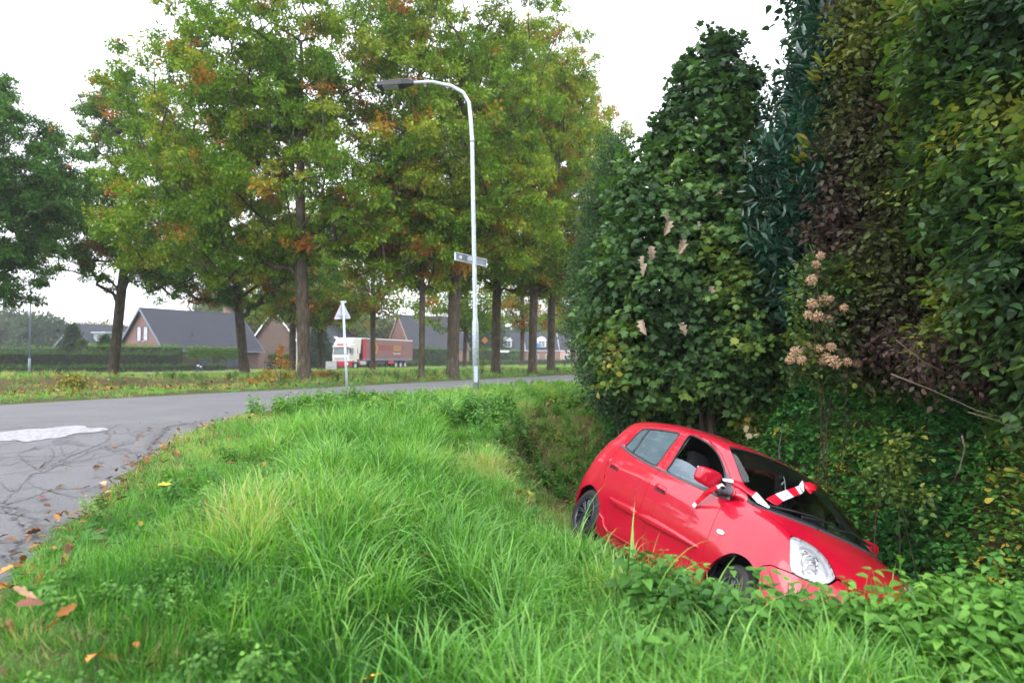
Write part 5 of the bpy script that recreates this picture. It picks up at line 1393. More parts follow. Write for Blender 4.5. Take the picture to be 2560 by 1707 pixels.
def strip(path, w, name, mat, off, par, mirror=True, base=-.004, step=.08, taper=False):
    P = resample(path, step, False)
    Q = surf(P[:, 0], P[:, 1]); N = surf_n(P[:, 0], P[:, 1]); n = len(Q)
    t = np.gradient(Q, axis=0); t /= np.linalg.norm(t, axis=1)[:, None]+1e-9
    s = np.cross(N, t)*w/2
    if taper: s = s*np.clip(np.minimum(np.arange(n), np.arange(n)[::-1])/(n*.15), .15, 1)[:, None]
    rows = [Q-s+N*base, Q-s+N*off*.8, Q-s*.5+N*off, Q+s*.5+N*off, Q+s+N*off*.8, Q+s+N*base]
    res = []
    for k in ((1, -1) if mirror else (1,)):
        V = np.vstack(rows); V[:, 1] *= k
        F = [(r_*n+i, r_*n+i+1, (r_+1)*n+i+1, (r_+1)*n+i) for r_ in range(5) for i in range(n-1)]
        if k > 0: F = [f[::-1] for f in F]
        res.append(mesh_obj(name, V, F, mat, par[0 if k > 0 else 1], True))
    return res
strip([(4.10, 5.62), (4.42, 5.35), (4.95, 5.15), (5.4, 5.12), (6.03, 5.3)], .020, 'belt_trim', M_GREYP, .006, rdoor)
strip([(6.06, 5.32), (6.3, 5.45), (6.84, 5.5), (7.42, 5.45)], .018, 'belt_trim', M_GREYP, .006, fdoor)
strip([(4.62, 8.50), (4.70, 8.0), (4.82, 7.0), (4.93, 5.5)], .020, 'window_bar', M_BLACKP, .004, rdoor)
def molding(poly, par):
    for a, b in zip(panel('side_molding', smooth_poly(poly, 1), [], M_RED, .004, .003, .02, (.06, .05), 'pair', car, bulge=.018), par): reparent(a, b)
molding([(4.93, 2.97), (5.4, 3.01), (6.015, 3.05), (6.015, 2.57), (5.74, 2.56), (5.1, 2.62)], rdoor)
molding([(6.06, 3.05), (7.05, 3.06), (7.80, 2.97), (7.863, 2.85), (7.838, 2.66), (7.0, 2.63), (6.06, 2.57)], fdoor)
# raised sill edge along the doors
strip([(4.80, 1.62), (5.02, 1.5), (5.12, 1.12), (5.27, .98), (5.5, .96), (6.5, 1.02), (7.9, 1.02)], .022, 'sill_trim', M_RED, .012, (car, car))
# handles: a bowed grip, and a flat black patch below it as painted shade
for pts, par in (([(4.381, 3.90), (4.385, 4.10), (4.50, 4.18), (4.80, 4.14), (4.88, 4.03), (4.87, 3.88)], rdoor), ([(6.213, 3.92), (6.215, 4.16), (6.29, 4.26), (6.47, 4.25), (6.555, 4.13), (6.56, 3.92)], fdoor)):
    hs = panel('door_handle', smooth_poly(pts, 1), [], M_RED, .004, .003, .012, (.05, .035), 'pair', car, bulge=.020, bw=.12)
    rs = panel('handle_shadow_patch', [(pts[0][0]+.01, pts[0][1]-.05), (pts[-1][0], pts[-1][1]-.05), (pts[-1][0]-.01, pts[-1][1]+.03), (pts[0][0]+.02, pts[0][1]+.02)], [], M_BLACKP, .0025, .0, .003, (.07, .03), 'pair', car)
    for a, b, c in zip(hs, rs, par): reparent(a, c); reparent(b, c); b.name = 'handle_shade_patch'
panel('side_marker_lamp', [(8.165, 3.635), (8.18, 3.735), (8.29, 3.765), (8.38, 3.72), (8.378, 3.611), (8.24, 3.585)], [], M_CLEARW, .010, .002, .012, (.05, .05), 'pair', car)
# roof rail seam and drip line above the doors
strip([(5.0, 9.62), (5.8, 9.75), (6.6, 9.8), (7.066, 9.76), (7.6, 9.52), (8.142, 9.26), (8.60, 8.95)], .007, 'roof_seam', M_BLACKP, .0015, (car, car))
# headlights
for sgn in (1, -1):
    pass
hl = panel('headlight', O_HEAD, [], M_LAMPIN, -.035, .0, -.034, (.09, .09), 'pair', car)
ln = panel('lamp_lens', O_HEAD, [], M_LENS, .003, .002, .010, (.09, .09), 'pair', car)
hs = panel('lamp_bezel', O_HEAD, [smooth_poly([(10.35, 5.2), (10.7, 5.42), (11.02, 5.42), (11.3, 5.2), (11.45, 4.8), (11.3, 4.25), (11.05, 3.98), (10.72, 3.92), (10.50, 4.2)], 1)], M_LAMPIN, -.012, .001, .022, (.08, .08), 'pair', car)
for k in (0, 1): reparent(ln[k], hl[k]); reparent(hs[k], hl[k])
def dish(u, v, r, depth, k, out=.0):
    P = surf([u], [v])[0]; N = surf_n(np.array([u]), np.array([v]))[0]
    if k: P = P*np.array([1, -1, 1]); N = N*np.array([1, -1, 1])
    d = Vector((1, N[1]*.5, .1)).normalized()
    c = Vector(P)-Vector(N)*.012+d*out
    q = d.to_track_quat('Z', 'Y').to_matrix().to_4x4()
    M = Matrix.Translation(c) @ q
    return M
for k in (0, 1):
    for (u, v, r) in ((10.85, 4.85, .058), (10.95, 4.35, .050), (10.62, 5.12, .022)):
        b = MB(); M = dish(u, v, r, .05, k)
        b.lathe([(r*a, -.045*(1-a*a)) for a in (0.05, .25, .45, .65, .82, 1.0)]+[(r*1.06, .002), (r*1.06, -.02)], 24, M)
        o = b.build('reflector', M_CHROME, hl[k], True)
        b = MB(); b.lathe([(.0, .0), (.009, -.003), (.011, -.02), (.011, -.04)], 10, M)
        b.build('bulb', M_CLEARW, hl[k], True)

# wheels ---------------------------------------------------------------
def wheel(cx, side, steer=0.0, wr=.263):
    """side -1 = right; axis along local y"""
    root = bpy.data.objects.new('wheel', None); COL.objects.link(root); root.parent = car
    ycen = side*.705
    root.matrix_local = Matrix.Translation((cx, ycen, .272)) @ Matrix.Rotation(steer, 4, 'Z') @ Matrix.Rotation(R(-90)*side, 4, 'X')
    w = .080; prof = []
    for a, h in ((.178, .9), (.19, 1.02), (.215, 1.06), (.240, 1.0), (.256, .86), (.263, .66), (.265, .3), (.265, -.3), (.263, -.66), (.256, -.86), (.240, -1.0), (.205, -1.02), (.17, -.8)):
        prof.append((a*wr/.265, h*w))
    b = MB(); b.lathe(prof, 48)
    b.build('tyre', M_RUBBER, root, True)
    # tread blocks
    tb = MB()
    for k in range(60):
        a = 2*math.pi*k/60
        for j, z in enumerate((-.045, -.015, .015, .045)):
            aa = a+(j % 2)*.05
            M = Matrix.Rotation(aa, 3, 'Z')
            tb.box(M @ Vector((wr*1.002, 0, z)), (.008, .019, .024), rot=M)
    tb.build('tread', M_RUBBER, root)
    # hubcap: rim ring, hub, 9 paired swept spokes over a dark well
    hub = MB(); ro = .178*wr/.265
    hub.lathe([(ro, .060), (ro+.002, .080), (ro-.006, .084), (ro-.016, .080), (ro-.020, .066)], 48)
    hub.lathe([(.0, .078), (.022, .077), (.032, .072), (.036, .060)], 24)
    for k in range(9):
        for d in (-.085, .085):
            a0 = 2*math.pi*k/9; n = 7; L = []
            for i in range(n):
                f = i/(n-1); r_ = .028+(ro-.018-.028)*f; a = a0+d*(1-.1*f)+.34*f*f*(1 if d > 0 else 1)
                a = a0+d*(.6+.4*f)*1.5+.30*f
                hw = (.0055+.0035*f); z = .074+.006*math.sin(f*math.pi)
                c = Vector((r_*math.cos(a), r_*math.sin(a), z)); t = Vector((-math.sin(a), math.cos(a), 0))
                L.append((c-t*hw-Vector((0, 0, .012)), c-t*hw*.6, c+t*hw*.6, c+t*hw-Vector((0, 0, .012))))
            V = [p for q in L for p in q]; F = [(i*4+j, i*4+j+1, i*4+j+5, i*4+j+4) for i in range(n-1) for j in range(3)]
            hub.add(V, F)
    hub.build('hubcap', M_CAP, root, True)
    well = MB(); well.lathe([(.0, .030), (.10, .035), (ro-.015, .050), (ro, .07)], 32)
    well.lathe([(.0, .048), (.05, .048), (.055, .030)], 20)
    well.build('rim', M_BLACKP, root, True)
    return root
for cx, st in ((-1.18, 0), (1.205, R(-14))):
    for sd in (-1, 1): wheel(cx, sd, st)
# wheel arch liners and underbody
for cx in (-1.18, 1.205):
    for sd in (-1, 1):
        lin = MB(); n = 16
        for i in range(n):
            a0 = math.pi*(-.08+1.16*i/n); a1 = math.pi*(-.08+1.16*(i+1)/n); r_ = .318
            P = [Vector((cx+r_*math.cos(a), sd*y, .285+r_*math.sin(a))) for a in (a0, a1) for y in (.715, .46)]
            lin.add([P[0], P[1], P[3], P[2]], [(0, 1, 2, 3)])
        poly = [(cx+.318*math.cos(math.pi*(-.08+1.16*i/16)), .285+.318*math.sin(math.pi*(-.08+1.16*i/16))) for i in range(17)]
        lin.add([(x, sd*.46, z) for x, z in poly], [tuple(range(17))])
        lin.build('arch_liner', M_BLACKP, car)
ub = MB(); ub.box((0, 0, .22), (3.0, .86, .06)); ub.box((-.0, 0, .20), (1.6, 1.42, .05)); ub.tube([(-1.6, .3, .2), (.6, .25, .18)], .03, 8)
ub.box((1.5, 0, .24), (.4, 1.1, .12)); ub.box((-1.5, 0, .28), (.25, 1.1, .14))
ub.build('underbody', M_BLACKP, car)
# cabin --------------------------------------------------------------
fl = MB(); fl.box((-.25, 0, .27), (2.2, 1.36, .04)); fl.box((.98, 0, .55), (.04, 1.3, .60)); fl.box((-1.0, 0, .55), (.3, 1.2, .25))
fl.box((-.3, .69, .52), (2.3, .03, .66)); fl.box((-.3, -.69, .52), (2.3, .03, .66)); fl.box((-1.42, 0, .6), (.04, 1.2, .5))
fl.build('cabin_tub', M_SEAT, car)
db = MB(); db.prism([(.62, .62), (.66, .90), (.78, .965), (1.06, .985), (1.06, .62)], -.64, .64, Matrix(((1, 0, 0, 0), (0, 0, 1, 0), (0, 1, 0, 0), (0, 0, 0, 1))))
bevel(db.build('dashboard', M_BLACKP, car), .03, 3)
st = MB(); Ms = Matrix.Translation((.48, .34, .86)) @ Matrix.Rotation(R(65), 4, 'Y')
st.lathe([(.172+.014*math.cos(a), .014*math.sin(a)) for a in np.linspace(0, 2*math.pi, 9)], 28, Ms)
st.box(Ms @ Vector((0, 0, .0)), (.11, .13, .03), rot=Ms.to_3x3()); st.box(Ms @ Vector((0, 0, .0)), (.02, .33, .02), rot=Ms.to_3x3()); st.tube([(.48, .34, .86), (.75, .34, .75)], .025)
st.build('steering_wheel', M_BLACKP, car)
def seat(x, y, w, rear=False):
    root = bpy.data.objects.new('seat', None); COL.objects.link(root); root.parent = car; root.location = (x, y, 0)
    b = MB(); b.box((.0, 0, .48), (.50, w, .15)); bevel(b.build('seat_cushion', M_SEAT, root), .05, 3)
    b = MB(); M = Matrix.Rotation(R(-17), 3, 'Y')
    b.box((-.31, 0, .80), (.12, w, .60), rot=M, taper=.86); bevel(b.build('backrest', M_SEAT, root), .05, 3)
    hw = [0] if not rear else [-w*.3, w*.3]
    for q in hw:
        b = MB(); b.box((-.425, q, 1.175), (.085, .25, .17), rot=M, taper=.8)
        b.tube([(-.39, q-.06, 1.0), (-.42, q-.06, 1.12)], .008, 6); b.tube([(-.39, q+.06, 1.0), (-.42, q+.06, 1.12)], .008, 6)
        bevel(b.build('headrest', M_SEAT, root), .03, 3)
seat(.12, -.34, .46); seat(.12, .34, .46); seat(-.72, 0, 1.15, True)
panel('headlining', [(0, 9.1), (2.2, 8.9), (4.2, 8.8), (5.9, 8.92), (7.4, 8.9), (8.6, 8.95), (13, 9.0), (13, 11), (0, 11)], [], M_LINER, -.03, .0, 0, (.3, .3), 'join', car)
for nm, poly in (('pillar_trim', [(5.84, 8.9), (6.05, 8.9), (6.2, 5.6), (5.9, 5.6)]), ('pillar_trim', [(7.75, 7.9), (7.5, 8.5), (7.3, 8.9), (8.55, 8.9), (8.2, 8.2), (8.05, 7.5), (8.1, 7.0), (7.75, 7.0)]), ('pillar_trim', [(2.0, 5.8), (4.1, 5.8), (4.1, 8.8), (2.0, 8.8)])):
    panel(nm, poly, [], M_LINER, -.028, 0, 0, (.3, .3), 'pair', car)
# wing mirrors ---------------------------------------------------------
def rounded_block(c, d, rot, mat, name, par, pw=3.2, nu=24, nv=14, shear=0):
    V = []; F = []
    for i in range(nv+1):
        ph = math.pi*(i/nv-.5)
        for j in range(nu):
            th = 2*math.pi*j/nu
            s = lambda x: math.copysign(abs(x)**(2/pw), x)
            x = s(math.cos(ph))*s(math.cos(th)); y = s(math.cos(ph))*s(math.sin(th)); z = s(math.sin(ph))
            p = Vector((x*d[0]/2*(1 if x < 0 else 1-.18*abs(y)), y*d[1]/2, z*d[2]/2*(1-.12*max(0, -y))+shear*y*d[2]))
            V.append(rot @ p + Vector(c))
    for i in range(nv):
        for j in range(nu): F.append((i*nu+j, i*nu+(j+1) % nu, (i+1)*nu+(j+1) % nu, (i+1)*nu+j))
    return mesh_obj(name, V, F, mat, par, True)
for k, sd in ((0, -1), (1, 1)):
    root = bpy.data.objects.new('wing_mirror', None); COL.objects.link(root); root.parent = car
    rt = Matrix.Rotation(sd*R(-6), 3, 'Z')
    rounded_block((.640, sd*.885, 1.043), (.105, .235, .145), rt, M_RED, 'mirror_housing', root, 4.2, shear=0.0)
    b = MB(); b.box((.600, sd*.885, 1.043), (.04, .20, .115), rot=rt); bevel(b.build('mirror_glass', M_CHROME, root), .012, 2)
    b = MB(); b.tube([(.66, sd*.72, .975), (.655, sd*.77, .985), (.65, sd*.82, 1.0)], [.05, .042, .04], 12, flat=.7)
    b.build('mirror_arm', M_GREYP, root, True)
b = MB(); b.tube([(.30, 0, 1.462), (.28, 0, 1.50), (.24, 0, 1.56)], [.012, .008, .006], 8); b.tube([(.24, 0, 1.56), (-.10, 0, 2.02)][:1]+[(.20, .0, 1.72), (.17, .0, 1.80)], [.005, .0035, .003], 6)
b.build('antenna', M_BLACKP, car)
b = MB(); b.tube([(.962, -.62, 1.0), (1.006, -.55, 1.02), (1.05, -.353, 1.055), (1.06, -.20, 1.075), (1.06, .05, 1.085)], .009, 6); b.tube([(1.08, -.30, 1.04), (1.05, -.1, 1.07)], .012, 6); b.tube([(1.06, .0, 1.05), (1.045, .25, 1.085), (1.01, .5, 1.06)], .009, 6)
b.build('wiper', M_BLACKP, car)
b = MB(); b.tube([(1.18, -.22, .99), (1.17, -.22, 1.0)], .014, 8); b.build('washer_nozzle', M_BLACKP, car)
# cord hanging from the inside mirror
b = MB(); b.box((.50, 0, 1.31), (.03, .22, .07)); bevel(b.build('rear_view_mirror', M_BLACKP, car), .01, 2)
b = MB(); b.tube([(.541, -.111, 1.317), (.60, -.137, 1.28), (.712, -.201, 1.206), (.80, -.25, 1.13)], .003, 5); b.tube([(.60, -.137, 1.28), (.60, -.155, 1.25), (.61, -.16, 1.24)], .005, 5)
cord = b.build('cord', plain('white_cord', (.7, .72, .75), .7), None); cord.matrix_world = car.matrix_world.copy(); tag(cord, 'thin white cord hanging behind the red car windscreen', 'cord')
# badge & plate
b = MB()
Pn = surf([13], [4.2])[0]
b.lathe([(.0, .012), (.045, .010), (.05, .0)], 24, Matrix.Translation((Pn[0]-.005, 0, Pn[2])) @ Matrix.Rotation(R(90), 4, 'Y') @ Matrix.Diagonal((.6, 1.3, 1, 1)))
b.build('badge', M_BADGE, car, True)
b = MB(); b.box((1.838, 0, .36), (.012, .52, .11)); b.build('number_plate', plain('plate_yellow', (.75, .5, .02), .4), car)

# barrier tape: red and white ribbon from the mirror over the pillar to the wiper and across the glass
def tape_mat():
    t = NT('barrier_tape'); b = t.bsdf((.8, .8, .8), .28, .5)
    c = t.attr('stripe', 'GEOMETRY', 'Fac')
    t.link(t.ramp(c, [(0, (.82, .83, .86)), (.49, (.82, .83, .86)), (.51, (.72, .012, .03)), (1, (.72, .012, .03))]), b.inputs['Base Color'])
    t.bump(b, t.noise(60, 3), .25, .01)
    b.inputs['Transmission Weight'].default_value = 0
    return t.mat
M_TAPE = tape_mat()
def ribbon(pairs, cols, sub=4, name='x', wob=.004):
    V = []; F = []; C = []
    for i in range(len(pairs)-1):
        for s in range(sub+(1 if i == len(pairs)-2 else 0)):
            f = s/sub
            a = Vector(pairs[i][0]).lerp(Vector(pairs[i+1][0]), f); b_ = Vector(pairs[i][1]).lerp(Vector(pairs[i+1][1]), f)
            w = mnoise.noise(Vector((i+f, 3.1, 0)))*wob; mid = (a+b_)/2+Vector((.5, -.6, .6))*(w)
            V += [a, mid, b_]; C += [cols[i]]*3
    n = len(V)//3
    for i in range(n-1):
        F += [(i*3, i*3+1, i*3+4, i*3+3), (i*3+1, i*3+2, i*3+5, i*3+4)]
    fc = [cols[min(len(cols)-1, i//sub)] for i in range(n-1) for _ in (0, 1)]
    return V, F, fc
TA = [((.684, -.791, 1.08), (.716, -.80, 1.063)), ((.703, -.747, 1.097), (.735, -.761, 1.073)), ((.718, -.715, 1.104), (.750, -.73, 1.080)), ((.741, -.697, 1.107), (.771, -.736, 1.062)), ((.776, -.676, 1.108), (.80, -.723, 1.063)), ((.836, -.662, 1.086), (.862, -.70, 1.053)), ((.875, -.640, 1.077), (.922, -.668, 1.033)), ((.888, -.611, 1.082), (.926, -.666, 1.031)), ((.947, -.578, 1.049), (.977, -.646, 1.006)), ((1.022, -.557, 1.012), (1.037, -.584, .998))]
TB = [((.938, -.548, 1.06), (.997, -.487, 1.044)), ((.923, -.514, 1.084), (.981, -.45, 1.065)), ((.898, -.448, 1.127), (.955, -.404, 1.098)), ((.844, -.312, 1.199), (.895, -.265, 1.169)), ((.766, -.170, 1.257), (.845, -.172, 1.210)), ((.719, -.094, 1.285), (.805, -.110, 1.236))]
TCp = [((.852, -.86, 1.018), (.803, -.86, 1.024)), ((.809, -.875, 1.036), (.80, -.875, .992)), ((.768, -.88, 1.004), (.798, -.88, .988)), ((.682, -.87, .967), (.739, -.87, .944)), ((.607, -.85, .922), (.677, -.85, .915)), ((.583, -.84, .895), (.655, -.84, .903)), ((.543, -.828, .856), (.582, -.828, .838)), ((.503, -.818, .825), (.546, -.818, .811)), ((.475, -.812, .791), (.521, -.812, .777))]
tv = []; tf = []; tc = []
def addr(pairs, cols, wob=.004, sub=4):
    V, F, C = ribbon(pairs, cols, sub, wob=wob); b = len(tv)
    tv.extend(V); tf.extend([tuple(b+i for i in f) for f in F]); tc.extend(C)
addr(TA, [0, 0, 1, 1, 1, 1, 1, 0, 0], .012)
addr(TB, [1, 1, 0, 1, 0], .004)
addr(TCp, [0, 0, 1, 1, 1, 1, 1, 0], .02)
def patch(poly, col):
    b = len(tv); tv.extend([Vector(p) for p in poly]); tf.append(tuple(range(b, b+len(poly)))); tc.append(col)
patch([(.723, -.098, 1.287), (.66, -.03, 1.335), (.622, .011, 1.35), (.658, -.001, 1.328), (.775, -.079, 1.262), (.80, -.105, 1.245)], 0)
# crumpled end of the tape: small folded red facets
bun = [(.639, .012, 1.335), (.625, .093, 1.355), (.625, .135, 1.362), (.659, .146, 1.346), (.703, .103, 1.316), (.722, .074, 1.301), (.725, .039, 1.293), (.726, -.032, 1.283)]
bc = Vector((.668, .055, 1.338)); bl = len(tv)
ringv = []
for i, p in enumerate(bun):
    ringv.append(Vector(p))
mids = [(bc*.5+p*.5)+Vector((.3, -.4, .8))*(.014*(1 if i % 2 else -.2)) for i, p in enumerate(ringv)]
tv.extend(ringv+mids+[bc+Vector((.004, -.006, .012))]); n8 = len(ringv)
for i in range(n8):
    j = (i+1) % n8
    tf.append((bl+i, bl+j, bl+n8+j)); tf.append((bl+i, bl+n8+j, bl+n8+i)); tf.append((bl+n8+i, bl+n8+j, bl+2*n8)); tc.extend([1, 1, 1])
patch([(.726, -.032, 1.284), (.725, .039, 1.294), (.745, .036, 1.282), (.776, -.009, 1.258)], 1)
tape = mesh_obj('barrier_tape', tv, tf, [plain('tape_white', (.80, .81, .85), .3), plain('tape_red', (.70, .008, .03), .28, var=.15, scale=40)], None, True, tc)
sol = tape.modifiers.new('thick', 'SOLIDIFY'); sol.thickness = .0006
tape.matrix_world = car.matrix_world.copy()
tag(tape, 'red and white barrier tape tied from the wing mirror across the windscreen', 'barrier tape')
# small print on the white field
fc = bpy.data.curves.new('print', 'FONT'); fc.body = 'KLEINEN'; fc.size = .024; fc.align_x = 'CENTER'; fc.align_y = 'CENTER'
fo = bpy.data.objects.new('tmp', fc); COL.objects.link(fo)
bpy.context.view_layer.update(); dg = bpy.context.evaluated_depsgraph_get()
tm = bpy.data.meshes.new_from_object(fo.evaluated_get(dg)); bpy.data.objects.remove(fo)
po = bpy.data.objects.new('tape_print', tm); COL.objects.link(po); tm.materials.append(plain('print_ink', (.12, .1, .2), .6))
a = Vector(TB[2][0]); b_ = Vector(TB[3][0]); c_ = Vector(TB[2][1]); d_ = Vector(TB[3][1])
cx_ = ((b_+d_)-(a+c_)).normalized(); cy_ = ((a+b_)-(c_+d_)).normalized(); cz_ = cx_.cross(cy_).normalized(); cy_ = cz_.cross(cx_)
Mx = Matrix((cx_, cy_, cz_)).transposed().to_4x4(); Mx.translation = (a+b_+c_+d_)/4+cz_*.0035+cy_*-.008
po.parent = tape; po.matrix_local = Mx
# ------------------------------------------------------------------ houses across the main road
def brick_mat(name, a, b_, mortar, sc=1.0):
    t = NT(name); b = t.bsdf(a, .9, .2)
    cc = t.node('ShaderNodeTexCoord'); sep = t.node('ShaderNodeSeparateXYZ'); t.link(cc.outputs['Object'], sep.inputs[0])
    cmb = t.node('ShaderNodeCombineXYZ'); t.link(t.math('ADD', sep.outputs[0], sep.outputs[1]), cmb.inputs[0]); t.link(sep.outputs[2], cmb.inputs[1])
    br = t.node('ShaderNodeTexBrick'); t.link(cmb.outputs[0], br.inputs['Vector'])
    br.inputs['Color1'].default_value = (*a, 1); br.inputs['Color2'].default_value = (*b_, 1); br.inputs['Mortar'].default_value = (*mortar, 1)
    br.inputs['Scale'].default_value = 1.0; br.inputs['Brick Width'].default_value = .22; br.inputs['Row Height'].default_value = .066; br.inputs['Mortar Size'].default_value = .006; br.inputs['Bias'].default_value = 0
    f = t.noise(1.3, 5)
    t.link(t.mix(t.math('MULTIPLY', f, .35), br.outputs[0], (a[0]*.5, a[1]*.5, a[2]*.5)), b.inputs['Base Color'])
    return t.mat
M_BR1 = brick_mat('brown_pink_brick', (.27, .15, .12), (.19, .10, .08), (.32, .28, .26))
M_BR2 = brick_mat('dark_brown_brick', (.15, .09, .07), (.10, .06, .05), (.22, .2, .18))
M_BR3 = brick_mat('salmon_brick', (.50, .33, .27), (.42, .27, .21), (.5, .45, .4))
M_TILE = plain('anthracite_roof_tile', (.018, .022, .036), .6, var=.2, scale=3)
M_TILE2 = plain('grey_roof_tile', (.032, .036, .048), .7, var=.25, scale=3)
M_WHT = plain('white_paint', (.75, .76, .78), .5)
M_BARGE = plain('grey_blue_bargeboard', (.16, .19, .23), .6)
M_FRAME = plain('dark_window_frame', (.03, .035, .045), .5)
M_PANE = plain('window_pane', (.10, .12, .15), .08, spec=.8)
M_PANEC = plain('curtained_pane', (.42, .44, .50), .15, spec=.8, var=.3, scale=2)
M_DARK = plain('shadowed_interior', (.012, .012, .014), .8)
def roof_plane(name, parent, o, ux, vx, L, W, mat, tw=.24, tl=.34, thick=.05):
    """tiled roof slope: origin o at the eaves, ux along the eaves (length L), vx up the slope (length W)"""
    o = np.array(o, float); ux = np.array(ux, float); vx = np.array(vx, float); ux /= np.linalg.norm(ux); vx /= np.linalg.norm(vx)
    nrm = np.cross(ux, vx)
    if nrm[2] < 0: nrm = -nrm
    nc = int(L/tw); nr = int(W/tl); V = []; F = []
    prof = [(0, 0), (.25, .030), (.5, .038), (.75, .012)]
    us = [(c+q[0])*tw for c in range(nc) for q in prof]+[nc*tw]; hs = [q[1] for c in range(nc) for q in prof]+[0]
    m = len(us); us = np.array(us)*L/(nc*tw); hs = np.array(hs)
    for r_ in range(nr):
        for e, lift in ((0, .035), (1, .0)):
            v = (r_+e)*tl*W/(nr*tl)
            V.append(o+np.outer(us, ux)+vx*v+np.outer(hs+lift+thick, nrm))
    V = np.vstack(V)
    for r_ in range(nr*2-1):
        for i in range(m-1): F.append((r_*m+i, r_*m+i+1, (r_+1)*m+i+1, (r_+1)*m+i))
    ob = mesh_obj(name, V, F, mat, parent, False); ob['kind'] = 'stuff'; return ob
def window(par, x, z, w, h, side, mat_f, mat_p, depth=.08, bars=(0, 0), sill=None):
    """window in the gable or long wall; side = (origin, axis along wall, outward normal)"""
    o, ax, nm = [Vector(q) for q in side]; up = Vector((0, 0, 1))
    M = Matrix((ax, up, nm)).transposed()
    f = MB(); t_ = .07
    c = o+ax*x+up*z
    for dx, dz, sx, sz in ((0, h/2-t_/2, w, t_), (0, -h/2+t_/2, w, t_), (-w/2+t_/2, 0, t_, h-2*t_), (w/2-t_/2, 0, t_, h-2*t_)):
        f.box(c+ax*dx+up*dz+nm*.03, (sx, sz, .08), rot=M)
    for k in range(bars[0]): f.box(c+ax*(w*((k+1)/(bars[0]+1)-.5))+nm*.03, (.045, h-2*t_, .06), rot=M)
    for k in range(bars[1]): f.box(c+up*(h*((k+1)/(bars[1]+1)-.5))+nm*.032, (w-2*t_, .04, .055), rot=M)
    wn_ = f.build('window', mat_f, par)
    g = MB(); g.box(c+nm*.004, (w-2*t_+.01, h-2*t_+.01, .03), rot=M); g.build('pane', mat_p, wn_)
    s = MB(); s.box(c-up*(h/2+.04)+nm*.05, (w+.1, .06, .14), rot=M); s.build('sill', mat_p if sill is None else sill, wn_)
def house(name, label, p0, ang, L, W, eave, ridge, mw, mr, barge, over=.35, z0=None, group=None, chimney=None, half_hip=0):
    """p0 = near gable corner on the long-side wall; local x along the ridge, y across (to the left of x)"""
    z = float(ground_z(np.array(p0[0]), np.array(p0[1]))) if z0 is None else z0
    root = thing(name, label, 'house', (p0[0], p0[1], z), ang, group)
    b = MB(); b.box((L/2, W/2, eave/2-.2), (L, W, eave+.4))
    b.add([(0, 0, eave), (0, W, eave), (0, W/2, ridge-.15), (L, 0, eave), (L, W, eave), (L, W/2, ridge-.15)], [(0, 2, 1), (3, 4, 5), (0, 3, 5, 2), (1, 2, 5, 4)])
    b.build('wall', mw, root)
    h = ridge-eave; sl = math.hypot(W/2, h); oy = over*(W/2)/sl*1.2; oz = over*h/sl*1.2
    roof_plane('roof', root, (-over, -oy, eave-oz), (1, 0, 0), (0, W/2, h), L+2*over, sl+over*1.2, mr)
    roof_plane('roof', root, (-over, W+oy, eave-oz), (1, 0, 0), (0, -W/2, h), L+2*over, sl+over*1.2, mr)
    rd = MB(); rd.tube([(-over, W/2, ridge+.04), (L+over, W/2, ridge+.04)], .11, 8); rd.build('ridge_tiles', mr, root)
    for xx in (-over-.03, L+over+.03):
        for s in (-1, 1):
            bb = MB(); P0_ = Vector((xx, W/2+s*(W/2+oy), eave-oz-.06)); P1_ = Vector((xx, W/2, ridge-.04))
            d = P1_-P0_; c = (P0_+P1_)/2; M = Matrix((Vector((1, 0, 0)), d.normalized(), Vector((1, 0, 0)).cross(d.normalized()))).transposed()
            bb.box(c, (.05, d.length, .24), rot=M); bb.build('bargeboard', barge, root)
    gt = MB()
    gt.tube([(-over, -oy-.08, eave-oz+.02), (L+over, -oy-.08, eave-oz+.02)], .07, 6); gt.build('gutter', barge, root)
    if chimney:
        cb = MB(); cb.box((chimney[0], W/2+chimney[1], ridge+.1), (chimney[2], chimney[2], 1.6)); cb.build('chimney', mw, root)
    return root
ANG = math.atan2(.872, .49)
# main house with the brick gable
H1 = house('house', 'brick bungalow with a steep anthracite tiled roof and a pink-brown gable with two windows', (-40.6, 80.0), ANG, 13.6, 9.0, 2.55, 7.35, M_BR1, M_TILE, M_BARGE, .45, -.55, 'houses across the main road', chimney=(12.2, .4, .7))
gs = ((0, 0, 0), (0, 1, 0), (-1, 0, 0))
window(H1, 3.85, 4.35, .95, 1.75, gs, M_FRAME, M_PANEC); window(H1, 5.15, 4.35, .95, 1.75, gs, M_FRAME, M_PANEC)
b = MB(); b.box((6.5, -.03, 1.1), (13.4, .04, 2.2)); b.build('wall_shade_sheet', M_BR2, H1)  # dark brick sheet laid on the wall as painted shade under the eaves
ls = ((0, -.055, 0), (1, 0, 0), (0, -1, 0))
window(H1, 5.0, 1.25, 1.6, 1.5, ls, M_FRAME, M_PANE, bars=(1, 0)); window(H1, 9.2, 1.15, 2.0, 1.9, ls, M_FRAME, M_PANE, bars=(1, 0))
b = MB(); b.box((6.9, -.09, 1.0), (.95, .06, 2.05)); b.build('door', M_FRAME, H1)
b = MB(); b.tube([(4.4, 1.3, 4.1), (4.4, 1.3, 4.55)], .07, 6); b.box((4.4, 1.3, 4.6), (.22, .22, .05)); b.build('vent', M_FRAME, H1)
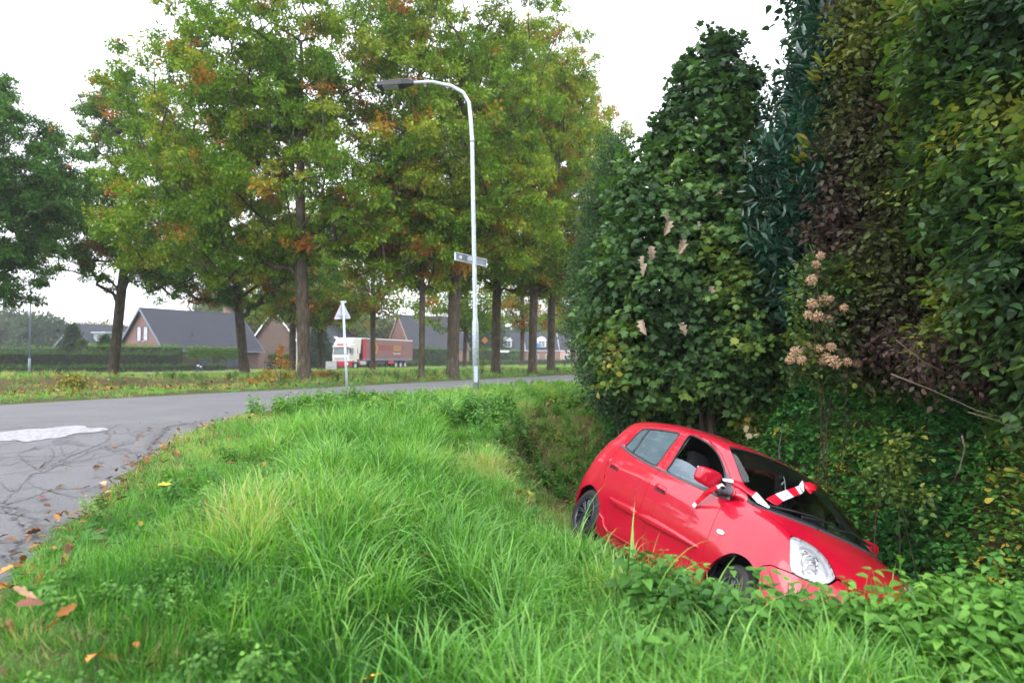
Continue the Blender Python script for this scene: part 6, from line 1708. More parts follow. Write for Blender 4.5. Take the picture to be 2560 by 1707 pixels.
# wing behind with flat dormer
H2 = house('house', 'low house with slate roof and flat-topped dormer behind the leaning oak', (-60.0, 99.0), ANG+.2, 12, 9, 2.3, 6.3, M_BR1, M_TILE2, M_BARGE, .4, -.5, 'houses across the main road')
b = MB(); b.box((3.2, 1.0, 4.3), (4.4, 2.2, 1.5)); b.box((3.2, .9, 5.1), (5.0, 2.8, .22)); b.build('dormer', plain('dormer_cladding', (.35, .40, .42), .6), H2)
window(H2, 3.2, 4.3, 2.6, .9, ((0, -.12, 0), (1, 0, 0), (0, -1, 0)), M_WHT, M_PANEC, bars=(1, 0))
H3 = house('house', 'brown brick house with white bargeboards and large dark roof behind the largest oak', (-29.8, 99.0), ANG+.05, 17, 12, 2.6, 8.6, M_BR2, M_TILE2, M_WHT, .5, -.55, 'houses across the main road', chimney=(13.5, -1.2, 1.1))
b = MB(); b.box((8.5, 1.6, 4.4), (.8, .06, 1.2), rot=Matrix.Rotation(R(-52), 3, 'X')); b.build('roof_light', M_WHT, H3)
H4 = house('house', 'brick house with a steep roof and gable window between two oaks behind the clipped hedge', (-13.4, 131.5), ANG+2.75, 12, 9, 3.0, 9.0, M_BR1, M_TILE2, M_BR3, .15, -.6, 'houses across the main road')
window(H4, 3.0, 5.4, .8, 1.6, ((0, 0, 0), (0, 1, 0), (-1, 0, 0)), M_WHT, M_PANE); window(H4, 6.0, 5.4, .8, 1.6, ((0, 0, 0), (0, 1, 0), (-1, 0, 0)), M_WHT, M_PANE)
H4b = house('house', 'house corner with a white framed window right of the lorry', (-22.0, 133.0), ANG-.9, 8, 8, 3.0, 7.2, M_BR2, M_TILE2, M_WHT, .3, -.6, 'houses across the main road')
window(H4b, 4.0, 4.0, 1.2, 1.4, ((0, -.0, 0), (1, 0, 0), (0, -1, 0)), M_WHT, M_PANE, bars=(1, 0))
# terrace with dormers on the right
TER = [(-4.6, 'left house of the dormer row, partly behind the lamp pole'), (3.0, 'middle house of the dormer row with a white arched dormer'), (10.6, 'right house of the dormer row beside the dark oak')]
for i, (x0, lab) in enumerate(TER):
    T = house('row_house', lab, (x0, 150+i*.6), .08, 7.5, 9, 3.1, 7.2, M_BR3 if i == 2 else M_BR1, M_TILE2, M_WHT, .05, -.6, 'row of houses with dormers')
    wl_ = ((0, -.01, 0), (1, 0, 0), (0, -1, 0))
    window(T, 1.9, 1.5, 2.0, 1.5, wl_, M_WHT, M_PANE, bars=(2, 1)); window(T, 5.4, 1.5, 1.9, 1.5, wl_, M_WHT, M_PANE, bars=(2, 1))
    d = MB(); d.box((3.6, 1.3, 4.55), (1.9, 2.4, 1.5)); d.prism([(-1.15, 0), (1.15, 0), (.6, .7), (0, .95), (-.6, .7)], -.1, 2.4, Matrix.Translation((3.6, .05, 5.3)) @ Matrix.Rotation(R(90), 4, 'X') @ Matrix.Diagonal((1, 1, -1, 1)))
    d.build('dormer', M_WHT, T)
    window(T, 3.6, 4.6, 1.5, 1.2, ((0, .08, 0), (1, 0, 0), (0, -1, 0)), M_WHT, M_PANE, bars=(1, 1))
PK = [((19.5, 152), .35, 8, 'pale salmon house end left of the hazy oak trunk'), ((25.8, 149), .15, 7.5, 'salmon house with a white window behind the two rightmost oaks'), ((34, 150), -.1, 9, 'salmon house at the right end of the street')]
for (p0, an, L_, lab) in PK:
    T = house('row_house', lab, p0, an, L_, 9, 5.4, 8.0, M_BR3, M_TILE2, M_WHT, .2, -.6, 'salmon brick houses at the end of the street')
    window(T, 2.2, 4.1, 1.7, 1.3, ((0, -.01, 0), (1, 0, 0), (0, -1, 0)), M_WHT, M_PANE, bars=(1, 0)); window(T, 5.4, 1.5, 2.4, 1.6, ((0, -.01, 0), (1, 0, 0), (0, -1, 0)), M_WHT, M_PANE, bars=(2, 0)); window(T, 5.4, 4.1, 1.2, 1.3, ((0, -.01, 0), (1, 0, 0), (0, -1, 0)), M_WHT, M_PANE)
T = house('house', 'low pinkish house with a flat white edge right of the tiled roof', (-32.5, 118), .1, 7, 6, 3.4, 4.6, M_BR3, M_WHT, M_WHT, .2, -.5, 'houses across the main road')
T = house('house', 'very distant low brick building above the left hedge', (-115, 165), .05, 26, 8, 3.0, 4.0, M_BR3, M_TILE2, M_WHT, .2, -.4, 'houses across the main road')
# ------------------------------------------------------------------ hedges
M_HEDGE = leaf_mat('hedge_leaf', [(0, (.018, .034, .012)), (.3, (.040, .080, .018)), (.55, (.055, .140, .022)), (.8, (.11, .25, .03)), (1, (.14, .10, .04))], .6, .28, .15)
S_HEDGE = [cluster('hedge_twig_%d' % i, M_HEDGE, 14, .16, .075, OVATE, .9, .3, twig=False) for i in range(3)]
def hedge(label, P0_, P1_, h, w, tint, dens=46, z=None, name='hedge', seed=1, sc=1.25, uneven=.05):
    r = np.random.default_rng(seed); a = np.array(P0_, float); b = np.array(P1_, float); L = np.linalg.norm(b-a); u = (b-a)/L; v = np.array([-u[1], u[0]])
    zz = float(ground_z(np.array(a[0]), np.array(a[1]))) if z is None else z
    root = thing(name, label, 'hedge', (a[0], a[1], zz))
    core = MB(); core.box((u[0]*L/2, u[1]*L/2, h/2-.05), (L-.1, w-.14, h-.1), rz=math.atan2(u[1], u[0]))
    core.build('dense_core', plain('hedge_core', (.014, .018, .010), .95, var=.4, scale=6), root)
    n = int(L*(h*2+w)*dens/2); s = r.random(n)*L; q = r.random(n)*(2*h+w)
    yy = np.where(q < h, -w/2, np.where(q < h+w, q-h-w/2, w/2)); z_ = np.where(q < h, q, np.where(q < h+w, h, 2*h+w-q))
    out = np.where(q < h, -math.pi/2, np.where(q < h+w, 0, math.pi/2))+math.atan2(u[1], u[0])
    z_ = z_+r.normal(size=n)*uneven; yy = yy+r.normal(size=n)*uneven*.6
    P = np.stack([u[0]*s+v[0]*yy, u[1]*s+v[1]*yy, z_], 1)
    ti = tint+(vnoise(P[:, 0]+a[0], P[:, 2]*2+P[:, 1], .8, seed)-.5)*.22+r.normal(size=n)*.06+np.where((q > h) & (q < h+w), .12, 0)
    scatter('foliage', S_HEDGE, P, np.stack([r.normal(size=n)*.5, r.normal(size=n)*.5-(q > h)*(q < h+w)*.8, out+r.normal(size=n)*.6], 1), sc*(.7+.5*r.random(n)), np.clip(ti, 0, 1), parent=root)
    return root
def on(n_, t_): p = DV*t_+NV*n_; return (p[0], p[1])
hedge('long dark clipped hedge across the left, taller than the low one before it', on(70.5, -20), on(70.5, 49), 1.85, .9, .22, 30, -.55, seed=1, sc=1.5)
hedge('knee-high hedge along the main road on the left', on(67, -20), on(67, 52), .62, .8, .30, 34, -.56, seed=2, sc=1.3)
hedge('bright green tall hedge in front of the brick gable', on(73.5, 40), on(73.5, 51), 2.7, 1.0, .62, 36, -.55, seed=3, sc=1.4)
hedge('clipped hedge behind the leaning oak right of the bungalow', on(71, 62), on(71, 88), 1.9, .9, .42, 26, -.55, seed=4, sc=1.6)
hedge('small dark box hedge by the bungalow drive', on(67, 58), on(67, 63.5), .95, .9, .10, 30, -.56, seed=5, sc=1.3)
hedge('low hedge along the main road behind the thin oaks', on(67, 68), on(67, 90), .75, .8, .30, 24, -.56, seed=6, sc=1.5)
hedge('tall smoothly clipped green hedge right of the lorry', on(70, 91), on(69.5, 128), 3.0, 1.2, .50, 18, -.56, seed=7, sc=1.9, uneven=.03)
hedge('low trimmed hedge at the foot of the tall hedge right of the lorry', on(66.8, 96), on(66.8, 140), .8, .8, .38, 20, -.56, seed=8, sc=1.6)
hedge('light green hedge before the dormer row', (-5, 138), (2, 140), 2.0, 1, .66, 16, -.6, seed=9, sc=2.0)
hedge('trimmed garden hedge in front of the dormer row', (2.5, 141), (16, 143), 1.1, 1, .55, 14, -.6, seed=10, sc=2.0)
hedge('hedge in front of the salmon brick houses', (17, 140), (26, 138), 1.5, 1, .48, 14, -.6, seed=11, sc=2.0)
hedge('distant hedge behind the long dark hedge at the left edge', (-80, 84), (-44, 92), 2.6, 1.2, .50, 14, -.5, seed=12, sc=2.2, uneven=.12)
# pleached trees in front of the bungalow: flat crowns on thin stems
for i in range(3):
    p = on(72.2, 52.3+i*2.6)
    root = thing('pleached_tree', ['pleached tree with flat bright crown, nearest the tall green hedge', 'middle pleached tree with flat bright crown before the bungalow', 'pleached tree with flat bright crown, right beside the bungalow door'][i], 'tree', (p[0], p[1], -.55), ANG, 'pleached trees before the bungalow')
    b = MB(); b.tube([(0, 0, 0), (0, 0, 2.2)], .045, 6); b.tube([(-1.2, 0, 1.7), (1.2, 0, 1.7)], .02, 4); b.tube([(-1.2, 0, 2.3), (1.2, 0, 2.3)], .02, 4); b.build('trunk', M_BARK, root)
    r = np.random.default_rng(i+90); n = 420; P = np.stack([r.uniform(-1.35, 1.35, n), r.normal(size=n)*.16, r.uniform(1.35, 2.65, n)+r.normal(size=n)*.06], 1)
    scatter('crown', S_HEDGE, P, r.normal(size=(n, 3))*[.5, .5, 3], 1.5*(.7+.5*r.random(n)), np.clip(.78+r.normal(size=n)*.08, 0, 1), parent=root)
# wheelie bin by the drive
px_ = U(498, 930, 60.5); root = thing('wheelie_bin', 'dark blue wheelie bin with white stickers at the end of the low hedge', 'bin', (px_[0], px_[1], -.58), .3)
M_BIN = plain('bin_plastic', (.025, .035, .07), .5)
b = MB(); b.add([(x*s, y*s*1.05, z) for z, s in ((.08, .22), (.98, .29)) for x, y in ((-1, -1), (1, -1), (1, 1), (-1, 1))], [(3, 2, 1, 0), (4, 5, 6, 7), (0, 1, 5, 4), (1, 2, 6, 5), (2, 3, 7, 6), (3, 0, 4, 7)]); b.build('body', M_BIN, root)
b = MB(); b.box((0, -.01, 1.02), (.62, .66, .05)); b.box((0, .30, 1.04), (.5, .08, .06)); b.build('lid', M_BIN, root)
b = MB(); b.box((-.06, -.298, .78), (.20, .006, .14)); b.box((.16, -.29, .68), (.13, .006, .12)); b.build('sticker', M_WHT, root)
for s in (-1, 1): b = MB(); b.lathe([(0, -.03), (.10, -.03), (.10, .03), (0, .03)], 14, Matrix.Translation((s*.25, .25, .10)) @ Matrix.Rotation(R(90), 4, 'Y')); b.build('wheel', M_RUBBER, root)
# low rail fence by the bungalow drive
b = MB()
for k in range(4): p = on(66.2, 54+k*1.6); b.box((p[0], p[1], -.2), (.08, .08, .8))
P0_ = on(66.2, 54); P1_ = on(66.2, 58.8)
b.tube([(P0_[0], P0_[1], .1), (P1_[0], P1_[1], .1)], .03, 4); b.tube([(P0_[0], P0_[1], -.2), (P1_[0], P1_[1], -.2)], .03, 4)
tag(b.build('fence', plain('fence_wood', (.12, .11, .10), .8)), 'low post and rail fence beside the wheelie bin', 'fence')
# flag pole with a long pennant
fx, fy, fz = U(742, 928, 74)
root = thing('flagpole', 'flagpole with a long white and orange pennant beside the largest oak trunk', 'flagpole', (fx, fy, -.55))
b = MB(); b.tube([(0, 0, 0), (0, 0, 5.4)], [.06, .035], 8); b.build('pole', M_WHT, root)
V = []; F = []; zt = U(740, 816, 74)[2]+.55
for i in range(16):
    f = i/15; z = zt-2.35*f; w = .30*(1-f)**.6+.03; x0 = .05-.22*math.sin(f*1.2)+.45*f*f
    V += [(x0-.10, .02*math.sin(f*9), z), (x0-.10+w, .03*math.cos(f*8), z-.02)]
F = [(2*i, 2*i+1, 2*i+3, 2*i+2) for i in range(15)]
mesh_obj('pennant', V, F, [M_WHT, plain('pennant_orange', (.75, .22, .05), .7)], root, True, [1 if 1 <= i < 4 else 0 for i in range(15)])
# far lamp post on the left, crane on the horizon
lx, ly, lz = U(73, 930, 58)
root = thing('street_lamp', 'grey lamp post far off at the left, its top hidden by an oak bough', 'street lamp', (lx, ly, -.57))
b = MB(); b.tube([(0, 0, 0), (0, 0, 1.4)], .10, 8); b.tube([(0, 0, 1.4), (0, 0, 7.4), (.1, -.1, 7.8), (.8, -.6, 8.0)], [.075, .055, .05, .045], 8); b.build('pole', plain('painted_grey_steel', (.16, .20, .24), .5), root, True)
b = MB(); b.box((1.1, -.8, 8.0), (.7, .28, .10), rz=-.63); b.build('lamp_head', M_GREYP, root)
cx_, cy_, cz_ = U(290, 748, 260); ax_, ay_, az_ = U(150, 772, 235); mx_ = U(192, 790, 250)
root = thing('crane', 'faint tower crane jib rising over the trees at the left', 'crane', (mx_[0], mx_[1], -.5))
b = MB()
A0 = Vector((ax_-mx_[0], ay_-mx_[1], az_+.5)); A1 = Vector((cx_-mx_[0], cy_-mx_[1], cz_+.5))
for off_ in ((0, 0, 0), (0, 0, 1.3)): b.tube([tuple(A0+Vector(off_)), tuple(A1+Vector(off_)*.3)], .12, 4)
for k in range(26):
    f0 = k/26; f1 = (k+.5)/26; f2 = (k+1)/26; q0 = A0.lerp(A1, f0); q1 = A0.lerp(A1, f1)+Vector((0, 0, 1.3*(1-f1*.7))); q2 = A0.lerp(A1, f2); b.tube([tuple(q0), tuple(q1), tuple(q2)], .07, 3)
b.build('jib', plain('crane_steel', (.4, .42, .45), .6), root)
mt = A0.lerp(A1, .32); b = MB(); b.tube([(mt.x, mt.y, 0), (mt.x, mt.y, mt.z)], .35, 4); b.build('mast', plain('crane_steel', (.4, .42, .45), .6), root)
# small posts and signs by the far junction
def post_sign(px, base_y, d, h, lab, col, w=.5, hh=.35, cat='sign', shape='box'):
    x, y, z = U(px, base_y, d); z = -.57
    root = thing('road_sign', lab, cat, (x, y, z)); b = MB(); b.tube([(0, 0, 0), (0, 0, h)], .035, 6); b.build('pole', M_GREYP, root)
    b = MB()
    if shape == 'box': b.box((0, -.05, h-hh/2), (w, .03, hh))
    else: b.prism([(w/2*math.cos(a), w/2*math.sin(a)) for a in np.linspace(0, 2*math.pi, 5)[:-1]], -.02, .02, Matrix.Translation((0, -.05, h-.1)) @ Matrix.Rotation(R(90), 4, 'X'))
    b.build('sign_plate', col, root)
post_sign(1212, 922, 72, 3.4, 'small orange diamond sign on a thin post right of the lamp', plain('sign_orange', (.7, .32, .08), .5), .75, .5, shape='d')
post_sign(1258, 915, 105, 2.6, 'pale street name sign before the dormer row', plain('sign_pale', (.6, .65, .75), .5), 1.8, .3)
post_sign(1345, 915, 100, 3.6, 'blue sign on a post right of the straight oak', plain('sign_blue', (.08, .25, .6), .5), .5, .7)
# ------------------------------------------------------------------ the lorry on the main road
TH = Vector((-.33, -.944, 0)); TA_ = math.atan2(TH.y, TH.x)
lorry = thing('lorry', 'white and dark red articulated lorry with a beige curtain-sided trailer driving on the main road', 'lorry', (-21.25, 84.75, -.577), TA_)
M_CABW = plain('cab_white', (.62, .60, .54), .35, var=.12, scale=2); M_CABR = plain('cab_dark_red', (.32, .012, .03), .35)
M_CURT = plain('curtain_beige_pink', (.18, .085, .07), .6, var=.10, scale=1.2); M_CURTR = plain('curtain_red', (.34, .015, .035), .6)
M_TGREY = plain('truck_grey', (.20, .20, .21), .5); M_TGLASS = plain('truck_glass', (.05, .08, .09), .06, spec=1.0)
XZ = Matrix(((1, 0, 0, 0), (0, 0, 1, 0), (0, 1, 0, 0), (0, 0, 0, 1)))   # prism profile (x, z), extruded along y
# x runs forward from the nose backwards as negatives
b = MB(); b.prism([(-.02, .95), (0, 1.75), (-.16, 2.75), (-.42, 3.35), (-.95, 3.80), (-1.30, 3.98), (-2.25, 3.98), (-2.28, .95)], -1.23, 1.23, XZ)
o = bevel(b.build('cab', M_CABW, lorry), .06, 3)
b = MB(); b.prism([(.06, .35), (.10, .55), (.06, 1.05), (-.55, 1.08), (-.62, .62), (-.62, .35)], -1.24, 1.24, XZ); bevel(b.build('bumper', M_CABR, lorry), .04, 2)
b = MB()
arch = [(-.62, .95)]+[(-1.42+.66*math.cos(a), .55+.66*math.sin(a)) for a in np.linspace(.35, math.pi-.35, 10)]+[(-2.26, .9), (-2.28, 1.32), (-.62, 1.1)]
for s in (-1.245, 1.165): b.prism(arch, s, s+.08, XZ)
b.build('wheel_arch', M_CABR, lorry)
b = MB(); b.add([(.005, -1.08, 1.86), (.005, 1.08, 1.86), (-.155, 1.06, 2.72), (-.155, -1.06, 2.72)], [(0, 1, 2, 3)]); b.v = [(x+.02, y, z) for x, y, z in b.v]; b.build('windscreen', M_TGLASS, lorry)
b = MB(); b.box((.0, 0, 2.84), (.34, 2.3, .10), rot=Matrix.Rotation(R(-12), 3, 'Y')); b.build('sun_visor', M_CABW, lorry)
b = MB(); b.box((-.22, .0, 3.12), (.06, 1.5, .22), rot=Matrix.Rotation(R(-24), 3, 'Y')); b.build('name_board', M_CABR, lorry)
b = MB()
for z in (1.22, 1.36, 1.5): b.box((.012, 0, z), (.03, 1.9, .05))
b.build('grille', M_TGREY, lorry)
for s in (-1, 1):
    b = MB(); b.box((.07, s*.92, .72), (.06, .42, .22)); b.build('headlight', M_CLEARW, lorry)
    b = MB(); b.prism([(-.20, 1.86), (-.30, 2.66), (-.98, 2.68), (-.98, 2.05), (-.75, 1.82)], s*1.243-.008, s*1.243+.008, XZ); b.build('side_window', M_TGLASS, lorry)
    b = MB(); b.box((-1.86, s*1.24, 2.35), (.16, .015, .7)); b.build('side_window', M_TGLASS, lorry)
    b = MB(); b.box((.10, s*1.42, 2.35), (.14, .22, .62)); b.box((.02, s*1.32, 2.62), (.08, .3, .05)); bevel(b.build('mirror', M_BLACKP, lorry), .03, 2)
    b = MB(); b.box((-.55, s*1.245, 1.45), (1.1, .012, .03)); b.build('door_seam', M_TGREY, lorry)
b = MB(); b.lathe([(0, .10), (.04, .08), (.05, 0)], 10, Matrix.Translation((-.62, .9, 3.72))); b.build('beacon', M_REDLENS, lorry)
b = MB(); b.lathe([(0, .10), (.04, .08), (.05, 0)], 10, Matrix.Translation((-1.35, 1.0, 3.98))); b.build('beacon', M_REDLENS, lorry)
b = MB(); b.prism([(-2.32, 2.0), (-2.32, 3.9), (-2.9, 3.9), (-2.6, 2.0)], -1.15, 1.15, XZ); b.build('roof_fairing', M_CABW, lorry)
# trailer
tr = MB(); tr.box((-9.85, 0, 2.62), (13.55, 2.48, 2.58)); tr.build('curtain_side', M_CURT, lorry)
b = MB(); b.box((-3.55, 0, 2.62), (.95, 2.50, 2.60)); b.build('front_panel', M_CURTR, lorry)
b = MB(); b.box((-9.85, 0, 3.95), (13.7, 2.53, .10)); b.build('trailer_roof', M_WHT, lorry)
b = MB(); b.box((-9.85, 0, 1.24), (13.6, 2.5, .16)); b.box((-9.85, .5, 1.08), (13.2, .14, .3)); b.box((-9.85, -.5, 1.08), (13.2, .14, .3)); b.build('trailer_frame', M_TGREY, lorry)
b = MB(); b.box((-16.64, 0, 2.6), (.05, 2.5, 2.66)); b.build('rear_door', M_CURTR, lorry)
for k in range(19):
    b = MB(); b.box((-4.3-k*.68, 1.252, 1.46), (.05, .02, .30)); b.box((-4.22-k*.68, 1.254, 1.42), (.12, .02, .05)); b.build('curtain_buckle', M_TGREY, lorry)
b = MB(); b.box((-3.3, .95, .80), (1.5, .5, .55)); bevel(b.build('fuel_tank', plain('tank_steel', (.45, .43, .40), .35, metal=.6), lorry), .12, 3)
b = MB(); b.box((-2.6, 0, .75), (4.6, .9, .3)); b.build('chassis', M_BLACKP, lorry)
b = MB(); b.box((-10.35, 1.1, .85), (1.6, .3, .45)); bevel(b.build('side_locker', M_CABR, lorry), .08, 2)
b = MB(); b.box((-7.9, 1.0, .8), (2.4, .1, .5)); b.build('side_guard', M_BLACKP, lorry)
for x in (-1.42, -5.2, -10.9-.9, -13.15, -14.5):
    for s in (-1, 1):
        root = bpy.data.objects.new('wheel', None); COL.objects.link(root); root.parent = lorry; root.matrix_local = Matrix.Translation((x, s*1.08, .50)) @ Matrix.Rotation(R(-90)*s, 4, 'X')
        b = MB(); b.lathe([(.27, .12), (.44, .155), (.50, .11), (.50, -.15), (.3, -.16)], 28); b.build('tyre', M_RUBBER, root, True)
        b = MB(); b.lathe([(0, .10), (.09, .10), (.10, .04), (.20, .05), (.28, .12)], 20); b.build('rim', plain('wheel_red_grey', (.35, .18, .17) if x < -6 else (.5, .5, .5), .5), root, True)
def text_obj(body, size, mat, par, loc, rot, name='lettering', ext=.004, sx=1.0):
    fc = bpy.data.curves.new('t', 'FONT'); fc.body = body; fc.size = size; fc.extrude = ext; fc.offset = size*.012
    fo = bpy.data.objects.new('t', fc); COL.objects.link(fo); bpy.context.view_layer.update()
    me = bpy.data.meshes.new_from_object(fo.evaluated_get(bpy.context.evaluated_depsgraph_get())); bpy.data.objects.remove(fo)
    me.materials.clear(); me.materials.append(mat); o = bpy.data.objects.new(name, me); COL.objects.link(o); o.parent = par; o.location = loc; o.rotation_euler = rot; o.scale = (sx, 1, 1); return o
M_TR = plain('letter_red', (.30, .015, .03), .6); M_TY = plain('letter_yellow', (.50, .28, .02), .6); M_TP = plain('letter_purple', (.22, .04, .09), .6)
# the side is read from its left (+y) side: text runs towards the rear
rt = (R(90), 0, R(180))
side_y = 1.262
text_obj('DUTCH', 1.02, M_TR, lorry, (-7.0, side_y, 2.45), rt, sx=1.04)
text_obj('BOX', 1.02, M_TY, lorry, (-10.95, side_y, 2.45), rt, sx=1.04); text_obj('X', 1.02, M_TP, lorry, (-13.35, side_y, 2.45), rt, sx=1.04)
text_obj('transport & logistics', .26, plain('letter_pale', (.72, .62, .6), .6), lorry, (-10.9, side_y, 1.98), rt)
def poly_strip(pts, w, mat, name):
    mb = MB(); n = len(pts)
    for i in range(n-1):
        a = Vector((pts[i][0], 0, pts[i][1])); c = Vector((pts[i+1][0], 0, pts[i+1][1])); d = c-a; M = Matrix((d.normalized(), Vector((0, 1, 0)), d.normalized().cross(Vector((0, 1, 0))))).transposed()
        mb.box((a+c)/2+Vector((0, side_y, 0)), (d.length+w*.5, .008, w), rot=M)
    mb.build(name, mat, lorry)
cxl = -5.75
poly_strip([(cxl+.1, 3.35), (cxl+1.0, 2.7), (cxl+.1, 2.05)], .2, M_TR, 'logo'); poly_strip([(cxl+.28, 3.0), (cxl-.10, 2.7), (cxl+.28, 2.4)], .16, M_TR, 'logo')
poly_strip([(cxl+.1, 3.5), (cxl-.35, 3.5), (cxl-.95, 2.7), (cxl-.35, 1.9), (cxl+.1, 1.9)], .2, M_TY, 'logo')
text_obj('DUTCHBOXX', .19, plain('letter_white', (.8, .8, .8), .6), lorry, (-.175, .62, 3.06), (R(90), 0, R(-90)+math.pi), ext=.002).rotation_euler = (R(66), 0, R(90))
# driver seen through the side window: seated, red top, hands on the wheel
def person_fig(name, label, joints, radii, edges, mat_top, root_idx=0, loc=(0, 0, 0), rot=0, lvl=1):
    me = bpy.data.meshes.new(name); me.from_pydata(joints, edges, []); o = bpy.data.objects.new(name, me); COL.objects.link(o)
    o.modifiers.new('skin', 'SKIN'); me.skin_vertices.active if False else None
    for i, r0 in enumerate(radii): me.skin_vertices[0].data[i].radius = r0
    me.skin_vertices[0].data[root_idx].use_root = True
    s = o.modifiers.new('sub', 'SUBSURF'); s.levels = lvl; s.render_levels = lvl; me.materials.append(mat_top); o.location = loc; o.rotation_euler = (0, 0, rot); return o
M_SKIN = plain('skin', (.48, .28, .20), .6)
Jt = [(0, 0, 0), (0, 0, .25), (0, 0, .46), (0, 0, .56), (.02, 0, .66), (0, .20, .46), (.10, .27, .22), (.36, .16, .26), (0, -.20, .46), (.10, -.27, .22), (.36, -.16, .26), (.40, .12, -.02), (.42, -.12, -.02), (.55, .12, -.40), (.55, -.12, -.40)]
Rr = [(.15, .12), (.15, .11), (.13, .10), (.055, .055), (.09, .10), (.06, .06), (.045, .045), (.03, .03), (.06, .06), (.045, .045), (.03, .03), (.07, .07), (.07, .07), (.045, .045), (.045, .045)]
me_e = [(0, 1), (1, 2), (2, 3), (3, 4), (2, 5), (5, 6), (6, 7), (2, 8), (8, 9), (9, 10), (0, 11), (0, 12), (11, 13), (12, 14)]
M_DRV = plain('driver_clothes', (.45, .03, .03), .8)
drv = None
dm = bpy.data.meshes.new('person'); dm.from_pydata(Jt, me_e, []); drv = bpy.data.objects.new('person', dm); COL.objects.link(drv)
drv.modifiers.new('skin', 'SKIN')
if dm.skin_vertices:
    for i, r0 in enumerate(Rr): dm.skin_vertices[0].data[i].radius = r0
    dm.skin_vertices[0].data[0].use_root = True
sb = drv.modifiers.new('sub', 'SUBSURF'); sb.levels = 2; sb.render_levels = 2; dm.materials.append(M_DRV)
Ml = Matrix.Translation(lorry.location) @ Matrix.Rotation(TA_, 4, 'Z')
drv.matrix_world = Ml @ Matrix.Translation((-1.05, .62, 1.95)); tag(drv, 'lorry driver in a red top sitting behind the side window', 'person')
b = MB(); b.lathe([(.0, .115), (.05, .105), (.082, .06), (.09, 0), (.08, -.06), (.05, -.11), (0, -.125)], 14, Matrix.Translation((.02, 0, .70))); hd = b.build('head', M_SKIN, drv, True)
b = MB(); b.lathe([(.0, .13), (.06, .118), (.092, .065), (.097, .01)], 14, Matrix.Translation((.005, 0, .70))); b.build('hair', plain('brown_hair', (.06, .04, .03), .8), drv, True)
# ------------------------------------------------------------------ street lamp, signs, board
def galv():
    t = NT('galvanised_steel'); b = t.bsdf((.45, .5, .55), .5, .5, .35)
    f = t.noise(14, 6, .8); g = t.noise(60, 3, .6)
    t.link(t.ramp(f, [(.35, (.30, .36, .42)), (.5, (.46, .53, .60)), (.66, (.66, .72, .78))]), b.inputs['Base Color'])
    t.link(t.ramp(g, [(.3, (.35, .35, .35)), (.7, (.65, .65, .65))]), b.inputs['Roughness']); return t.mat
M_GALV = galv()
LY = 15.5; bx, by, bz = U(1190.5, 985, LY); gz = float(ground_z(np.array(bx), np.array(by)))
lamp = thing('street_lamp', 'galvanised street lamp with a curved arm standing in the verge by the ditch', 'street lamp', (bx, by, gz))
def LP(px, py, y=LY): x, yy, z = U(px, py, y); return (x-bx, yy-by, z-gz)
top = LP(1188, 806)
b = MB(); b.tube([(0, 0, -.1), (0, 0, .12)], .078, 16); b.build('collar', plain('black_bitumen', (.015, .015, .016), .7), lamp, True)
b = MB(); b.tube([(0, 0, .08), tuple(Vector(top)*.97), top, tuple(Vector(top)+Vector((0, 0, .10))), LP(1180, 348), LP(1176, 292), LP(1172, 256), LP(1158, 232), LP(1130, 216), LP(1080, 205), LP(1028, 207)],
             [.073, .071, .066, .050, .045, .044, .043, .042, .040, .037, .034], 16); b.build('pole', M_GALV, lamp, True)
b = MB(); b.tube([LP(1180.3, 356), LP(1180, 346)], .049, 16); b.build('joint', M_GALV, lamp, True)
b = MB(); b.box(tuple(Vector(LP(1190, 935))+Vector((.0, -.066, 0))), (.085, .015, .36)); b.build('service_door', M_GALV, lamp)
# head: flat tapered housing with a glass panel below
hA = Vector(LP(1032, 207)); hB = Vector(LP(944, 211)); dx_ = (hB-hA).normalized(); yy_ = Vector((0, 1, 0)); up_ = dx_.cross(yy_) * -1
if up_.z < 0: up_ = -up_
Lh = (hB-hA).length
def hp(u, v, w): return tuple(hA+dx_*(u*Lh)+yy_*v+up_*w)
secs = [(-.02, .05, .05, -.035), (.12, .09, .09, -.05), (.30, .16, .085, -.075), (.62, .175, .045, -.095), (.93, .165, .012, -.085), (1.0, .13, -.02, -.065)]
b = MB(); V = []; F = []
for u, hw, t_, bo in secs: V += [hp(u, -hw, bo), hp(u, -hw*.92, t_*.6), hp(u, -hw*.35, t_), hp(u, hw*.35, t_), hp(u, hw*.92, t_*.6), hp(u, hw, bo)]
for i in range(len(secs)-1):
    for k in range(6): F.append((i*6+k, i*6+(k+1) % 6, (i+1)*6+(k+1) % 6, (i+1)*6+k))
F += [tuple(range(6))[::-1], tuple(range(30, 36))]
b.add(V, F); b.build('lamp_head', plain('lamp_head_grey', (.028, .030, .033), .6), lamp)
b = MB(); b.add([hp(.42, -.12, -.100), hp(.84, -.12, -.102), hp(.84, .12, -.102), hp(.42, .12, -.100), hp(.42, -.12, -.07), hp(.84, -.12, -.07), hp(.84, .12, -.07), hp(.42, .12, -.07)], [(0, 1, 2, 3), (0, 4, 5, 1), (1, 5, 6, 2), (2, 6, 7, 3), (3, 7, 4, 0)]); b.build('lamp_glass', plain('lamp_glass', (.40, .42, .40), .2), lamp)
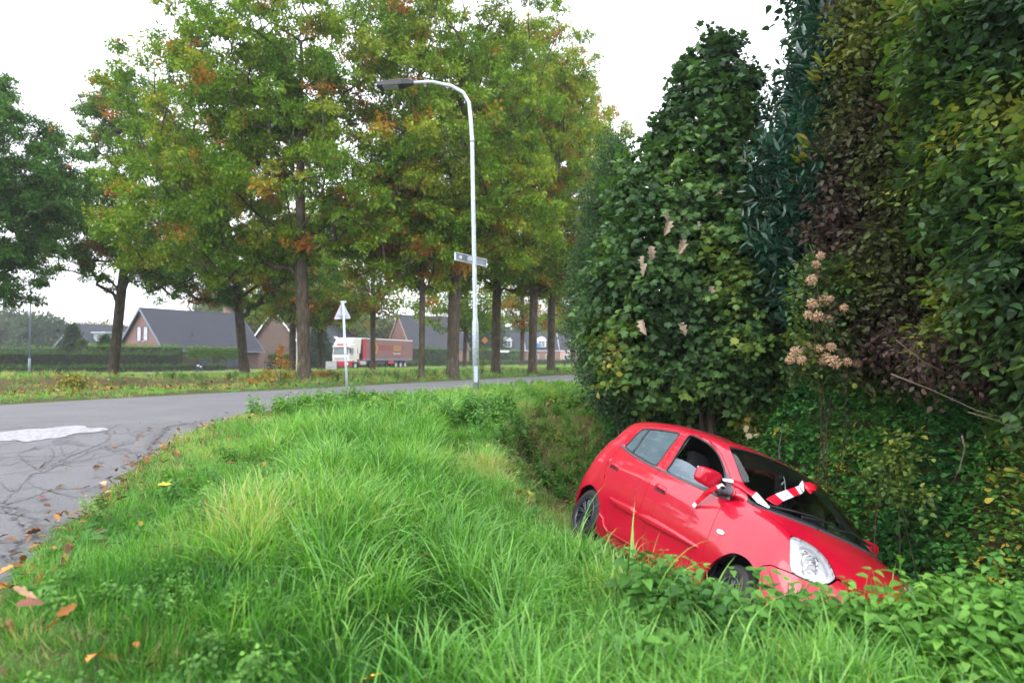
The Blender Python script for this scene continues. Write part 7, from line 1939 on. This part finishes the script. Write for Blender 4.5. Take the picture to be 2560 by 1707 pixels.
# street name sign seen from behind
s0 = Vector(U(1137, 638, 15.15)); s1 = Vector(U(1214, 660, 16.25)); sc_ = (s0+s1)/2
sgn = thing('street_sign', 'street name sign on the galvanised lamp post, seen from its grey back', 'sign', tuple(sc_), math.atan2(s1.y-s0.y, s1.x-s0.x))
Ls = (s1-s0).length
b = MB(); b.box((0, 0, 0), (Ls, .012, .16)); b.build('sign_plate', plain('sign_back_grey', (.20, .22, .24), .45, metal=.5), sgn)
b = MB()
for z in (-.082, .082): b.box((0, -.012, z), (Ls+.02, .036, .018))
for x in (-Ls/2, Ls/2): b.box((x, -.012, 0), (.018, .036, .18))
b.build('frame', M_GALV, sgn)
b = MB(); b.box((-.42, -.008, .01), (.10, .004, .07)); b.build('sticker', M_WHT, sgn)
lx_ = LP(1184.5, 650); off = Vector((bx+lx_[0], by+lx_[1], gz+lx_[2]))-sc_
M_i = Matrix.Rotation(-sgn.rotation_euler.z, 3, 'Z'); q = M_i @ off
b = MB(); b.tube([(q.x, q.y, .03), (q.x, q.y, .06)], .056, 14); b.tube([(q.x, q.y, -.06), (q.x, q.y, -.03)], .056, 14); b.box((q.x, q.y*.5-.01, 0), (.05, abs(q.y)+.02, .10)); b.build('clamp', M_GALV, sgn)
# triangular warning sign, back towards us
tb_ = U(869, 969, 19.6); tz = float(ground_z(np.array(tb_[0]), np.array(tb_[1])))
ts = thing('traffic_sign', 'triangular warning sign seen from its pale grey back on a thin leaning post', 'traffic sign', (tb_[0], tb_[1], tz))
def TP(px, py, y=19.6): x, yy, z = U(px, py, y); return Vector((x-tb_[0], yy-tb_[1], z-tz))
b = MB(); b.tube([(0, 0, -.2), tuple(TP(864, 900)), tuple(TP(857.5, 754))], .036, 12); b.build('pole', M_GALV, ts, True)
ca = Vector(TP(858.5, 752)); cl = Vector(TP(837, 798.5, 19.35)); cr = Vector(TP(880.5, 796, 19.85))
nrm = (cr-cl).cross(ca-cl).normalized()
if nrm.y > 0: nrm = -nrm
def tri(a, b_, c, k=.06):
    P = [a, b_, c]; out = []
    for i in range(3):
        p, q0, q1 = P[i], P[i-1], P[(i+1) % 3]
        for f in (1.0, .5, 0): out.append(p+(q0-p)*k*f+(q1-p)*k*(1-f))
    return out
fr = -nrm*.045
pl = tri(ca, cl, cr)
b = MB(); n_ = len(pl); V = [p+fr for p in pl]+[p+fr-nrm*.006 for p in pl]; b.add(V, [tuple(range(n_)), tuple(range(n_, 2*n_))[::-1]]+[(i, (i+1) % n_, n_+(i+1) % n_, n_+i) for i in range(n_)]); b.build('sign_plate', plain('sign_back_pale', (.50, .53, .58), .4, metal=.2), ts)
big = [p*1.0+(p-(ca+cl+cr)/3)*.035 for p in pl]
b = MB(); V = [p+fr-nrm*.008 for p in big]+[p+fr-nrm*.012 for p in big]; b.add(V, [tuple(range(n_)), tuple(range(n_, 2*n_))[::-1]]+[(i, (i+1) % n_, n_+(i+1) % n_, n_+i) for i in range(n_)]); b.build('red_border', plain('sign_red', (.55, .02, .03), .4), ts)
b = MB()
for f in (.35, .8):
    c = ca.lerp((cl+cr)/2, f); b.box(c+nrm*-.01, (.12 if f < .5 else .34, .03, .03), rz=math.atan2(cr.y-cl.y, cr.x-cl.x))
b.box(tuple(ca.lerp((cl+cr)/2, .06)+Vector((0, 0, 0))), (.16, .05, .05)); b.build('clamp', M_GALV, ts)
# the white board on two posts by the main road
wb = U(828, 926, 56); wz = float(ground_z(np.array(wb[0]), np.array(wb[1])))
bo = thing('notice_board', 'white notice board on two short posts in front of the lorry cab', 'sign', (wb[0], wb[1], wz), .05)
s_ = 56/1707
b = MB(); b.box((0, 0, .55), (28*s_, .04, 19*s_)); b.build('panel', M_WHT, bo)
for x in (-14.5*s_, 14.5*s_): b = MB(); b.box((x, .0, .40), (.06, .07, 1.05)); b.build('post', M_GREYP, bo)
b = MB(); b.box((0, -.025, .37), (20*s_, .006, .05)); b.build('lettering', plain('board_ink', (.35, .36, .42), .6), bo)
# saplings and small shrubs beyond the lane
def sapling(px, py0, d, w, h, lab, tn, seed, src=S_HAZEL, n=60, name='shrub', cat='shrub', sc=.9):
    x, y, z = U(px, py0, d); z = float(ground_z(np.array(x), np.array(y))); root = thing(name, lab, cat, (x, y, z)); r = np.random.default_rng(seed)
    b = MB()
    for k in range(5): a = r.uniform(0, 6.28); b.tube([(0, 0, -.05), (.2*w*math.cos(a), .2*w*math.sin(a), h*.5), (.45*w*math.cos(a), .45*w*math.sin(a), h*r.uniform(.7, 1))], [.012, .008, .003], 4)
    b.build('stems', M_BARK, root)
    P = np.stack([r.normal(size=n)*w*.28, r.normal(size=n)*w*.28, h*(.12+.85*r.random(n)**.8)], 1); P[:, :2] *= (1.25-P[:, 2:]/h*.7)
    scatter('foliage', src, P, np.stack([r.normal(size=n)*.4, r.normal(size=n)*.4, r.uniform(0, 6.3, n)], 1), sc*(.7+.5*r.random(n)), np.clip(tn+r.normal(size=n)*.10, 0, 1), parent=root); return root
sapling(187, 985, 15.4, .8, .42, 'yellow leafed seedling bush on the near bank across the lane', .90, 1, n=70, sc=.75)
sapling(700, 955, 23.5, 1.1, 1.3, 'small sapling with yellow-green leaves just left of the largest trunk', .86, 2, S_OAK, 34, sc=.7)
sapling(655, 962, 22, 1.2, .45, 'reddish brown bramble patch left of the largest trunk', .86, 3, S_OAK, 34, sc=.55)
sapling(800, 945, 27, 1.6, .35, 'patch of reddish seedlings right of the largest trunk', .88, 4, S_OAK, 30, sc=.55)
sapling(1205, 935, 33, .5, 1.6, 'thin staked sapling between the lamp and the limb-bearing oak', .60, 5, S_OAK, 12, sc=.6)
yw = U(2190, 1400, 4.75)
sapling(2205, 1400, 4.75, .34, .62, 'withered stalks with yellow leaves beside the end of the red bonnet', .97, 9, S_HAZEL, 26, 'weed', 'weed', .55)
# big single leaves lying in the near corner
lm = None
for i, (px, py, lab, col) in enumerate([(172, 1430, 'reddish brown curled oak leaf resting on the grass', 0), (60, 1575, 'large pale brown leaf at the lower left edge', 1), (75, 1610, 'dark brown leaf below the pale one at lower left', 0), (235, 1690, 'golden brown leaf at the bottom edge', 2), (415, 1298, 'small yellow leaf lying on the turf', 3), (257, 1222, 'cluster-edge brown leaf on the asphalt rim', 1), (915, 1640, 'tiny yellow leaf near the bottom centre', 3), (1030, 1530, 'dark red leaf caught between long blades', 0), (12, 1462, 'bright orange leaf at the left edge of the verge', 2), (105, 1250, 'brown leaf lying flat on the worn asphalt', 0)]):
    x, y = px2ground(px, py, -.30 if py > 1250 else -.16)
    z = (float(zroad(np.array(x), np.array(y)))+.02) if poly_in(np.array([x]), np.array([y]), ROADPOLY)[0] else float(ground_z(np.array(x), np.array(y)))+.10
    b = LB(); b.leaf((-.05, 0, 0), (1, 0, .1), (0, .1, 1), .105, OAKL, .5, random.uniform(-.4, .3), .5)
    cs_ = [(.16, .055, .03), (.42, .27, .15), (.55, .22, .04), (.75, .48, .05)][col]
    o = mesh_obj('oak_leaf', b.v, b.f, plain('leaf_tone_%d' % col, cs_, .7, var=.25, scale=50), None, True); o.location = (x, y, z); o.rotation_euler = (random.uniform(-.3, .3), random.uniform(-.3, .3), random.uniform(0, 6)); o['label'] = lab; o['category'] = 'leaf'
# ------------------------------------------------------------------ the misty air
def air():
    t = NT('misty_air'); v = t.n.new('ShaderNodeVolumePrincipled'); v.inputs['Color'].default_value = (.86, .90, .96, 1); v.inputs['Density'].default_value = .00065; v.inputs['Anisotropy'].default_value = .2
    t.l.new(v.outputs[0], t.out.inputs['Volume']); return t.mat
hz = MB(); hz.box((0, 0, 0), (1, 1, 1)); haze = hz.build('haze', air(), None)
gvz = gv[:, 2]
HX0, HX1, HY0, HY1, HZ0, HZ1 = -420, 420, -30, 560, float(gvz.min())-1.0, 24.0
haze.scale = (HX1-HX0, HY1-HY0, HZ1-HZ0); haze.location = ((HX0+HX1)/2, (HY0+HY1)/2, (HZ0+HZ1)/2)
tag(haze, 'thin autumn mist in the air', 'mist', kind='stuff')
SC.cycles.volume_bounces = 0
SC.cycles.volume_step_rate = 4
